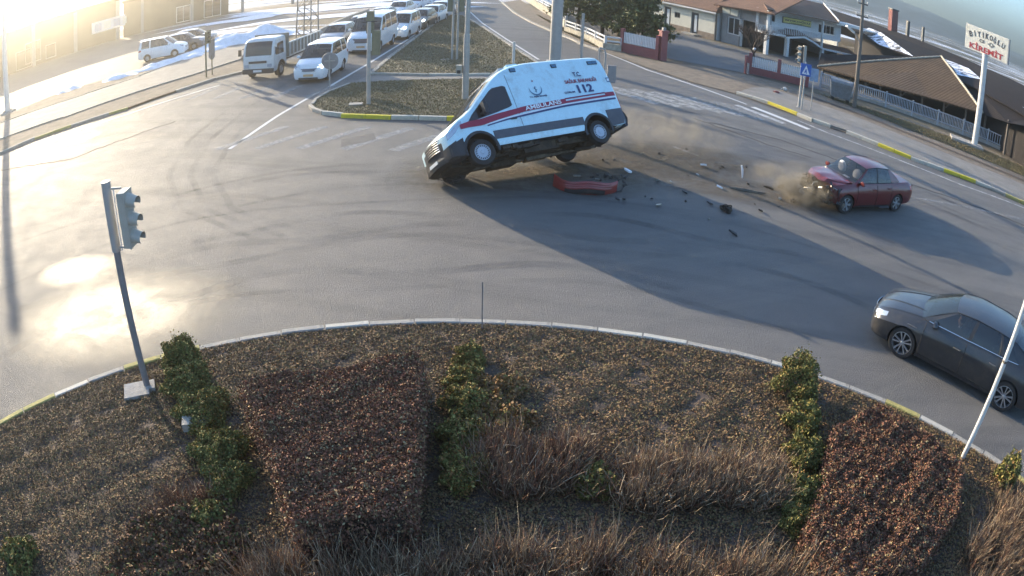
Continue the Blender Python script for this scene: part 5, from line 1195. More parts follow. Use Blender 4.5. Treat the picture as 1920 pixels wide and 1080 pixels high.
picket_fence('gate_fence', 'red and white picket gate ending at the dark red pillar near the pines', (6.31, 44.66), (8.26, 42.71), 1.45, 22, .62)
b_ = MB(); b_.box((0, 0, .95), (.42, .42, 1.9), 'fence_red'); b_.box((0, 0, 1.94), (.54, .54, .09), 'fence_red'); b_.box((0, 0, 2.08), (.2, .2, .2), 'sign_back'); o = b_.build('gate_pillar'); o.location = (*(8.57, 42.71), 0); o.rotation_euler = (0, 0, .3); tag(o, 'tall dark red gate pillar at the right end of the picket gate by the pines', 'pillar')
picket_fence('gate_fence', 'longer picket fence with blue rails on a red base left of the blue sign', (14.24, 42.08), (17.84, 40.63), 1.25, 32, .48, blue=True)
b_ = MB(); b_.box((0, 0, .6), (.16, .34, 1.3), 'fence_red'); b_.box((0, -.3, .45), (.05, .5, .7), 'sign_back'); o = b_.build('gate_pillar'); o.location = (*(13.83, 41.61), 0); tag(o, 'short red pillar with leaning board at the left end of the long picket fence', 'pillar')
def rail_wall(label, P, hw_, hr, panel=2.2):
    t = thing('garden_wall', label, 'wall', (*P[0], 0))
    for a, c in zip(P, P[1:]):
        L_ = math.dist(a, c); an = math.atan2(c[1]-a[1], c[0]-a[0]); M_ = Matrix.Translation((a[0]-P[0][0], a[1]-P[0][1], 0)) @ Matrix.Rotation(an, 4, 'Z')
        b_ = MB(); b_.box((L_/2, 0, hw_/2), (L_, .3, hw_), 'stone_wall'); b_.xf(M_); b_.build('stone_base', t)
        n = max(1, round(L_/panel))
        for i in range(n+1): b_ = MB(); b_.box((i*L_/n, 0, (hw_+hr)/2), (.14, .16, hr-hw_), 'fence_white'); b_.xf(M_); b_.build('post', t)
        for z in (hw_+.35*(hr-hw_), hw_+.9*(hr-hw_)): b_ = MB(); b_.box((L_/2, 0, z), (L_, .08, .10), 'fence_white'); b_.xf(M_); b_.build('rail', t)
    return t
rail_wall('pale stone garden wall with white rails running below the pines to its corner', [(3.18, 53.00), (4.42, 49.09), (5.24, 44.94)], .45, .95)
rail_wall('short white-railed wall between the stone corner and the red picket gate', [(5.27, 44.97), (6.27, 44.64)], .45, .95, 1.4)
rail_wall('long sunlit stone wall with rails beyond the massive steel pole', [(-0.35, 88.77), (1.49, 72.40), (3.15, 59.79), (3.32, 55.53)], .7, 1.15, 3)
def panel_railing(label, P, h, nb=15):
    t = thing('railing', label, 'railing', (*P[0], 0)); bal = None
    segs = []
    for a, c in zip(P, P[1:]):
        n = max(1, round(math.dist(a, c)/2.35)); segs += [(lerp(a, c, i/n), lerp(a, c, (i+1)/n)) for i in range(n)]
    for a, c in segs:
        L_ = math.dist(a, c); an = math.atan2(c[1]-a[1], c[0]-a[0]); M_ = Matrix.Translation((a[0]-P[0][0], a[1]-P[0][1], 0)) @ Matrix.Rotation(an, 4, 'Z')
        b_ = MB(); b_.box((0, 0, h/2+.05), (.13, .13, h+.1), 'railing_grey'); b_.xf(M_); b_.build('post', t)
        b_ = MB(); b_.box((L_/2, 0, .12), (L_-.14, .14, .25), 'concrete'); b_.xf(M_); b_.build('plinth', t)
        b_ = MB()
        for z in (.32, h-.02): b_.box((L_/2, 0, z), (L_-.12, .07, .07), 'railing_grey')
        for i in range(nb): b_.box((.1+(L_-.2)*(i+.5)/nb, 0, (h+.30)/2), (.055, .04, h-.38), 'railing_grey')
        b_.xf(M_); o = b_.build('baluster_panel', t); o['kind'] = 'stuff'
    return t
panel_railing('long grey panelled railing in front of the tiled sheds and behind the bin', [(19.39, 41.76), (21.27, 40.12), (23.43, 39.10), (26.79, 36.94), (30.40, 34.97), (32.64, 32.62), (36.02, 30.47)], 1.0)

# ------------------------------------------------------------ buildings on the right
mat('wall_white', (.62, .65, .66), .85, noise=.08, scale=1.5, dirt=(.42, .42, .4), dirt_scale=.8, dirt_amt=.5)
mat('wall_cream', (.66, .63, .52), .85, noise=.06, scale=1.5, dirt=(.5, .46, .36), dirt_scale=.8, dirt_amt=.4)
mat('wall_grey', (.28, .27, .26), .9, noise=.15, scale=1.5, dirt=(.16, .14, .12), dirt_scale=.6, dirt_amt=.5)
mat('wall_dark', (.016, .013, .013), .95, noise=.3, scale=1.5)  # near-black: puts the shade of open sheds into the colour; also hall roofs
mat('stone_base', (.26, .20, .15), .9, noise=.4, scale=2.5, bump=.5, bscale=5)
mat('frame_dark', (.04, .045, .05), .5); mat('trim_white', (.66, .65, .62), .7, noise=.08, dirt=(.4, .37, .33), dirt_amt=.5)
def tile_mat(name, c0, c1, ang=0.):
    m, nt, b, v = base_mat(name)
    uv = nt.nodes.new('ShaderNodeUVMap').outputs[0]
    sx = nt.nodes.new('ShaderNodeSeparateXYZ'); nt.links.new(uv, sx.inputs[0])
    def wave(o, k):
        a = nt.nodes.new('ShaderNodeMath'); a.operation = 'MULTIPLY'; a.inputs[1].default_value = k; nt.links.new(o, a.inputs[0])
        f = nt.nodes.new('ShaderNodeMath'); f.operation = 'FRACT'; nt.links.new(a.outputs[0], f.inputs[0]); return f.outputs[0]
    col = wave(sx.outputs[0], 3.3); row = wave(sx.outputs[1], 2.4)
    ad = nt.nodes.new('ShaderNodeMath'); ad.operation = 'PINGPONG'; ad.inputs[1].default_value = .5; nt.links.new(col, ad.inputs[0])
    sm = nt.nodes.new('ShaderNodeMath'); sm.operation = 'ADD'; nt.links.new(ad.outputs[0], sm.inputs[0]); nt.links.new(row, sm.inputs[1])
    n1 = noise_n(nt, v, .7, 7, .7); n2 = noise_n(nt, v, 4, 4, .7)
    c = mixc(nt, mrange(nt, n1, .35, .65), c0, c1); c = mixc(nt, mrange(nt, n2, .5, .75, 0, .6), c, tuple(x*.45 for x in c0)); c = mixc(nt, mrange(nt, n2, .42, .25, 0, .5), c, tuple(min(1, x*1.8) for x in c1))
    c = mixc(nt, mrange(nt, sm.outputs[0], .35, .1, 0, .35), c, tuple(x*.4 for x in c0))
    nt.links.new(c, b.inputs['Base Color']); b.inputs['Roughness'].default_value = .9; b.inputs['Specular IOR Level'].default_value = .2; bump_n(nt, b, sm.outputs[0], .8, .07); return m
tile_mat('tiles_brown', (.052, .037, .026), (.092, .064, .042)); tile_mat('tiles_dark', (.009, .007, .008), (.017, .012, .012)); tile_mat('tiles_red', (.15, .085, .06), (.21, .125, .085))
def roof_face(parent, pts, mt, name='roof', th=.12):
    """roof plane with eave direction along the first edge; UVs in metres"""
    P = [Vector(q) for q in pts]; u = (P[1]-P[0]).normalized(); nn = (P[1]-P[0]).cross(P[2]-P[1]).normalized(); 
    if nn.z < 0: nn = -nn
    v_ = nn.cross(u)
    me = bpy.data.meshes.new(name); n = len(P); vs = [tuple(q) for q in P]+[tuple(q-nn*th) for q in P]
    me.from_pydata(vs, [], [tuple(range(n)), tuple(range(2*n-1, n-1, -1))]+[(i, (i+1) % n, (i+1) % n+n, i+n) for i in range(n)])
    uv = me.uv_layers.new(name='UVMap')
    for lp in me.loops: q = Vector(me.vertices[lp.vertex_index].co)-P[0]; uv.data[lp.index].uv = (q.dot(u), q.dot(v_))
    me.materials.append(MATS[mt]); o = bpy.data.objects.new(name, me); COL.objects.link(o); o.parent = parent; return o
def ridge_tiles(parent, a, c, mt='trim_white', r=.10, step=.42):
    a, c = Vector(a), Vector(c); n = max(2, int((c-a).length/step)); b_ = MB()
    for i in range(n): p0 = a.lerp(c, i/n); p1 = a.lerp(c, (i+.93)/n); b_.tube([p0+Vector((0, 0, .04)), p1+Vector((0, 0, .07))], [r*.85, r], mt, n=6)
    o = b_.build('ridge_tiles', parent); o['kind'] = 'stuff'; return o
class Facade:
    """vertical wall plane through two ground points; local x along it, y outwards (towards the road)"""
    def __init__(s, name, label, cat, a, b_): s.t = thing(name, label, cat, (*a, 0), math.atan2(b_[1]-a[1], b_[0]-a[0])); s.L = math.dist(a, b_)
    def box(s, name, x0, x1, z0, z1, y0, y1, mt, parent=None):
        q = MB(); q.box(((x0+x1)/2, (y0+y1)/2, (z0+z1)/2), (abs(x1-x0), abs(y1-y0), abs(z1-z0)), mt); return q.build(name, parent or s.t)
    def wall(s, x0, x1, z0, z1, mt, holes=(), th=.25, y=0.):
        """wall with real openings"""
        xs = sorted({x0, x1, *[h for q in holes for h in q[:2]]}); zs = sorted({z0, z1, *[h for q in holes for h in q[2:4]]}); q = MB()
        for i in range(len(xs)-1):
            for j in range(len(zs)-1):
                cx, cz = (xs[i]+xs[i+1])/2, (zs[j]+zs[j+1])/2
                if any(h[0] < cx < h[1] and h[2] < cz < h[3] for h in holes): continue
                q.box((cx, y+th/2, cz), (xs[i+1]-xs[i], th, zs[j+1]-zs[j]), mt)
        bm_ = q.build('wall', s.t); me = bm_.data; b2 = bmesh.new(); b2.from_mesh(me); bmesh.ops.remove_doubles(b2, verts=b2.verts, dist=.001)
        seen = {}
        for f in b2.faces: seen.setdefault(tuple(round(c, 3) for c in f.calc_center_median()), []).append(f)
        dead = [f for v_ in seen.values() if len(v_) > 1 for f in v_]; bmesh.ops.delete(b2, geom=dead, context='FACES'); b2.to_mesh(me); b2.free(); return bm_
    def window(s, x0, x1, z0, z1, mt='trim_white', y=0., panes=2, name='window'):
        q = MB(); w_ = .07
        for a in ((x0, x0+w_), (x1-w_, x1)): q.box(((a[0]+a[1])/2, y+.08, (z0+z1)/2), (w_, .10, z1-z0), mt)
        for zz in (z0+w_/2, z1-w_/2): q.box(((x0+x1)/2, y+.08, zz), (x1-x0-2*w_, .10, w_), mt)
        for k in range(1, panes): q.box((x0+(x1-x0)*k/panes, y+.08, (z0+z1)/2), (.05, .08, z1-z0-2*w_), mt)
        f = q.build(name, s.t); q = MB(); q.box(((x0+x1)/2, y+.12, (z0+z1)/2), (x1-x0-.02, .02, z1-z0-.02), 'dark_glass'); q.build('pane', f); return f
    def done(s): pass
# low white house
H = Facade('white_house', 'low white house with sunlit wall, stone footing and two dark doors behind the pines', 'house', (12.42, 64.23), (17.33, 56.92))
hs = [(0.66, 1.58)[0:1]+(1.25, 0.20), (4.12, 1.55)[0:1]+(4.77, 0.04)]
d1x, d2x = (0.98, 0.15)[0], (4.45, -0.03)[0]; w1x, w2x = (-0.46, 1.40)[0], (2.26, 1.38)[0]; xr = (6.90, -0.12)[0]
H.wall(-8.5, xr, .0, 2.75, 'wall_cream', [(d1x-.45, d1x+.45, .15, 2.15), (d2x-.45, d2x+.45, .15, 2.15), (w1x-.35, w1x+.35, 1.35, 2.0), (w2x-.35, w2x+.35, 1.25, 1.8)])
H.box('stone_footing', -8.5, d1x-.46, .0, .55, -.06, -.003, 'stone_base'); H.box('stone_footing', d1x+.46, d2x-.46, .0, .55, -.06, -.003, 'stone_base'); H.box('stone_footing', d2x+.46, xr, .0, .55, -.06, -.003, 'stone_base')
for dx_ in (d1x, d2x):
    d_ = H.box('door', dx_-.42, dx_+.42, .15, 2.12, .10, .16, 'frame_dark'); H.box('handle', dx_+.28, dx_+.34, 1.05, 1.1, .05, .1, 'chrome', d_); H.box('door_leaf', dx_-.1, dx_+.2, .3, 1.9, .06, .098, 'wall_white', d_)
H.window(w1x-.34, w1x+.34, 1.36, 1.99, 'frame_dark'); H.window(w2x-.34, w2x+.34, 1.26, 1.79, 'frame_dark')
H.box('step', d2x-.9, d2x+.7, 0, .15, -.8, -.06, 'concrete'); H.box('side_wall', xr-.2, xr, 0, 2.75, .26, 6, 'wall_white'); H.box('rear_wall', -8.5, xr, 0, 2.75, 6, 6.25, 'wall_white')
H.box('drainpipe', xr+.02, xr+.14, 0, 3.0, -.10, .02, 'frame_dark')
roof_face(H.t, [(-9, -.55, 2.62), (xr+.5, -.55, 2.72), (xr-1.5, 3.2, 4.6), (-9, 3.2, 4.5)], 'tiles_red'); roof_face(H.t, [(xr+.5, -.5, 2.74), (xr+.5, 6.8, 2.7), (xr-1.5, 3.2, 4.62)], 'tiles_red'); roof_face(H.t, [(xr+.5, 6.8, 2.68), (-9, 6.8, 2.6), (-9, 3.2, 4.48), (xr-1.5, 3.2, 4.58)], 'tiles_red')
H.box('fascia', -9, xr+.5, 2.48, 2.62, -.60, -.55, 'trim_white')
# recessed grey workshop beside it
x1 = (7.02, -0.15)[0]; x2 = (9.04, 0.05)[0]; x3 = (12.44, 0.28)[0]
Wk = Facade('workshop', 'grey recessed workshop with wide dark opening between white house and balcony building', 'building', (12.42, 64.23), (17.33, 56.92))
Wk.wall(x1+.3, x2, 0, 3.5, 'wall_grey', [(x1+.9, x1+2.3, .9, 2.5)], y=.4); Wk.window(x1+.92, x1+2.28, .92, 2.48, 'trim_white', y=.45)
Wk.box('painted_sun_band', x1+.35, x1+1.2, 2.7, 3.25, .3, .395, 'wall_cream'); Wk.box('painted_sun_band', x1+1.3, x1+2.1, 2.7, 3.25, .3, .395, 'wall_cream')  # cream strips paint the sunlit upper band onto the grey wall
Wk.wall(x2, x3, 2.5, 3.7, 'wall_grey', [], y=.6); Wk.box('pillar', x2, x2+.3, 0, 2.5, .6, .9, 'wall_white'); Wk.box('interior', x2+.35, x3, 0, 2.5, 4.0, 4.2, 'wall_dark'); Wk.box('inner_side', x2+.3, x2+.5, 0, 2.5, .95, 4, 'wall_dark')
roof_face(Wk.t, [(x1-.2, -.3, 3.35), (x3+1, -.2, 3.75), (x3+1, 5, 5.9), (x1+2, 5, 5.6)], 'tiles_red'); roof_face(Wk.t, [(x1-.2, 8, 3.3), (x1-.2, -.3, 3.37), (x1+2, 5, 5.62)], 'tiles_red')
# two-storey building with balcony
T2 = Facade('balcony_building', 'two-storey white building with a long balcony over an arched open porch', 'building', (19.53, 54.05), (26.70, 57.72))
def p2(x, y): return None
e0 = (-0.39, 4.02); e1 = (7.66, 3.82); e2 = (14.54, 3.49); f0 = (-0.21, 1.96); f1 = (2.30, 1.76); f2 = (4.87, 2.06); f3 = (7.80, 1.23); f4 = (13.58, 1.02); wr = (12.42, 1.57)[0]
c1 = (2.77, 0.78)[0]; c2 = (7.95, 0.72)[0]; wl = (1.53, 3.09); wl2 = (2.30, 3.17); w3 = (8.61, 2.88); w4 = (11.33, 2.66)
et = (e0[1]+e1[1])/2; ft = f0[1]
T2.wall(.1, wr, ft, et, 'wall_white', [(wl[0]-1.0, wl2[0], ft+.9, et-.3), (w3[0], w4[0], ft+.55, et-.45)], y=1.2)
T2.window(wl[0]-.98, wl2[0]-.02, ft+.92, et-.32, 'frame_dark', y=1.2, panes=3); T2.window(w3[0]+.02, w4[0]-.02, ft+.57, et-.47, 'trim_white', y=1.2, panes=4)
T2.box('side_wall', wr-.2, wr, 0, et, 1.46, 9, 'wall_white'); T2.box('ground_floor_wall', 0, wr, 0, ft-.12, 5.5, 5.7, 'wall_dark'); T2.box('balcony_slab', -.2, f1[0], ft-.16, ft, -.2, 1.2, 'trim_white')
q = MB(); arch = [f1, f2, (6.09, 1.78), f3, f4]
for a, c in zip(arch, arch[1:]):
    P = [(a[0], -.25, a[1]-.12), (c[0], -.25, c[1]-.12), (c[0], -.25, c[1]+.06), (a[0], -.25, a[1]+.06)]; q.add(P+[(x, 5.5, z) for x, y, z in P], [(0, 1, 2, 3), (7, 6, 5, 4), (0, 1, 5, 4), (3, 2, 6, 7), (1, 2, 6, 5), (0, 3, 7, 4)], 'trim_white')
q.build('porch_canopy', T2.t)
q = MB()
for a, c in zip(arch, arch[1:]):
    P = [(a[0], -.24, a[1]+.065), (c[0], -.24, c[1]+.065), (c[0], .9, c[1]+.45), (a[0], .9, a[1]+.45)]; q.add(P, [(0, 1, 2, 3)], 'tiles_red')
q.build('canopy_tiles', T2.t)
for x in (c1, c2, (0.09, 1.04)[0]): T2.box('column', x-.16, x+.16, 0, ft-.1 if x != c2 else f3[1]-.1, -.15, .17, 'trim_white')
T2.box('corner_post', -.1, .15, ft, et, -.2, .0, 'trim_white'); T2.box('corner_post', e1[0]-.08, e1[0]+.06, f3[1], et, -.2, .0, 'trim_white')
for k in range(30): 
    x = .1+k*(e1[0]-.2)/30; T2.box('baluster', x, x+.05, ft+.05, ft+.62, -.12, -.06, 'fence_white')
T2.box('handrail', -.1, e1[0], ft+.62, ft+.70, -.14, -.04, 'fence_white')
sgx0, sgx1 = (3.31, 3.29)[0], (7.31, 3.15)[0]; mat('sign_yellow', (.62, .58, .2), .6, noise=.1)
sb = T2.box('name_board', sgx0, sgx1, et-.95, et-.45, 1.08, 1.19, 'sign_yellow'); T2.box('board_frame', sgx0-.06, sgx1+.06, et-1.01, et-.39, 1.12, 1.195, 'frame_dark', sb)
me = text_mesh('BIYIKOĞLU', .3, 'letters_black'); place_mesh(me, 'lettering', Matrix.Translation(((sgx0+sgx1)/2, 1.06, et-.66)) @ Matrix.Rotation(math.pi/2, 4, 'X'), sb, sgx1-sgx0-.4, .22)
me = text_mesh('KİREMİT', .3, 'letters_black'); place_mesh(me, 'lettering', Matrix.Translation(((sgx0+sgx1)/2, 1.06, et-.88)) @ Matrix.Rotation(math.pi/2, 4, 'X'), sb, (sgx1-sgx0)*.5, .09)
T2.box('fascia', -.3, e2[0], et-.0, et+.16, -.36, -.30, 'trim_white')
rt = (29.99, 65.46, 5.35); rl = (26.81, 66.82, 5.20)
M_ = T2.t.matrix_basis.inverted(); L0 = tuple(M_ @ Vector(rt)); L1 = tuple(M_ @ Vector(rl)); zr = L0[2]
roof_face(T2.t, [(-.5, -.42, et+.14), (e1[0]+2.2, -.42, et+.14), (L0[0], L0[1], zr), (L1[0]-6, L1[1], zr)], 'tiles_red'); roof_face(T2.t, [(e1[0]+2.2, -.42, et+.142), (e1[0]+9, L0[1]*1.6, et+.1), (L0[0], L0[1], zr+.01)], 'tiles_brown')
ridge_tiles(T2.t, (e1[0]+2.2, -.42, et+.2), (L0[0], L0[1], zr+.05)); ridge_tiles(T2.t, (L0[0], L0[1], zr+.05), (L1[0], L1[1], zr+.05))
T2.box('lower_roof_slab', e1[0]+2, e2[0]+3, et-.12, et+.02, -.3, 4, 'trim_white')
# parked white car under the porch and snowman-like ball on the bare tree stump
# long dark warehouse
Wh = thing('warehouse', 'very long dark-tiled warehouse with snow patches and a brick chimney', 'warehouse', (0, 0, 0))
ra, rb_, rc = (36.80, 79.94, 4.67), (41.24, 51.53, 4.48), (41.60, 35.98, 4.67)
ea, em, eb, ec = (33.58, 64.82, 3.26), (32.88, 57.23, 2.88), (33.24, 49.95, 3.16), (32.95, 42.78, 3.06)
ed = (32.71, 30.90, 2.97)
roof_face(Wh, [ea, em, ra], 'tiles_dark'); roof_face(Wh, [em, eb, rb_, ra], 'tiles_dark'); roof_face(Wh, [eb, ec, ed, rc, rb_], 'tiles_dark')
bk = lambda q, d: (q[0]+d*.5, q[1]+d, q[2])
roof_face(Wh, [(ra[0]+10, ra[1]+16, .8), (rb_[0]+14, rb_[1]+12, .8), rb_, ra], 'tiles_dark'); roof_face(Wh, [(rb_[0]+14, rb_[1]+12, .8), (rc[0]+14, rc[1]+8, .8), rc, rb_], 'tiles_dark')
for a, c in ((ea, em), (em, eb), (eb, ec), (ec, ed)):
    q = MB(); a2, c2_ = (a[0]+1.0, a[1]+1.4), (c[0]+1.0, c[1]+1.4); q.add([(*a2, 0), (*c2_, 0), (*c2_, c[2]-.25), (*a2, a[2]-.25)], [(0, 1, 2, 3)], 'wall_dark'); q.v += [(x+.2, y+.2, z) for x, y, z in q.v]; q.f.append((4, 5, 6, 7)); q.mi.append(0); q.smooth.append(False); q.build('wall', Wh)  # near-black wall painted in for the shade under the open eave
m, nt, b, v = base_mat('roof_snow')
n1 = noise_n(nt, v, .9, 8, .7, stretch=(1, 1, 1), dist=1.2); wv = noise_n(nt, rot_vec(nt, v, R(35), (.5, 3.5, 1)), 1.2, 5, .6)
ad = nt.nodes.new('ShaderNodeMath'); ad.operation = 'ADD'; nt.links.new(n1, ad.inputs[0]); nt.links.new(wv, ad.inputs[1]); nt.links.new(mrange(nt, ad.outputs[0], .90, 1.0), b.inputs['Alpha']); b.inputs['Base Color'].default_value = (.8, .83, .9, 1); b.inputs['Roughness'].default_value = .7
def on_roof(P0, P1, P2, ps, off=.04):
    a, b_, c = Vector(P0), Vector(P1), Vector(P2); nn = (b_-a).cross(c-a).normalized(); nn = nn if nn.z > 0 else -nn
    return [tuple(a+(b_-a)*u+(c-a)*v_+nn*off) for u, v_ in ps]
for ps, tri in (([(.02, .02), (.9, .02), (1.0, .5), (.75, .55), (.45, .45), (.05, .4)], (em, eb, ra)), ([(-.05, .02), (.7, .02), (1.0, .4), (.4, .6), (-.1, .5)], (eb, ec, rb_)), ([(.75, .2), (1.3, .1), (1.6, .6), (1.1, .7)], (ec, ed, rb_))):
    q = MB(); q.add(on_roof(*tri, ps), [tuple(range(len(ps)))], 'roof_snow'); q.build('snow_cover', Wh)
mat('brick_red', (.19, .07, .06), .9, noise=.2, scale=6, bump=.3)
ch = (39.03, 65.21, 5.11); q = MB(); q.box((ch[0], ch[1], 5.4), (.85, .85, 3.2), 'brick_red'); q.box((ch[0], ch[1], 7.02), (1.0, 1.0, .16), 'frame_dark'); q.build('chimney', Wh)
for x_, y_, d_, s_2 in ((1702, 58, 74, .35), (1730, 70, 72, .25)): c3 = (39.54, 62.55, 5.09) if x_ == 1702 else (39.98, 59.88, 4.99); q = MB(); q.box((c3[0], c3[1], c3[2]+.3), (s_2, s_2, 1.7), 'frame_dark'); q.build('chimney', Wh)
# tiled open shed in front
Sh = thing('tiled_shed', 'open-sided shed under a weathered brown tiled roof behind the grey railing', 'shed', (0, 0, 0))
sl, srr, pk = (21.56, 47.32, 0.66), (29.66, 35.16, 1.98), (33.20, 46.33, 4.21); sm = (24.33, 41.38, 1.17)
bkk = (pk[0]+9, pk[1]+4, 1.6)
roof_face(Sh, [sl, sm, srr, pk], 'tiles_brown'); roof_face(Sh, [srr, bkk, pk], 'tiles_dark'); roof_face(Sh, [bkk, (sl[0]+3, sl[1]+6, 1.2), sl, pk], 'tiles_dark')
ridge_tiles(Sh, srr, pk, 'stone_wall', .11, .4); ridge_tiles(Sh, sl, pk, 'stone_wall', .08, .4)
for k in range(9):
    t_ = (k+.3)/9; a = Vector(sl).lerp(Vector(sm), t_*2) if t_ < .5 else Vector(sm).lerp(Vector(srr), t_*2-1); q = MB(); q.tube([(a.x+.5, a.y+.7, 0), (a.x+.5, a.y+.7, a.z+.1)], .09, 'wood_pole', n=6); q.build('post', Sh)
    if k % 2: q = MB(); q.tube([(a.x+.5, a.y+.7, a.z-.6), (a.x+1.1, a.y+.5, a.z+.05)], .05, 'wood_pole', n=5); q.build('brace', Sh)
q = MB(); q.add([(sl[0]+2.5, sl[1]+3.5, 0), (srr[0]+3, srr[1]+4.5, 0), (srr[0]+3, srr[1]+4.5, 1.9), (sl[0]+2.5, sl[1]+3.5, .8), (sl[0]+2.7, sl[1]+3.7, 0), (srr[0]+3.2, srr[1]+4.7, 0), (srr[0]+3.2, srr[1]+4.7, 1.9), (sl[0]+2.7, sl[1]+3.7, .8)], [(0, 1, 2, 3), (4, 5, 6, 7), (3, 2, 6, 7)], 'wall_dark'); q.build('rear_wall', Sh)
# right-hand dark shed
Rs = thing('dark_shed', 'dark tiled shed at the right edge with its open side in deep shade', 'shed', (0, 0, 0))
da, db, dc, dd = (30.51, 35.75, 1.82), (30.23, 32.66, 2.23), (29.90, 26.58, 3.53), (36.09, 47.93, 3.52)
de = (38.70, 34.73, 3.98)
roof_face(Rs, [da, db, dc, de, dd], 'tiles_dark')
q = MB(); q.add([(da[0]+.8, da[1]+1, 0), (dc[0]+.8, dc[1]+1, 0), (dc[0]+.8, dc[1]+1, dc[2]-.2), (da[0]+.8, da[1]+1, da[2]-.2), (da[0]+1, da[1]+1.2, 0), (dc[0]+1, dc[1]+1.2, 0), (dc[0]+1, dc[1]+1.2, dc[2]-.2), (da[0]+1, da[1]+1.2, da[2]-.2)], [(0, 1, 2, 3), (4, 5, 6, 7), (3, 2, 6, 7)], 'wall_dark'); q.build('wall', Rs)  # wall coloured near-black as the shade of the open side
for k in range(4): a = Vector(da).lerp(Vector(dc), k/3.); q = MB(); q.tube([(a.x+.3, a.y+.3, 0), (a.x+.3, a.y+.3, a.z)], .1, 'wood_pole', n=6); q.build('post', Rs)

# ------------------------------------------------------------ left: long hall in the glare, snow
mat('hall_wall', (.11, .085, .06), .9, noise=.2, scale=.4, stretch=(1, 1, .2))
Hl = Facade('long_hall', 'long low industrial hall behind the parking lot, faint in the glare of the sun', 'building', (-60.01, 60.44), (-49.50, 73.05))
h1 = (0.91, 0.06)[0]; h2 = (2.71, -0.08)[0]; h3 = (3.76, -0.20)[0]; h4 = (5.55, -0.18)[0]; h5 = (6.12, -0.00)[0]
Hl.wall(-24, Hl.L, 0, 5.2, 'hall_wall', [(h1-.2, h1+2.2, .1, 2.5), (h3-1.6, h3+.8, .5, 3.2), (h4-.3, h4+1.3, .3, 2.1)])
for (a, c, z0, z1) in ((h1-.2, h1+2.2, .1, 2.5), (h3-1.6, h3+.8, .5, 3.2), (h4-.3, h4+1.3, .3, 2.1)): Hl.window(a+.02, c-.02, z0+.02, z1-.02, 'wall_grey', panes=1)
nsg = (12.19, 1.10)[0]; sgn_ = Hl.box('sign_panel', nsg, nsg+6, 1.6, 3.1, -.2, -.02, 'trim_white'); Hl.box('roof', -24, Hl.L+.3, 5.2, 5.5, -.5, 14, 'wall_dark')
for k in range(4): Hl.box('poster', nsg+.4+1.4*k, nsg+1.4+1.4*k, 1.85, 2.85, -.25, -.202, ['sign_faded', 'wall_cream', 'sign_faded', 'wall_cream'][k], sgn_)
for k in range(9): x = -22+k*6.3; Hl.box('pilaster', x, x+.5, 0, 5.2, -.15, -.003, 'wall_grey')
Hl.box('end_wall', Hl.L-.3, Hl.L, 0, 5.2, .26, 14, 'hall_wall')
H2 = Facade('long_hall', 'second hall continuing to the right behind the parked cars towards the snow field', 'building', (-49.50, 73.05), (-33.85, 84.02))
H2.wall(.5, H2.L*.80, 0, 4.6, 'hall_wall', [(8, 10, .2, 2.4), (H2.L*.62, H2.L*.62+2.4, .1, 2.5)]); H2.window(8.02, 9.98, .22, 2.38, panes=2); H2.window(H2.L*.62+.02, H2.L*.62+2.38, .12, 2.48, 'trim_white')
H2.box('roof', .3, H2.L*.80+.3, 4.6, 4.9, -.5, 12, 'wall_dark'); H2.box('end_wall', H2.L*.8-.3, H2.L*.8, 0, 4.6, .26, 12, 'hall_wall')
for k in range(7): x = 3+k*7; H2.box('pilaster', x, x+.4, 0, 4.6, -.15, -.003, 'wall_grey')
def pile(loc, L_, wd, h, ang, label):
    P = []; n, m_ = 22, 14; r0 = random.Random(int(L_*100))
    ph = [r0.uniform(0, 6) for _ in range(8)]
    for i in range(n+1):
        row = []
        for j in range(m_+1):
            u, v_ = -1+2*i/n, -1+2*j/m_; e = max(0, 1-u*u)*max(0, 1-v_*v_)
            z = h*e*(.6+.25*math.sin(u*6+ph[0])+.2*math.sin(v_*5+u*4+ph[1])+.15*math.sin(u*13+ph[2]+v_*7)); row.append((u*L_/2, v_*wd/2*(1+.2*math.sin(u*7+ph[3])), max(0, z)+.0+r0.uniform(0, .04)*e))
        P.append(row)
    b_ = MB(); b_.grid(P, 'snow'); o = b_.build('snow_pile', sharp=180); o.location = (*loc, .03); o.rotation_euler = (0, 0, ang); tag(o, label, 'snow pile', 'heaps of old snow'); return o
aL = math.atan2(*(Vector((-23.23, 46.76))-Vector((-33.32, 39.43))).yx)
pile((-31.72, 38.96), 2.4, 1.6, 0.29, aL, 'small bright heap of old snow alone on the gravel nearest the left mast')
pile((-27.65, 40.64), 3.2, 1.8, 0.33, aL, 'heap of snow at the left end of the long row along the gravel')
pile((-25.99, 42.45), 4.5, 1.8, 0.33, aL, 'low stretched heap of snow in front of the white people carrier')
pile((-24.34, 44.32), 5.5, 2.2, 0.42, aL, 'snow heap directly below the rear of the parked cars')
pile((-23.50, 46.92), 5.5, 2.2, 0.39, aL, 'snow heap beside the small traffic light on the left verge')
pile((-22.26, 49.41), 7, 3, 0.85, aL, 'tall ridge of snow behind the cab of the truck')
pile((-21.86, 52.83), 9, 4, 0.98, aL, 'biggest snow ridge farther back between truck and pylon')
pile((-14.61, 44.21), 5, 1.6, 0.26, aL, 'flat snow heap between the truck bed and the silver hatchback')
def flake(name, px, label):
    q = MB(); q.add([(x, y, .03) for x, y in px], [tuple(range(len(px)))], 'snow'); return q
q = MB(); r0 = random.Random(5)
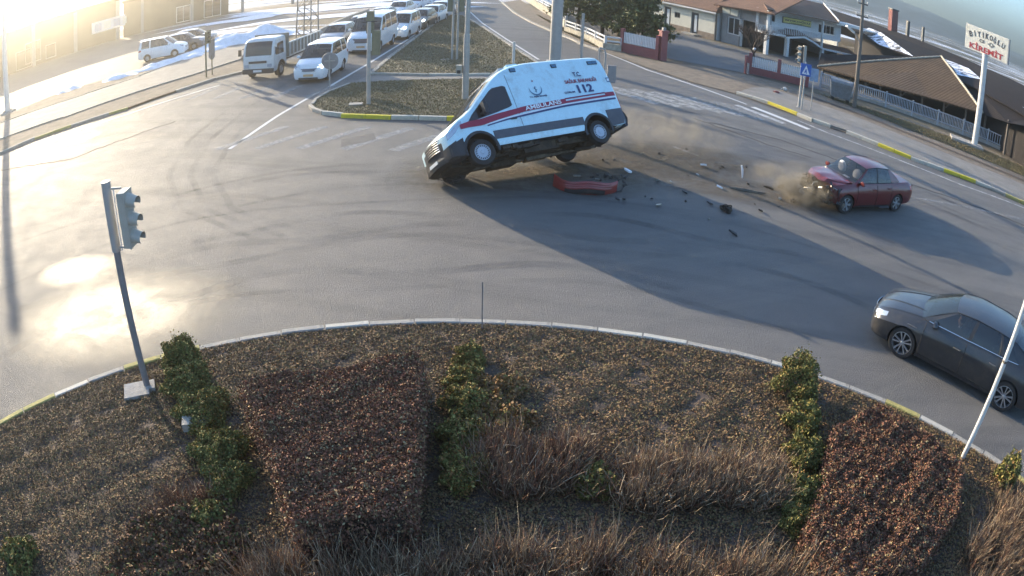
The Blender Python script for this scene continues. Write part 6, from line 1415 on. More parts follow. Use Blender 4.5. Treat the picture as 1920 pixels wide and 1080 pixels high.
for k in range(48):
    cx, cy = r0.uniform(-52, -14), r0.uniform(50, 135)
    if cx > -17 and cy < 60 or cx > -14-.02*cy and cy > 60: continue
    if cy < 95 and cx < -26-(cy-50)*.35: continue
    a0 = r0.uniform(-.3, .5); L1, L2 = r0.uniform(1.5, 7)*(1+cy/90), r0.uniform(.5, 1.5)*(1+cy/80); n = 18; pts = []
    for i in range(n):
        a = 2*math.pi*i/n; rr_ = 1+.35*math.sin(3*a+k)+.2*math.sin(7*a+k*2); x, y = L1*math.cos(a)*rr_, L2*math.sin(a)*rr_; pts.append((cx+x*math.cos(a0)-y*math.sin(a0), cy+x*math.sin(a0)+y*math.cos(a0), .02+.003*k/2))
    q.add(pts, [tuple(range(n))], 'snow')
q.build('snow_patches', kind='stuff')
# low wall/kerb of the lot along the queue
b_ = MB(); P = [(-16.00, 39.71), (-14.95, 45.24), (-15.13, 57.53), (-14.68, 65.93)]
strip_mesh(b_, P, .3, .55, 'concrete'); o_ = strip(P, .3)
for i in range(len(P)-1): a, c = o_[i], o_[i+1]; b_.add([(*a, 0), (*c, 0), (*c, .55), (*a, .55)], [(0, 1, 2, 3)], 'concrete'); a, c = o_[2*len(P)-1-i], o_[2*len(P)-2-i]; b_.add([(*a, 0), (*c, 0), (*c, .55), (*a, .55)], [(0, 1, 2, 3)], 'concrete')
o = b_.build('low_wall'); tag(o, 'low concrete wall running along the outer side of the waiting cars', 'wall')
b_ = MB(); b_.box((0, 0, 0), (.55, .35, .06), 'concrete'); o = b_.build('manhole_slab'); o.location = (*(-6.47, 26.93), .13); o.rotation_euler = (0, 0, .1); tag(o, 'small pale slab in the near median lawn left of the signal pole', 'slab')
mat('litter_white', (.6, .58, .55), .8, noise=.2)
for (loc, label) in (((15.01, 37.53), 'crumpled white litter on the dirt below the long picket fence'), ((13.91, 35.89), 'small reddish rag on the pavement left of the litter')):
    o = shard('lump', loc, .28, 'litter_white' if 'white' in label else 'fence_red', label, name='litter', grp=None, cat='litter'); o.location.z = .05

# ------------------------------------------------------------ vegetation
def leafm(name, col, rough=.8, trans=.0):
    m = bpy.data.materials.new(name); m.use_nodes = True; b = m.node_tree.nodes['Principled BSDF']; b.inputs['Base Color'].default_value = (*col, 1); b.inputs['Roughness'].default_value = rough; b.inputs['Specular IOR Level'].default_value = .25
    MATS[name] = m; return m
for n_, c in dict(cover_a=(0.212, 0.130, 0.066), cover_b=(0.189, 0.119, 0.062), cover_c=(0.243, 0.153, 0.076), cover_d=(0.179, 0.145, 0.064), cover_e=(0.203, 0.121, 0.067), barb_a=(0.212, 0.095, 0.061), barb_b=(0.142, 0.068, 0.043), barb_c=(0.283, 0.170, 0.082), barb_d=(0.100, 0.060, 0.038), barb_e=(0.312, 0.259, 0.140),
                  box_a=(0.182, 0.170, 0.046), box_b=(0.110, 0.116, 0.039), box_c=(0.282, 0.231, 0.073), box_d=(0.245, 0.136, 0.049), straw_a=(0.338, 0.250, 0.152), straw_b=(0.214, 0.146, 0.095), straw_c=(0.124, 0.083, 0.057), straw_d=(0.406, 0.329, 0.228), straw_e=(0.180, 0.086, 0.057),
                  pine_a=(0.101, 0.112, 0.037), pine_b=(0.065, 0.076, 0.028), pine_c=(0.173, 0.164, 0.054), bark=(0.070, 0.050, 0.038), grass_a=(0.210, 0.173, 0.088), grass_b=(0.150, 0.143, 0.067), grass_c=(0.128, 0.090, 0.058)).items(): leafm(n_, c)
def leaves(name, pts, size, mts, parent=None, upright=0., aspect=1.6, seed=1, smin=.5, weights=None, kind=None):
    """many small folded leaf faces at the given points"""
    rg = np.random.default_rng(seed); n = len(pts); pts = np.asarray(pts, float)
    nrm_ = rg.normal(size=(n, 3)); nrm_[:, 2] += upright; nrm_ /= np.linalg.norm(nrm_, axis=1, keepdims=True)
    a = rg.normal(size=(n, 3)); u = np.cross(nrm_, a); u /= np.linalg.norm(u, axis=1, keepdims=True)+1e-9; v_ = np.cross(nrm_, u)
    s = size*rg.uniform(smin, 1.2, (n, 1)); U = u*s*aspect*.5; V = v_*s*.5
    vs = np.empty((n, 4, 3)); vs[:, 0] = pts-U; vs[:, 1] = pts-V*1.0+nrm_*s*.12; vs[:, 2] = pts+U; vs[:, 3] = pts+V*1.0+nrm_*s*.12
    return fast_mesh(name, vs.reshape(-1, 3), 4, n, mts, parent, rg, weights, kind)
def fast_mesh(name, vs, k, n, mts, parent, rg, weights=None, kind=None):
    me = bpy.data.meshes.new(name); me.vertices.add(n*k); me.vertices.foreach_set('co', vs.astype(np.float32).ravel())
    me.loops.add(n*k); me.loops.foreach_set('vertex_index', np.arange(n*k, dtype=np.int32)); me.polygons.add(n); me.polygons.foreach_set('loop_start', np.arange(0, n*k, k, dtype=np.int32)); me.polygons.foreach_set('loop_total', np.full(n, k, dtype=np.int32))
    for q in mts: me.materials.append(MATS[q])
    me.polygons.foreach_set('material_index', rg.choice(len(mts), n, p=weights).astype(np.int32)); me.update(calc_edges=True)
    o = bpy.data.objects.new(name, me); COL.objects.link(o)
    if parent: o.parent = parent
    if kind: o['kind'] = kind
    return o
def stems(name, base, tip, wd, mts, parent=None, seed=1, kind=None, weights=None):
    """thin dry stems from base to tip, each a bent two-segment blade"""
    rg = np.random.default_rng(seed); base = np.asarray(base); tip = np.asarray(tip); n = len(base); d = tip-base
    side = np.cross(d, rg.normal(size=(n, 3))); side /= np.linalg.norm(side, axis=1, keepdims=True)+1e-9; w_ = wd*rg.uniform(.6, 1.3, (n, 1)); mid = base+d*.55+rg.normal(size=(n, 3))*np.linalg.norm(d, axis=1, keepdims=True)*.05
    vs = np.empty((n*2, 4, 3)); vs[0::2, 0] = base-side*w_; vs[0::2, 1] = base+side*w_; vs[0::2, 2] = mid+side*w_*.8; vs[0::2, 3] = mid-side*w_*.8
    vs[1::2, 0] = mid-side*w_*.8; vs[1::2, 1] = mid+side*w_*.8; vs[1::2, 2] = tip+side*w_*.3; vs[1::2, 3] = tip-side*w_*.3
    return fast_mesh(name, vs.reshape(-1, 3), 4, n*2, mts, parent, rg, weights, kind)
def inpoly(P, x, y):
    x = np.asarray(x); y = np.asarray(y); c = np.zeros(x.shape, bool); n = len(P)
    for i in range(n):
        (x0, y0), (x1, y1) = P[i], P[(i+1) % n]
        t = ((y0 > y) != (y1 > y)); xx = (x1-x0)*(y-y0)/((y1-y0)+1e-12)+x0; c ^= t & (x < xx)
    return c
def sample(P, n, seed):
    rg = np.random.default_rng(seed); xs = [q[0] for q in P]; ys = [q[1] for q in P]; X = np.zeros(0); Y = np.zeros(0)
    while len(X) < n:
        x = rg.uniform(min(xs), max(xs), n); y = rg.uniform(min(ys), max(ys), n); k = inpoly(P, x, y); X = np.concatenate([X, x[k]]); Y = np.concatenate([Y, y[k]])
    return X[:n], Y[:n]
def edge_dist(P, x, y):
    d = np.full(x.shape, 1e9); n = len(P)
    for i in range(n):
        a = np.array(P[i]); b_ = np.array(P[(i+1) % n]); e = b_-a; t = np.clip(((x-a[0])*e[0]+(y-a[1])*e[1])/(e@e), 0, 1); d = np.minimum(d, np.hypot(x-a[0]-t*e[0], y-a[1]-t*e[1]))
    return d
def np_bed(x, y):
    d = np.hypot(x-BC[0], y-BC[1]); t = np.clip(1-d/BR, 0, 1)
    return .10+.25*np.minimum(1, t*2.2)+.03*np.sin(x*2.1+y*1.3)*np.minimum(1, t*6)+.02*np.sin(x*5.3-y*4.1)*np.minimum(1, t*6)
def bump2(x, y, s=1.): return (np.sin(x*9.1*s+1.3*np.sin(y*7*s))+np.sin(y*11.3*s+1.7*np.sin(x*6.1*s))+np.sin((x+y)*15.7*s)*.6+np.sin((x-1.3*y)*23*s)*.5)/3.1
# matted brown ground cover over the whole bed in view
rg = np.random.default_rng(3); n = 340000
r_ = np.sqrt(rg.uniform(3.2**2, (BR-.10)**2, n)); a_ = rg.uniform(R(-78), R(78), n); X = BC[0]+r_*np.sin(a_); Y = BC[1]+r_*np.cos(a_); k = Y > 2.2; X, Y = X[k], Y[k]
cl = bump2(X, Y, .9); Z = np_bed(X, Y)+.02+.045*np.maximum(cl, -.5)*np.minimum(1, (BR-np.hypot(X-BC[0], Y-BC[1]))*3)+rg.uniform(-.012, .02, len(X))
leaves('ground_cover', np.stack([X, Y, Z], 1), .027, ['cover_a', 'cover_b', 'cover_c', 'cover_d', 'cover_e'], upright=1.3, seed=4, weights=[.32, .20, .13, .27, .08], kind='stuff')
def hedge_block(label, P, h, n, mts, wts, seed, size=.04, name='barberry_hedge', taper=.0, cat='hedge', group=None, lump=.05):
    """clipped or loose hedge filling a ground outline, leaves on its top and down its sides"""
    cx, cy = sum(q[0] for q in P)/len(P), sum(q[1] for q in P)/len(P); t = thing(name, label, cat, (cx, cy, 0), group=group); rg = np.random.default_rng(seed)
    X, Y = sample(P, n, seed); d = edge_dist(P, X, Y); g0 = np_bed(X, Y)
    top = h*np.minimum(1, .80+d*2.2)+lump*bump2(X, Y, .8)+lump*.6*bump2(X*2.3, Y*2.3, 1.1)
    f = np.where(d < .07, rg.uniform(.03, 1, n), 1-np.abs(rg.normal(0, .07, n)))
    Z = g0+top*f; pts = np.stack([X-cx, Y-cy, Z], 1); pts[:, :2] += rg.normal(0, .02, (n, 2))
    leaves('foliage', pts, size, mts, t, upright=.35, seed=seed+1, weights=wts, kind='stuff')
    # woody stems inside
    m_ = max(12, n//260); X, Y = sample(P, m_, seed+9); g0 = np_bed(X, Y); b0 = np.stack([X-cx, Y-cy, g0], 1); tp = b0+np.stack([rg.normal(0, .08, m_), rg.normal(0, .08, m_), np.full(m_, h*.9)], 1)
    stems('stems', b0, tp, .006, ['straw_c', 'bark'], t, seed, kind='stuff')
    # dense dark core so the ground does not show through
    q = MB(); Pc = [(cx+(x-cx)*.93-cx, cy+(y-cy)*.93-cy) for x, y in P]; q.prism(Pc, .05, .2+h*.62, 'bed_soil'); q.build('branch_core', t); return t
BB = ['barb_a', 'barb_b', 'barb_c', 'barb_d', 'barb_e']; BW = [.34, .26, .14, .18, .08]
hedge_block('large square-clipped reddish brown barberry hedge left of the middle of the bed', [(-3.77, 7.40), (-3.09, 7.84), (-1.98, 8.22), (-1.25, 8.54), (-1.10, 7.95), (-0.98, 6.39), (-0.93, 5.22), (-1.42, 5.01), (-2.22, 4.69), (-2.88, 5.99)], .78, 125000, BB, BW, 11, .029, lump=.035)
hedge_block('broad low reddish brown hedge below the dark grey sedan on the right of the bed', [(4.82, 7.33), (6.08, 8.01), (6.76, 7.14), (7.21, 6.20), (6.47, 5.11), (5.24, 4.16), (3.80, 4.09), (3.61, 5.13), (4.25, 6.18)], .42, 85000, BB, [.3, .28, .1, .24, .08], 21, .029, lump=.06)
hedge_block('loose reddish dwarf shrubs at the lower left of the bed among the twigs', [(-4.70, 4.94), (-3.49, 5.59), (-2.93, 4.95), (-3.06, 4.11), (-4.75, 3.53)], .22, 9000, ['barb_b', 'cover_a', 'barb_d', 'box_b'], [.3, .3, .25, .15], 31, .04, lump=.08, name='dwarf_shrub', cat='shrub')
XB = ['box_a', 'box_b', 'box_c', 'box_d']
def bush(label, c, rx, ry, h, n, seed, z0=.2, mts=XB, wts=(.34, .36, .16, .14), size=.045, name='boxwood_bush', rag=.16, cat='bush', group=None, ang=0.):
    t = thing(name, label, cat, (c[0], c[1], z0), ang, group); rg = np.random.default_rng(seed)
    th = rg.uniform(0, 2*math.pi, n); ph = np.arccos(rg.uniform(-.35, 1, n)); q = 1-np.abs(rg.normal(0, .16, n))+.35*(rg.random(n) < .04)*rg.random(n)
    lob = 1+rag*(np.sin(th*3+seed)+np.sin(th*5+ph*4+seed*2)+.7*np.sin(ph*9+th*2))/2.2
    X = rx*np.sin(ph)*np.cos(th)*q*lob; Y = ry*np.sin(ph)*np.sin(th)*q*lob; Z = h*(.35+.65*np.cos(ph)*q*lob); Z = np.maximum(Z, .02)
    leaves('foliage', np.stack([X, Y, Z], 1), size, mts, t, upright=.3, seed=seed, weights=list(wts), kind='stuff')
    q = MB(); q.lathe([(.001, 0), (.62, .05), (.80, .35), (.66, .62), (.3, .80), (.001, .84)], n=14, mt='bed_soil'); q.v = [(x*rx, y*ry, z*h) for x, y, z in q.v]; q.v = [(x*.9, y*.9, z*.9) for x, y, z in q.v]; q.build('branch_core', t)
    q = MB(); q.tube([(0, 0, -.1), (0, 0, h*.4)], .03, 'bark', n=6); q.build('stem', t); return t
def row(labels, P, rx, hs, n, seed, rag=.3, mts=XB, wts=(.34, .36, .16, .14), size=.045):
    for i, (lb, (x, y)) in enumerate(zip(labels, P)): bush(lb, (x, y), rx[i % len(rx)], rx[i % len(rx)]*1.05, hs[i % len(hs)], n, seed+i*7, z0=float(np_bed(np.array(x), np.array(y))), rag=rag, mts=mts, wts=wts, size=size)
row(['clipped rounded green bush standing against the kerb right of the leaning traffic light', 'second green bush behind the rounded one at the kerb, in the left row', 'third green bush of the left row, level with the pale stone block', 'bright green spreading bush of the left row just below the pale stone block', 'last ragged green bush of the left row, beside the shaded gap'],
    [(-5.47, 8.69), (-5.09, 8.07), (-4.54, 7.42), (-3.90, 6.46), (-3.60, 5.97)], [.34, .42, .44, .40, .32], [.60, .44, .34, .40, .30], 11000, 41, size=.03)
row(['yellowing bush at the kerb at the top of the middle row beside the thin rod', 'yellow-green bush second from the kerb in the middle row', 'bushy green shrub halfway down the middle row next to the shaded gap', 'green shrub with glossy leaves low in the middle row', 'lowest leafy green shrub of the middle row above the dry twigs'],
    [(-0.62, 9.47), (-0.64, 8.79), (-0.62, 8.06), (-0.58, 7.26), (-0.51, 6.55)], [.22, .26, .28, .30, .30], [.30, .34, .38, .40, .34], 6500, 61, rag=.4, wts=(.3, .2, .26, .24), size=.032)
row(['scattered low yellow-brown shrub right of the middle row near the kerb', 'low mixed green and brown shrub right of the middle row'], [(-0.21, 8.55), (-0.10, 7.80)], [.38, .36], [.22, .26], 4200, 75, rag=.5, mts=['box_c', 'box_d', 'cover_c', 'cover_a'], wts=(.2, .25, .25, .3))
row(['large round green bush standing proud at the kerb left of the dark grey sedan', 'green bush directly below the large round one in the right row', 'narrow green bush in the middle of the right row', 'ragged green bush with gaps lower in the right row', 'small leafy bush near the bottom of the right row'],
    [(4.70, 8.72), (4.54, 7.80), (4.33, 7.04), (4.01, 6.20), (3.79, 5.64)], [.36, .28, .30, .30, .26], [.74, .44, .32, .32, .26], 10000, 81, rag=.36, size=.03)
row(['small upright bush with thin leaves beside the pale pole at the right edge'], [(8.36, 5.92)], [.24], [.62], 1700, 95, rag=.25)
row(['small dark green shrub with pale leaf tips among the dry twigs right of the middle'], [(1.14, 6.53)], [.26], [.32], 2600, 97, rag=.3)
row(['dark green shrub at the bottom left corner of the bed', 'green shoots low on the left between the red dwarf shrubs'], [(-6.35, 3.57), (-3.63, 5.20)], [.3, .28], [.3, .3], 2200, 99, rag=.35)
def dry(label, P, h, n, seed, mts=('straw_a', 'straw_b', 'straw_c', 'straw_d', 'straw_e'), wts=(.24, .3, .22, .10, .14), wd=.006, group=None, lean=.23, name='dry_shrub'):
    cx, cy = sum(q[0] for q in P)/len(P), sum(q[1] for q in P)/len(P); t = thing(name, label, 'dry shrub', (cx, cy, 0), group=group); rg = np.random.default_rng(seed)
    k = max(3, n//70); X0, Y0 = sample(P, k, seed); idx = rg.integers(0, k, n); X = X0[idx]+rg.normal(0, .05, n); Y = Y0[idx]+rg.normal(0, .05, n); g0 = np_bed(X, Y)
    base = np.stack([X-cx, Y-cy, g0-.02], 1); hh = h*rg.uniform(.45, 1.12, n); tip = base+np.stack([rg.normal(0, lean, n)*hh+(X-X0[idx])*1.8, rg.normal(0, lean, n)*hh+(Y-Y0[idx])*1.8, hh], 1)
    stems('stems', base, tip, wd, list(mts), t, seed, kind='stuff', weights=list(wts))
    m_ = n//2; j = rg.integers(0, n, m_); f = rg.uniform(.35, .95, (m_, 1)); b2 = base[j]+(tip[j]-base[j])*f; t2 = b2+np.stack([rg.normal(0, .06, m_), rg.normal(0, .06, m_), rg.uniform(.04, .13, m_)], 1)
    stems('twigs', b2, t2, wd*.7, list(mts), t, seed+1, kind='stuff', weights=list(wts)); return t
FG = 'dry straw-coloured shrubs along the bottom edge of the view'
xs_ = [430, 520, 610, 700, 790, 880, 970, 1060, 1150, 1240, 1330, 1420]
for i in range(12):
    x = xs_[i]; base_y = 1165 if i > 0 else 1180
    P0 = [[(-3.02, 4.35), (-2.45, 4.50), (-2.27, 3.53), (-2.79, 3.37)], [(-2.47, 4.58), (-1.89, 4.71), (-1.73, 3.66), (-2.27, 3.53)], [(-1.90, 4.75), (-1.33, 4.85), (-1.20, 3.76), (-1.73, 3.66)], [(-1.34, 4.90), (-0.78, 4.97), (-0.68, 3.84), (-1.20, 3.76)], [(-0.78, 5.02), (-0.22, 5.07), (-0.17, 3.89), (-0.68, 3.84)], [(-0.23, 5.11), (0.33, 5.14), (0.34, 3.91), (-0.17, 3.89)],
          [(0.33, 5.14), (0.90, 5.15), (0.86, 3.91), (0.34, 3.91)], [(0.90, 5.14), (1.47, 5.12), (1.39, 3.89), (0.86, 3.91)], [(1.47, 5.07), (2.06, 5.03), (1.93, 3.84), (1.39, 3.89)], [(2.05, 4.97), (2.66, 4.90), (2.49, 3.76), (1.93, 3.84)], [(2.65, 4.86), (3.22, 4.78), (3.02, 3.67), (2.49, 3.76)], [(3.20, 4.67), (3.71, 4.58), (3.50, 3.56), (3.02, 3.67)]][i]
    ord_ = ['first', 'second', 'third', 'fourth', 'fifth', 'sixth', 'seventh', 'eighth', 'ninth', 'tenth', 'eleventh', 'twelfth'][i]
    dry('dry straw-coloured shrub, %s from the left along the bottom edge of the view' % ord_, P0, .62, 900, 200+i*5, group=FG)
dry('tangled upright dry twigs below the middle row of green shrubs', [(-0.39, 6.93), (0.10, 7.29), (0.83, 7.21), (0.80, 6.37), (0.13, 6.10), (-0.35, 6.26)], .50, 2600, 301, wts=(.12, .3, .26, .08, .24))
dry('reddish straw twigs between the middle twigs and the small dark shrub', [(0.76, 7.21), (1.13, 7.33), (1.29, 6.37), (0.80, 6.22)], .42, 1100, 311, wts=(.15, .25, .25, .05, .3))
dry('dense golden stand of dry stems right of the small dark green shrub', [(1.46, 6.84), (2.61, 6.92), (2.55, 6.07), (1.48, 6.07)], .46, 2600, 321, wts=(.34, .26, .14, .12, .14))
dry('golden stand of dry stems ending at the right row of green bushes', [(2.69, 6.91), (3.84, 6.82), (3.67, 5.95), (2.59, 6.06)], .44, 2400, 331, wts=(.34, .26, .14, .12, .14))
dry('slanting hedge of dry stems at the right edge below the small upright bush', [(7.74, 5.47), (8.59, 5.47), (8.47, 4.73), (7.39, 2.86), (6.01, 3.38), (6.60, 4.52)], .5, 3600, 341, wts=(.2, .34, .26, .06, .14))
dry('thin red twigs at the lower left beside the loose dwarf shrubs', [(-4.65, 5.48), (-3.71, 5.84), (-3.46, 5.28), (-4.43, 4.90)], .34, 500, 351, wts=(.1, .2, .3, 0, .4))
dry('ragged dark twigs at the bottom between straw shrubs and right hedge', [(4.18, 4.50), (5.22, 4.35), (5.03, 3.12), (3.78, 3.49)], .5, 700, 361, wts=(.2, .3, .3, .1, .1))
# grass on the medians and verge
def tufts(name, P, n, h, seed, mts=('grass_a', 'grass_b', 'grass_c'), z0=.11):
    X, Y = sample(P, n, seed); rg = np.random.default_rng(seed); b0 = np.stack([X, Y, np.full(n, z0)], 1); tp = b0+np.stack([rg.normal(0, h*.5, n), rg.normal(0, h*.5, n), rg.uniform(.4, 1.1, n)*h], 1)
    return stems(name, b0, tp, .012, list(mts), None, seed, kind='stuff')
tufts('grass', M1, 26000, .05, 401); tufts('grass', M2, 26000, .07, 402)
tufts('grass', [(17.69, 38.64), (19.32, 36.19), (21.62, 33.08), (24.39, 30.64), (28.55, 27.96), (30.84, 30.38), (28.22, 32.31), (24.87, 34.14), (21.73, 36.13), (18.58, 38.01)], 9000, .12, 403, z0=.05)
tufts('grass', [(1.12, 65.25), (3.43, 53.14), (4.93, 45.01), (3.11, 52.29)], 4000, .12, 404, z0=.04)
# pines
def pine(label, c, h, r0, z_low, seed, n=6500, lean=0.):
    t = thing('pine_tree', label, 'pine tree', (*c, 0)); rg = np.random.default_rng(seed); rr = random.Random(seed)
    q = MB(); q.tube([(0, 0, 0), (.08+lean*.3, 0, h*.4), (.04+lean, .05, h*.97)], [.15, .11, .03], 'bark', n=8); q.build('trunk', t)
    q = MB(); P = []
    nb = 34
    for i in range(nb):
        f = i/nb; z = z_low+(h-z_low)*f; L_ = r0*(1-f)**.75*rr.uniform(.65, 1.1)+.15; an = i*2.4+rr.uniform(-.4, .4); ex_ = (L_*math.cos(an)+lean*f, L_*math.sin(an), z+L_*rr.uniform(-.12, .18)); st_ = (.05+lean*f, 0, z-.1)
        q.tube([st_, lerp(st_, ex_, .6), ex_], [.035, .022, .008], 'bark', n=4, caps=False)
        for s in range(n//nb):
            g_ = rr.betavariate(2.4, 1.1); w_ = .26*(1-.4*g_)*min(1.6, L_); p_ = lerp(st_, ex_, g_); P.append((p_[0]+rr.gauss(0, w_), p_[1]+rr.gauss(0, w_), p_[2]+rr.gauss(0, w_*.45)+.05))
    q.build('branches', t); leaves('needles', P, .15, ['pine_a', 'pine_b', 'pine_c'], t, upright=.3, aspect=2.2, seed=seed, weights=[.45, .35, .2], kind='stuff'); return t
pine('left pine beside the slim post with its crown leaving the frame', (3.92, 51.47), 6.5, 2.0, 1.5, 501)
pine('second pine, over the corner of the pale stone garden wall', (5.56, 50.07), 6.2, 2.2, 1.1, 502)
pine('third pine behind the left end of the red picket gate', (7.17, 52.97), 6.5, 2.4, .9, 503)
pine('rightmost bushy pine leaning over the red picket gate', (7.95, 46.90), 5.0, 2.3, .9, 504, 7500)
pine('slender pine farther up the road behind the massive steel pole', (3.84, 65.88), 6, 1.7, 1.6, 505, 6000)
# bare tree
t = thing('bare_tree', 'leafless spreading tree in front of the dark workshop opening', 'tree', (*(16.24, 47.46), 0)); q = MB()
def branch(p, d, L_, r_, depth):
    e = p+d*L_; q.tube([p, p+d*L_*.5+Vector((rnd.uniform(-.04, .04),)*3), e], [r_, r_*.8, r_*.62], 'straw_c' if depth > 1 else 'bark', n=5 if depth < 3 else 3, caps=False)
    if depth >= 5: return
    for k in range(3 if depth < 4 else 2): branch(e, (d+Vector((rnd.uniform(-.62, .62), rnd.uniform(-.62, .62), rnd.uniform(-.1, .35)))).normalized(), L_*rnd.uniform(.62, .88), r_*.6, depth+1)
q.tube([(0, 0, 0), (0, 0, .7)], [.16, .12], 'bark', n=8); q.build('trunk', t); q = MB()
for k in range(5): branch(Vector((0, 0, .65)), Vector((math.cos(k*1.26)*.55, math.sin(k*1.26)*.55, 1)).normalized(), .75, .055, 0)
q.build('crown', t)
b_ = MB(); b_.lathe([(.001, -.14), (.1, -.1), (.15, 0), (.1, .1), (.001, .14)], n=12, mt='sign_white'); o = b_.build('white_ball'); o.location = (*(16.35, 47.55), 1.05); tag(o, 'small white round object caught in the lower branches of the bare tree', 'ball')

# ------------------------------------------------------------ spilled earth and dust of the crash
m, nt, b, v = base_mat('spilled_earth')
n1 = noise_n(nt, v, .8, 8, .7, dist=.5); n2 = noise_n(nt, v, 7, 6, .75)
uvn = nt.nodes.new('ShaderNodeUVMap'); gr = nt.nodes.new('ShaderNodeTexGradient'); gr.gradient_type = 'SPHERICAL'; mp = nt.nodes.new('ShaderNodeMapping'); mp.inputs['Location'].default_value = (-1, -1, 0); mp.inputs['Scale'].default_value = (2, 2, 1); nt.links.new(uvn.outputs[0], mp.inputs[0]); nt.links.new(mp.outputs[0], gr.inputs[0])
a1 = nt.nodes.new('ShaderNodeMath'); a1.operation = 'MULTIPLY'; nt.links.new(mrange(nt, n1, .35, .62, .15, .95), a1.inputs[0]); nt.links.new(mrange(nt, gr.outputs[0], 0, .6), a1.inputs[1])
a2 = nt.nodes.new('ShaderNodeMath'); a2.operation = 'MULTIPLY'; nt.links.new(a1.outputs[0], a2.inputs[0]); nt.links.new(mrange(nt, n2, .3, .7, .5, 1), a2.inputs[1])
nt.links.new(a2.outputs[0], b.inputs['Alpha']); nt.links.new(mixc(nt, mrange(nt, n2, .35, .7), (.15, .12, .085), (.24, .195, .14)), b.inputs['Base Color']); b.inputs['Roughness'].default_value = .95; b.inputs['Specular IOR Level'].default_value = .1
def earth(c, a, b2, ang, z):
    me = bpy.data.meshes.new('spilled_earth'); ca, sa = math.cos(ang), math.sin(ang); vs = [(c[0]+x*a*ca-y*b2*sa, c[1]+x*a*sa+y*b2*ca, z) for x, y in ((-1, -1), (1, -1), (1, 1), (-1, 1))]
    me.from_pydata(vs, [], [(0, 1, 2, 3)]); uv = me.uv_layers.new(name='UVMap')
    for i, q_ in enumerate([(0, 0), (1, 0), (1, 1), (0, 1)]): uv.data[i].uv = q_
    me.materials.append(MATS['spilled_earth']); o = bpy.data.objects.new('spilled_earth', me); COL.objects.link(o); o['kind'] = 'stuff'
earth((2.57, 20.61), 6.5, 3.2, R(12), .016); earth((4.54, 21.36), 4.5, 1.8, R(5), .020); earth((7.97, 18.75), 3.6, 1.3, R(-8), .024); earth((-0.14, 19.17), 4.2, 1.6, R(20), .028)
def dust(name, c, dims, dens, seed, rz=0.):
    q = MB(); q.lathe([(.001, -1), (.5, -.86), (.86, -.5), (1, 0), (.86, .5), (.5, .86), (.001, 1)], n=20, mt=''); q.v = [(x*dims[0], y*dims[1], z*dims[2]) for x, y, z in q.v]
    o = q.build(name, kind='stuff'); o.location = c; o.rotation_euler = (0, 0, rz)
    m = bpy.data.materials.new(name+'_air'); m.use_nodes = True; nt = m.node_tree; nt.nodes.clear(); pv = nt.nodes.new('ShaderNodeVolumePrincipled'); ou = nt.nodes.new('ShaderNodeOutputMaterial'); tc = nt.nodes.new('ShaderNodeTexCoord')
    n1 = noise_n(nt, tc.outputs['Object'], 1.7+seed*.1, 4, .62, dist=.5); g = nt.nodes.new('ShaderNodeTexGradient'); g.gradient_type = 'SPHERICAL'; mp = nt.nodes.new('ShaderNodeMapping'); mp.inputs['Scale'].default_value = tuple(1/d for d in dims); nt.links.new(tc.outputs['Object'], mp.inputs[0]); nt.links.new(mp.outputs[0], g.inputs[0])
    mu = nt.nodes.new('ShaderNodeMath'); mu.operation = 'MULTIPLY'; nt.links.new(mrange(nt, n1, .42, .66, 0, dens), mu.inputs[0]); nt.links.new(mrange(nt, g.outputs[0], 0, .45), mu.inputs[1])
    nt.links.new(mu.outputs[0], pv.inputs['Density']); pv.inputs['Color'].default_value = (.66, .57, .42, 1); pv.inputs['Anisotropy'].default_value = .2; nt.links.new(pv.outputs[0], ou.inputs['Volume']); o.data.materials.clear(); o.data.materials.append(m); return o
dust('dust_cloud', (*(8.78, 18.48), .42), (1.4, .95, .55), 3.8, 1); dust('dust_cloud', (*(8.52, 19.20), .55), (2.2, 1.0, .55), .8, 2)
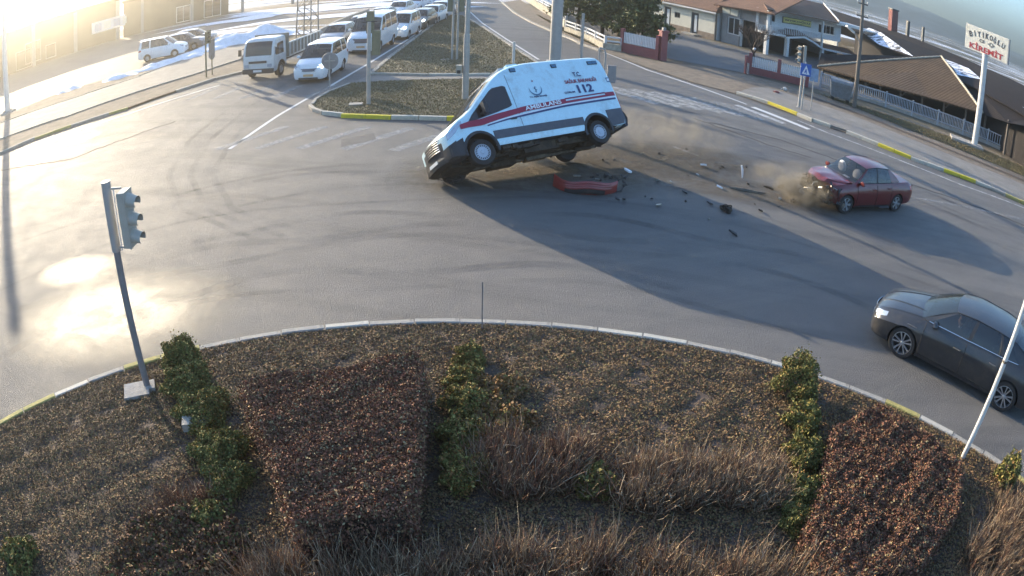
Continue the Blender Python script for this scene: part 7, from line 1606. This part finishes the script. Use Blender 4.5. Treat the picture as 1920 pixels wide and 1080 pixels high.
dust('dust_cloud', (*(4.39, 23.10), .55), (3.8, 2.2, .8), .38, 3)

# ------------------------------------------------------------ far hills and the air
def hills(name, r0, az0, az1, hf, mt, depth=160):
    P = []; n = 90
    for j, fr in enumerate((0, .25, .5, .75, 1, 1.4)):
        row = []
        for i in range(n+1):
            az = az0+(az1-az0)*i/n; t = i/n
            hh = hf(az)*math.sin(min(1, fr)*math.pi/2)*(1 if fr <= 1 else .6)
            rr = r0+fr*depth; row.append((rr*math.sin(R(az)), rr*math.cos(R(az)), hh+(-1 if fr == 0 else 0)+rnd.uniform(-.6, .6)))
        P.append(row)
    b_ = MB(); b_.grid(P, mt); return b_.build(name, kind='structure', sharp=180)
m, nt, b, v = base_mat('snowy_hill')
n1 = noise_n(nt, v, .012, 8, .65, stretch=(1, 1, 2.5)); c0 = ramp(nt, n1, [(.42, (.13, .13, .12)), (.52, (.3, .31, .33)), (.66, (.5, .53, .58))])
nt.links.new(c0, b.inputs['Base Color']); b.inputs['Roughness'].default_value = .9
def ridge(az):
    return 12.5+17*math.exp(-((az-29)/10)**2)+10*math.exp(-((az-2)/16)**2)+.9*math.sin(az*.7+2)+.6*math.sin(az*1.9)+.3*math.sin(az*4.3)
hills('hills', 760, -30, 75, ridge, 'snowy_hill', 200)
def ridge2(az): return 10+5*math.sin(az*.09+1)+1.5*math.sin(az*.5)
hills('hills', 900, 70, 335, ridge2, 'snowy_hill', 120)
hz_ = MB(); S_ = 1180; hz_.box((0, 0, 32.5), (2*S_, 2*S_, 67+0), '')
o = hz_.build('haze', kind='stuff')
mh = bpy.data.materials.new('haze_air'); mh.use_nodes = True; n_ = mh.node_tree; n_.nodes.clear()
pv = n_.nodes.new('ShaderNodeVolumePrincipled'); ou = n_.nodes.new('ShaderNodeOutputMaterial')
pv.inputs['Color'].default_value = (1, .96, .86, 1); pv.inputs['Density'].default_value = HAZE_D; pv.inputs['Anisotropy'].default_value = HAZE_G
n_.links.new(pv.outputs[0], ou.inputs['Volume']); o.data.materials.clear(); o.data.materials.append(mh)
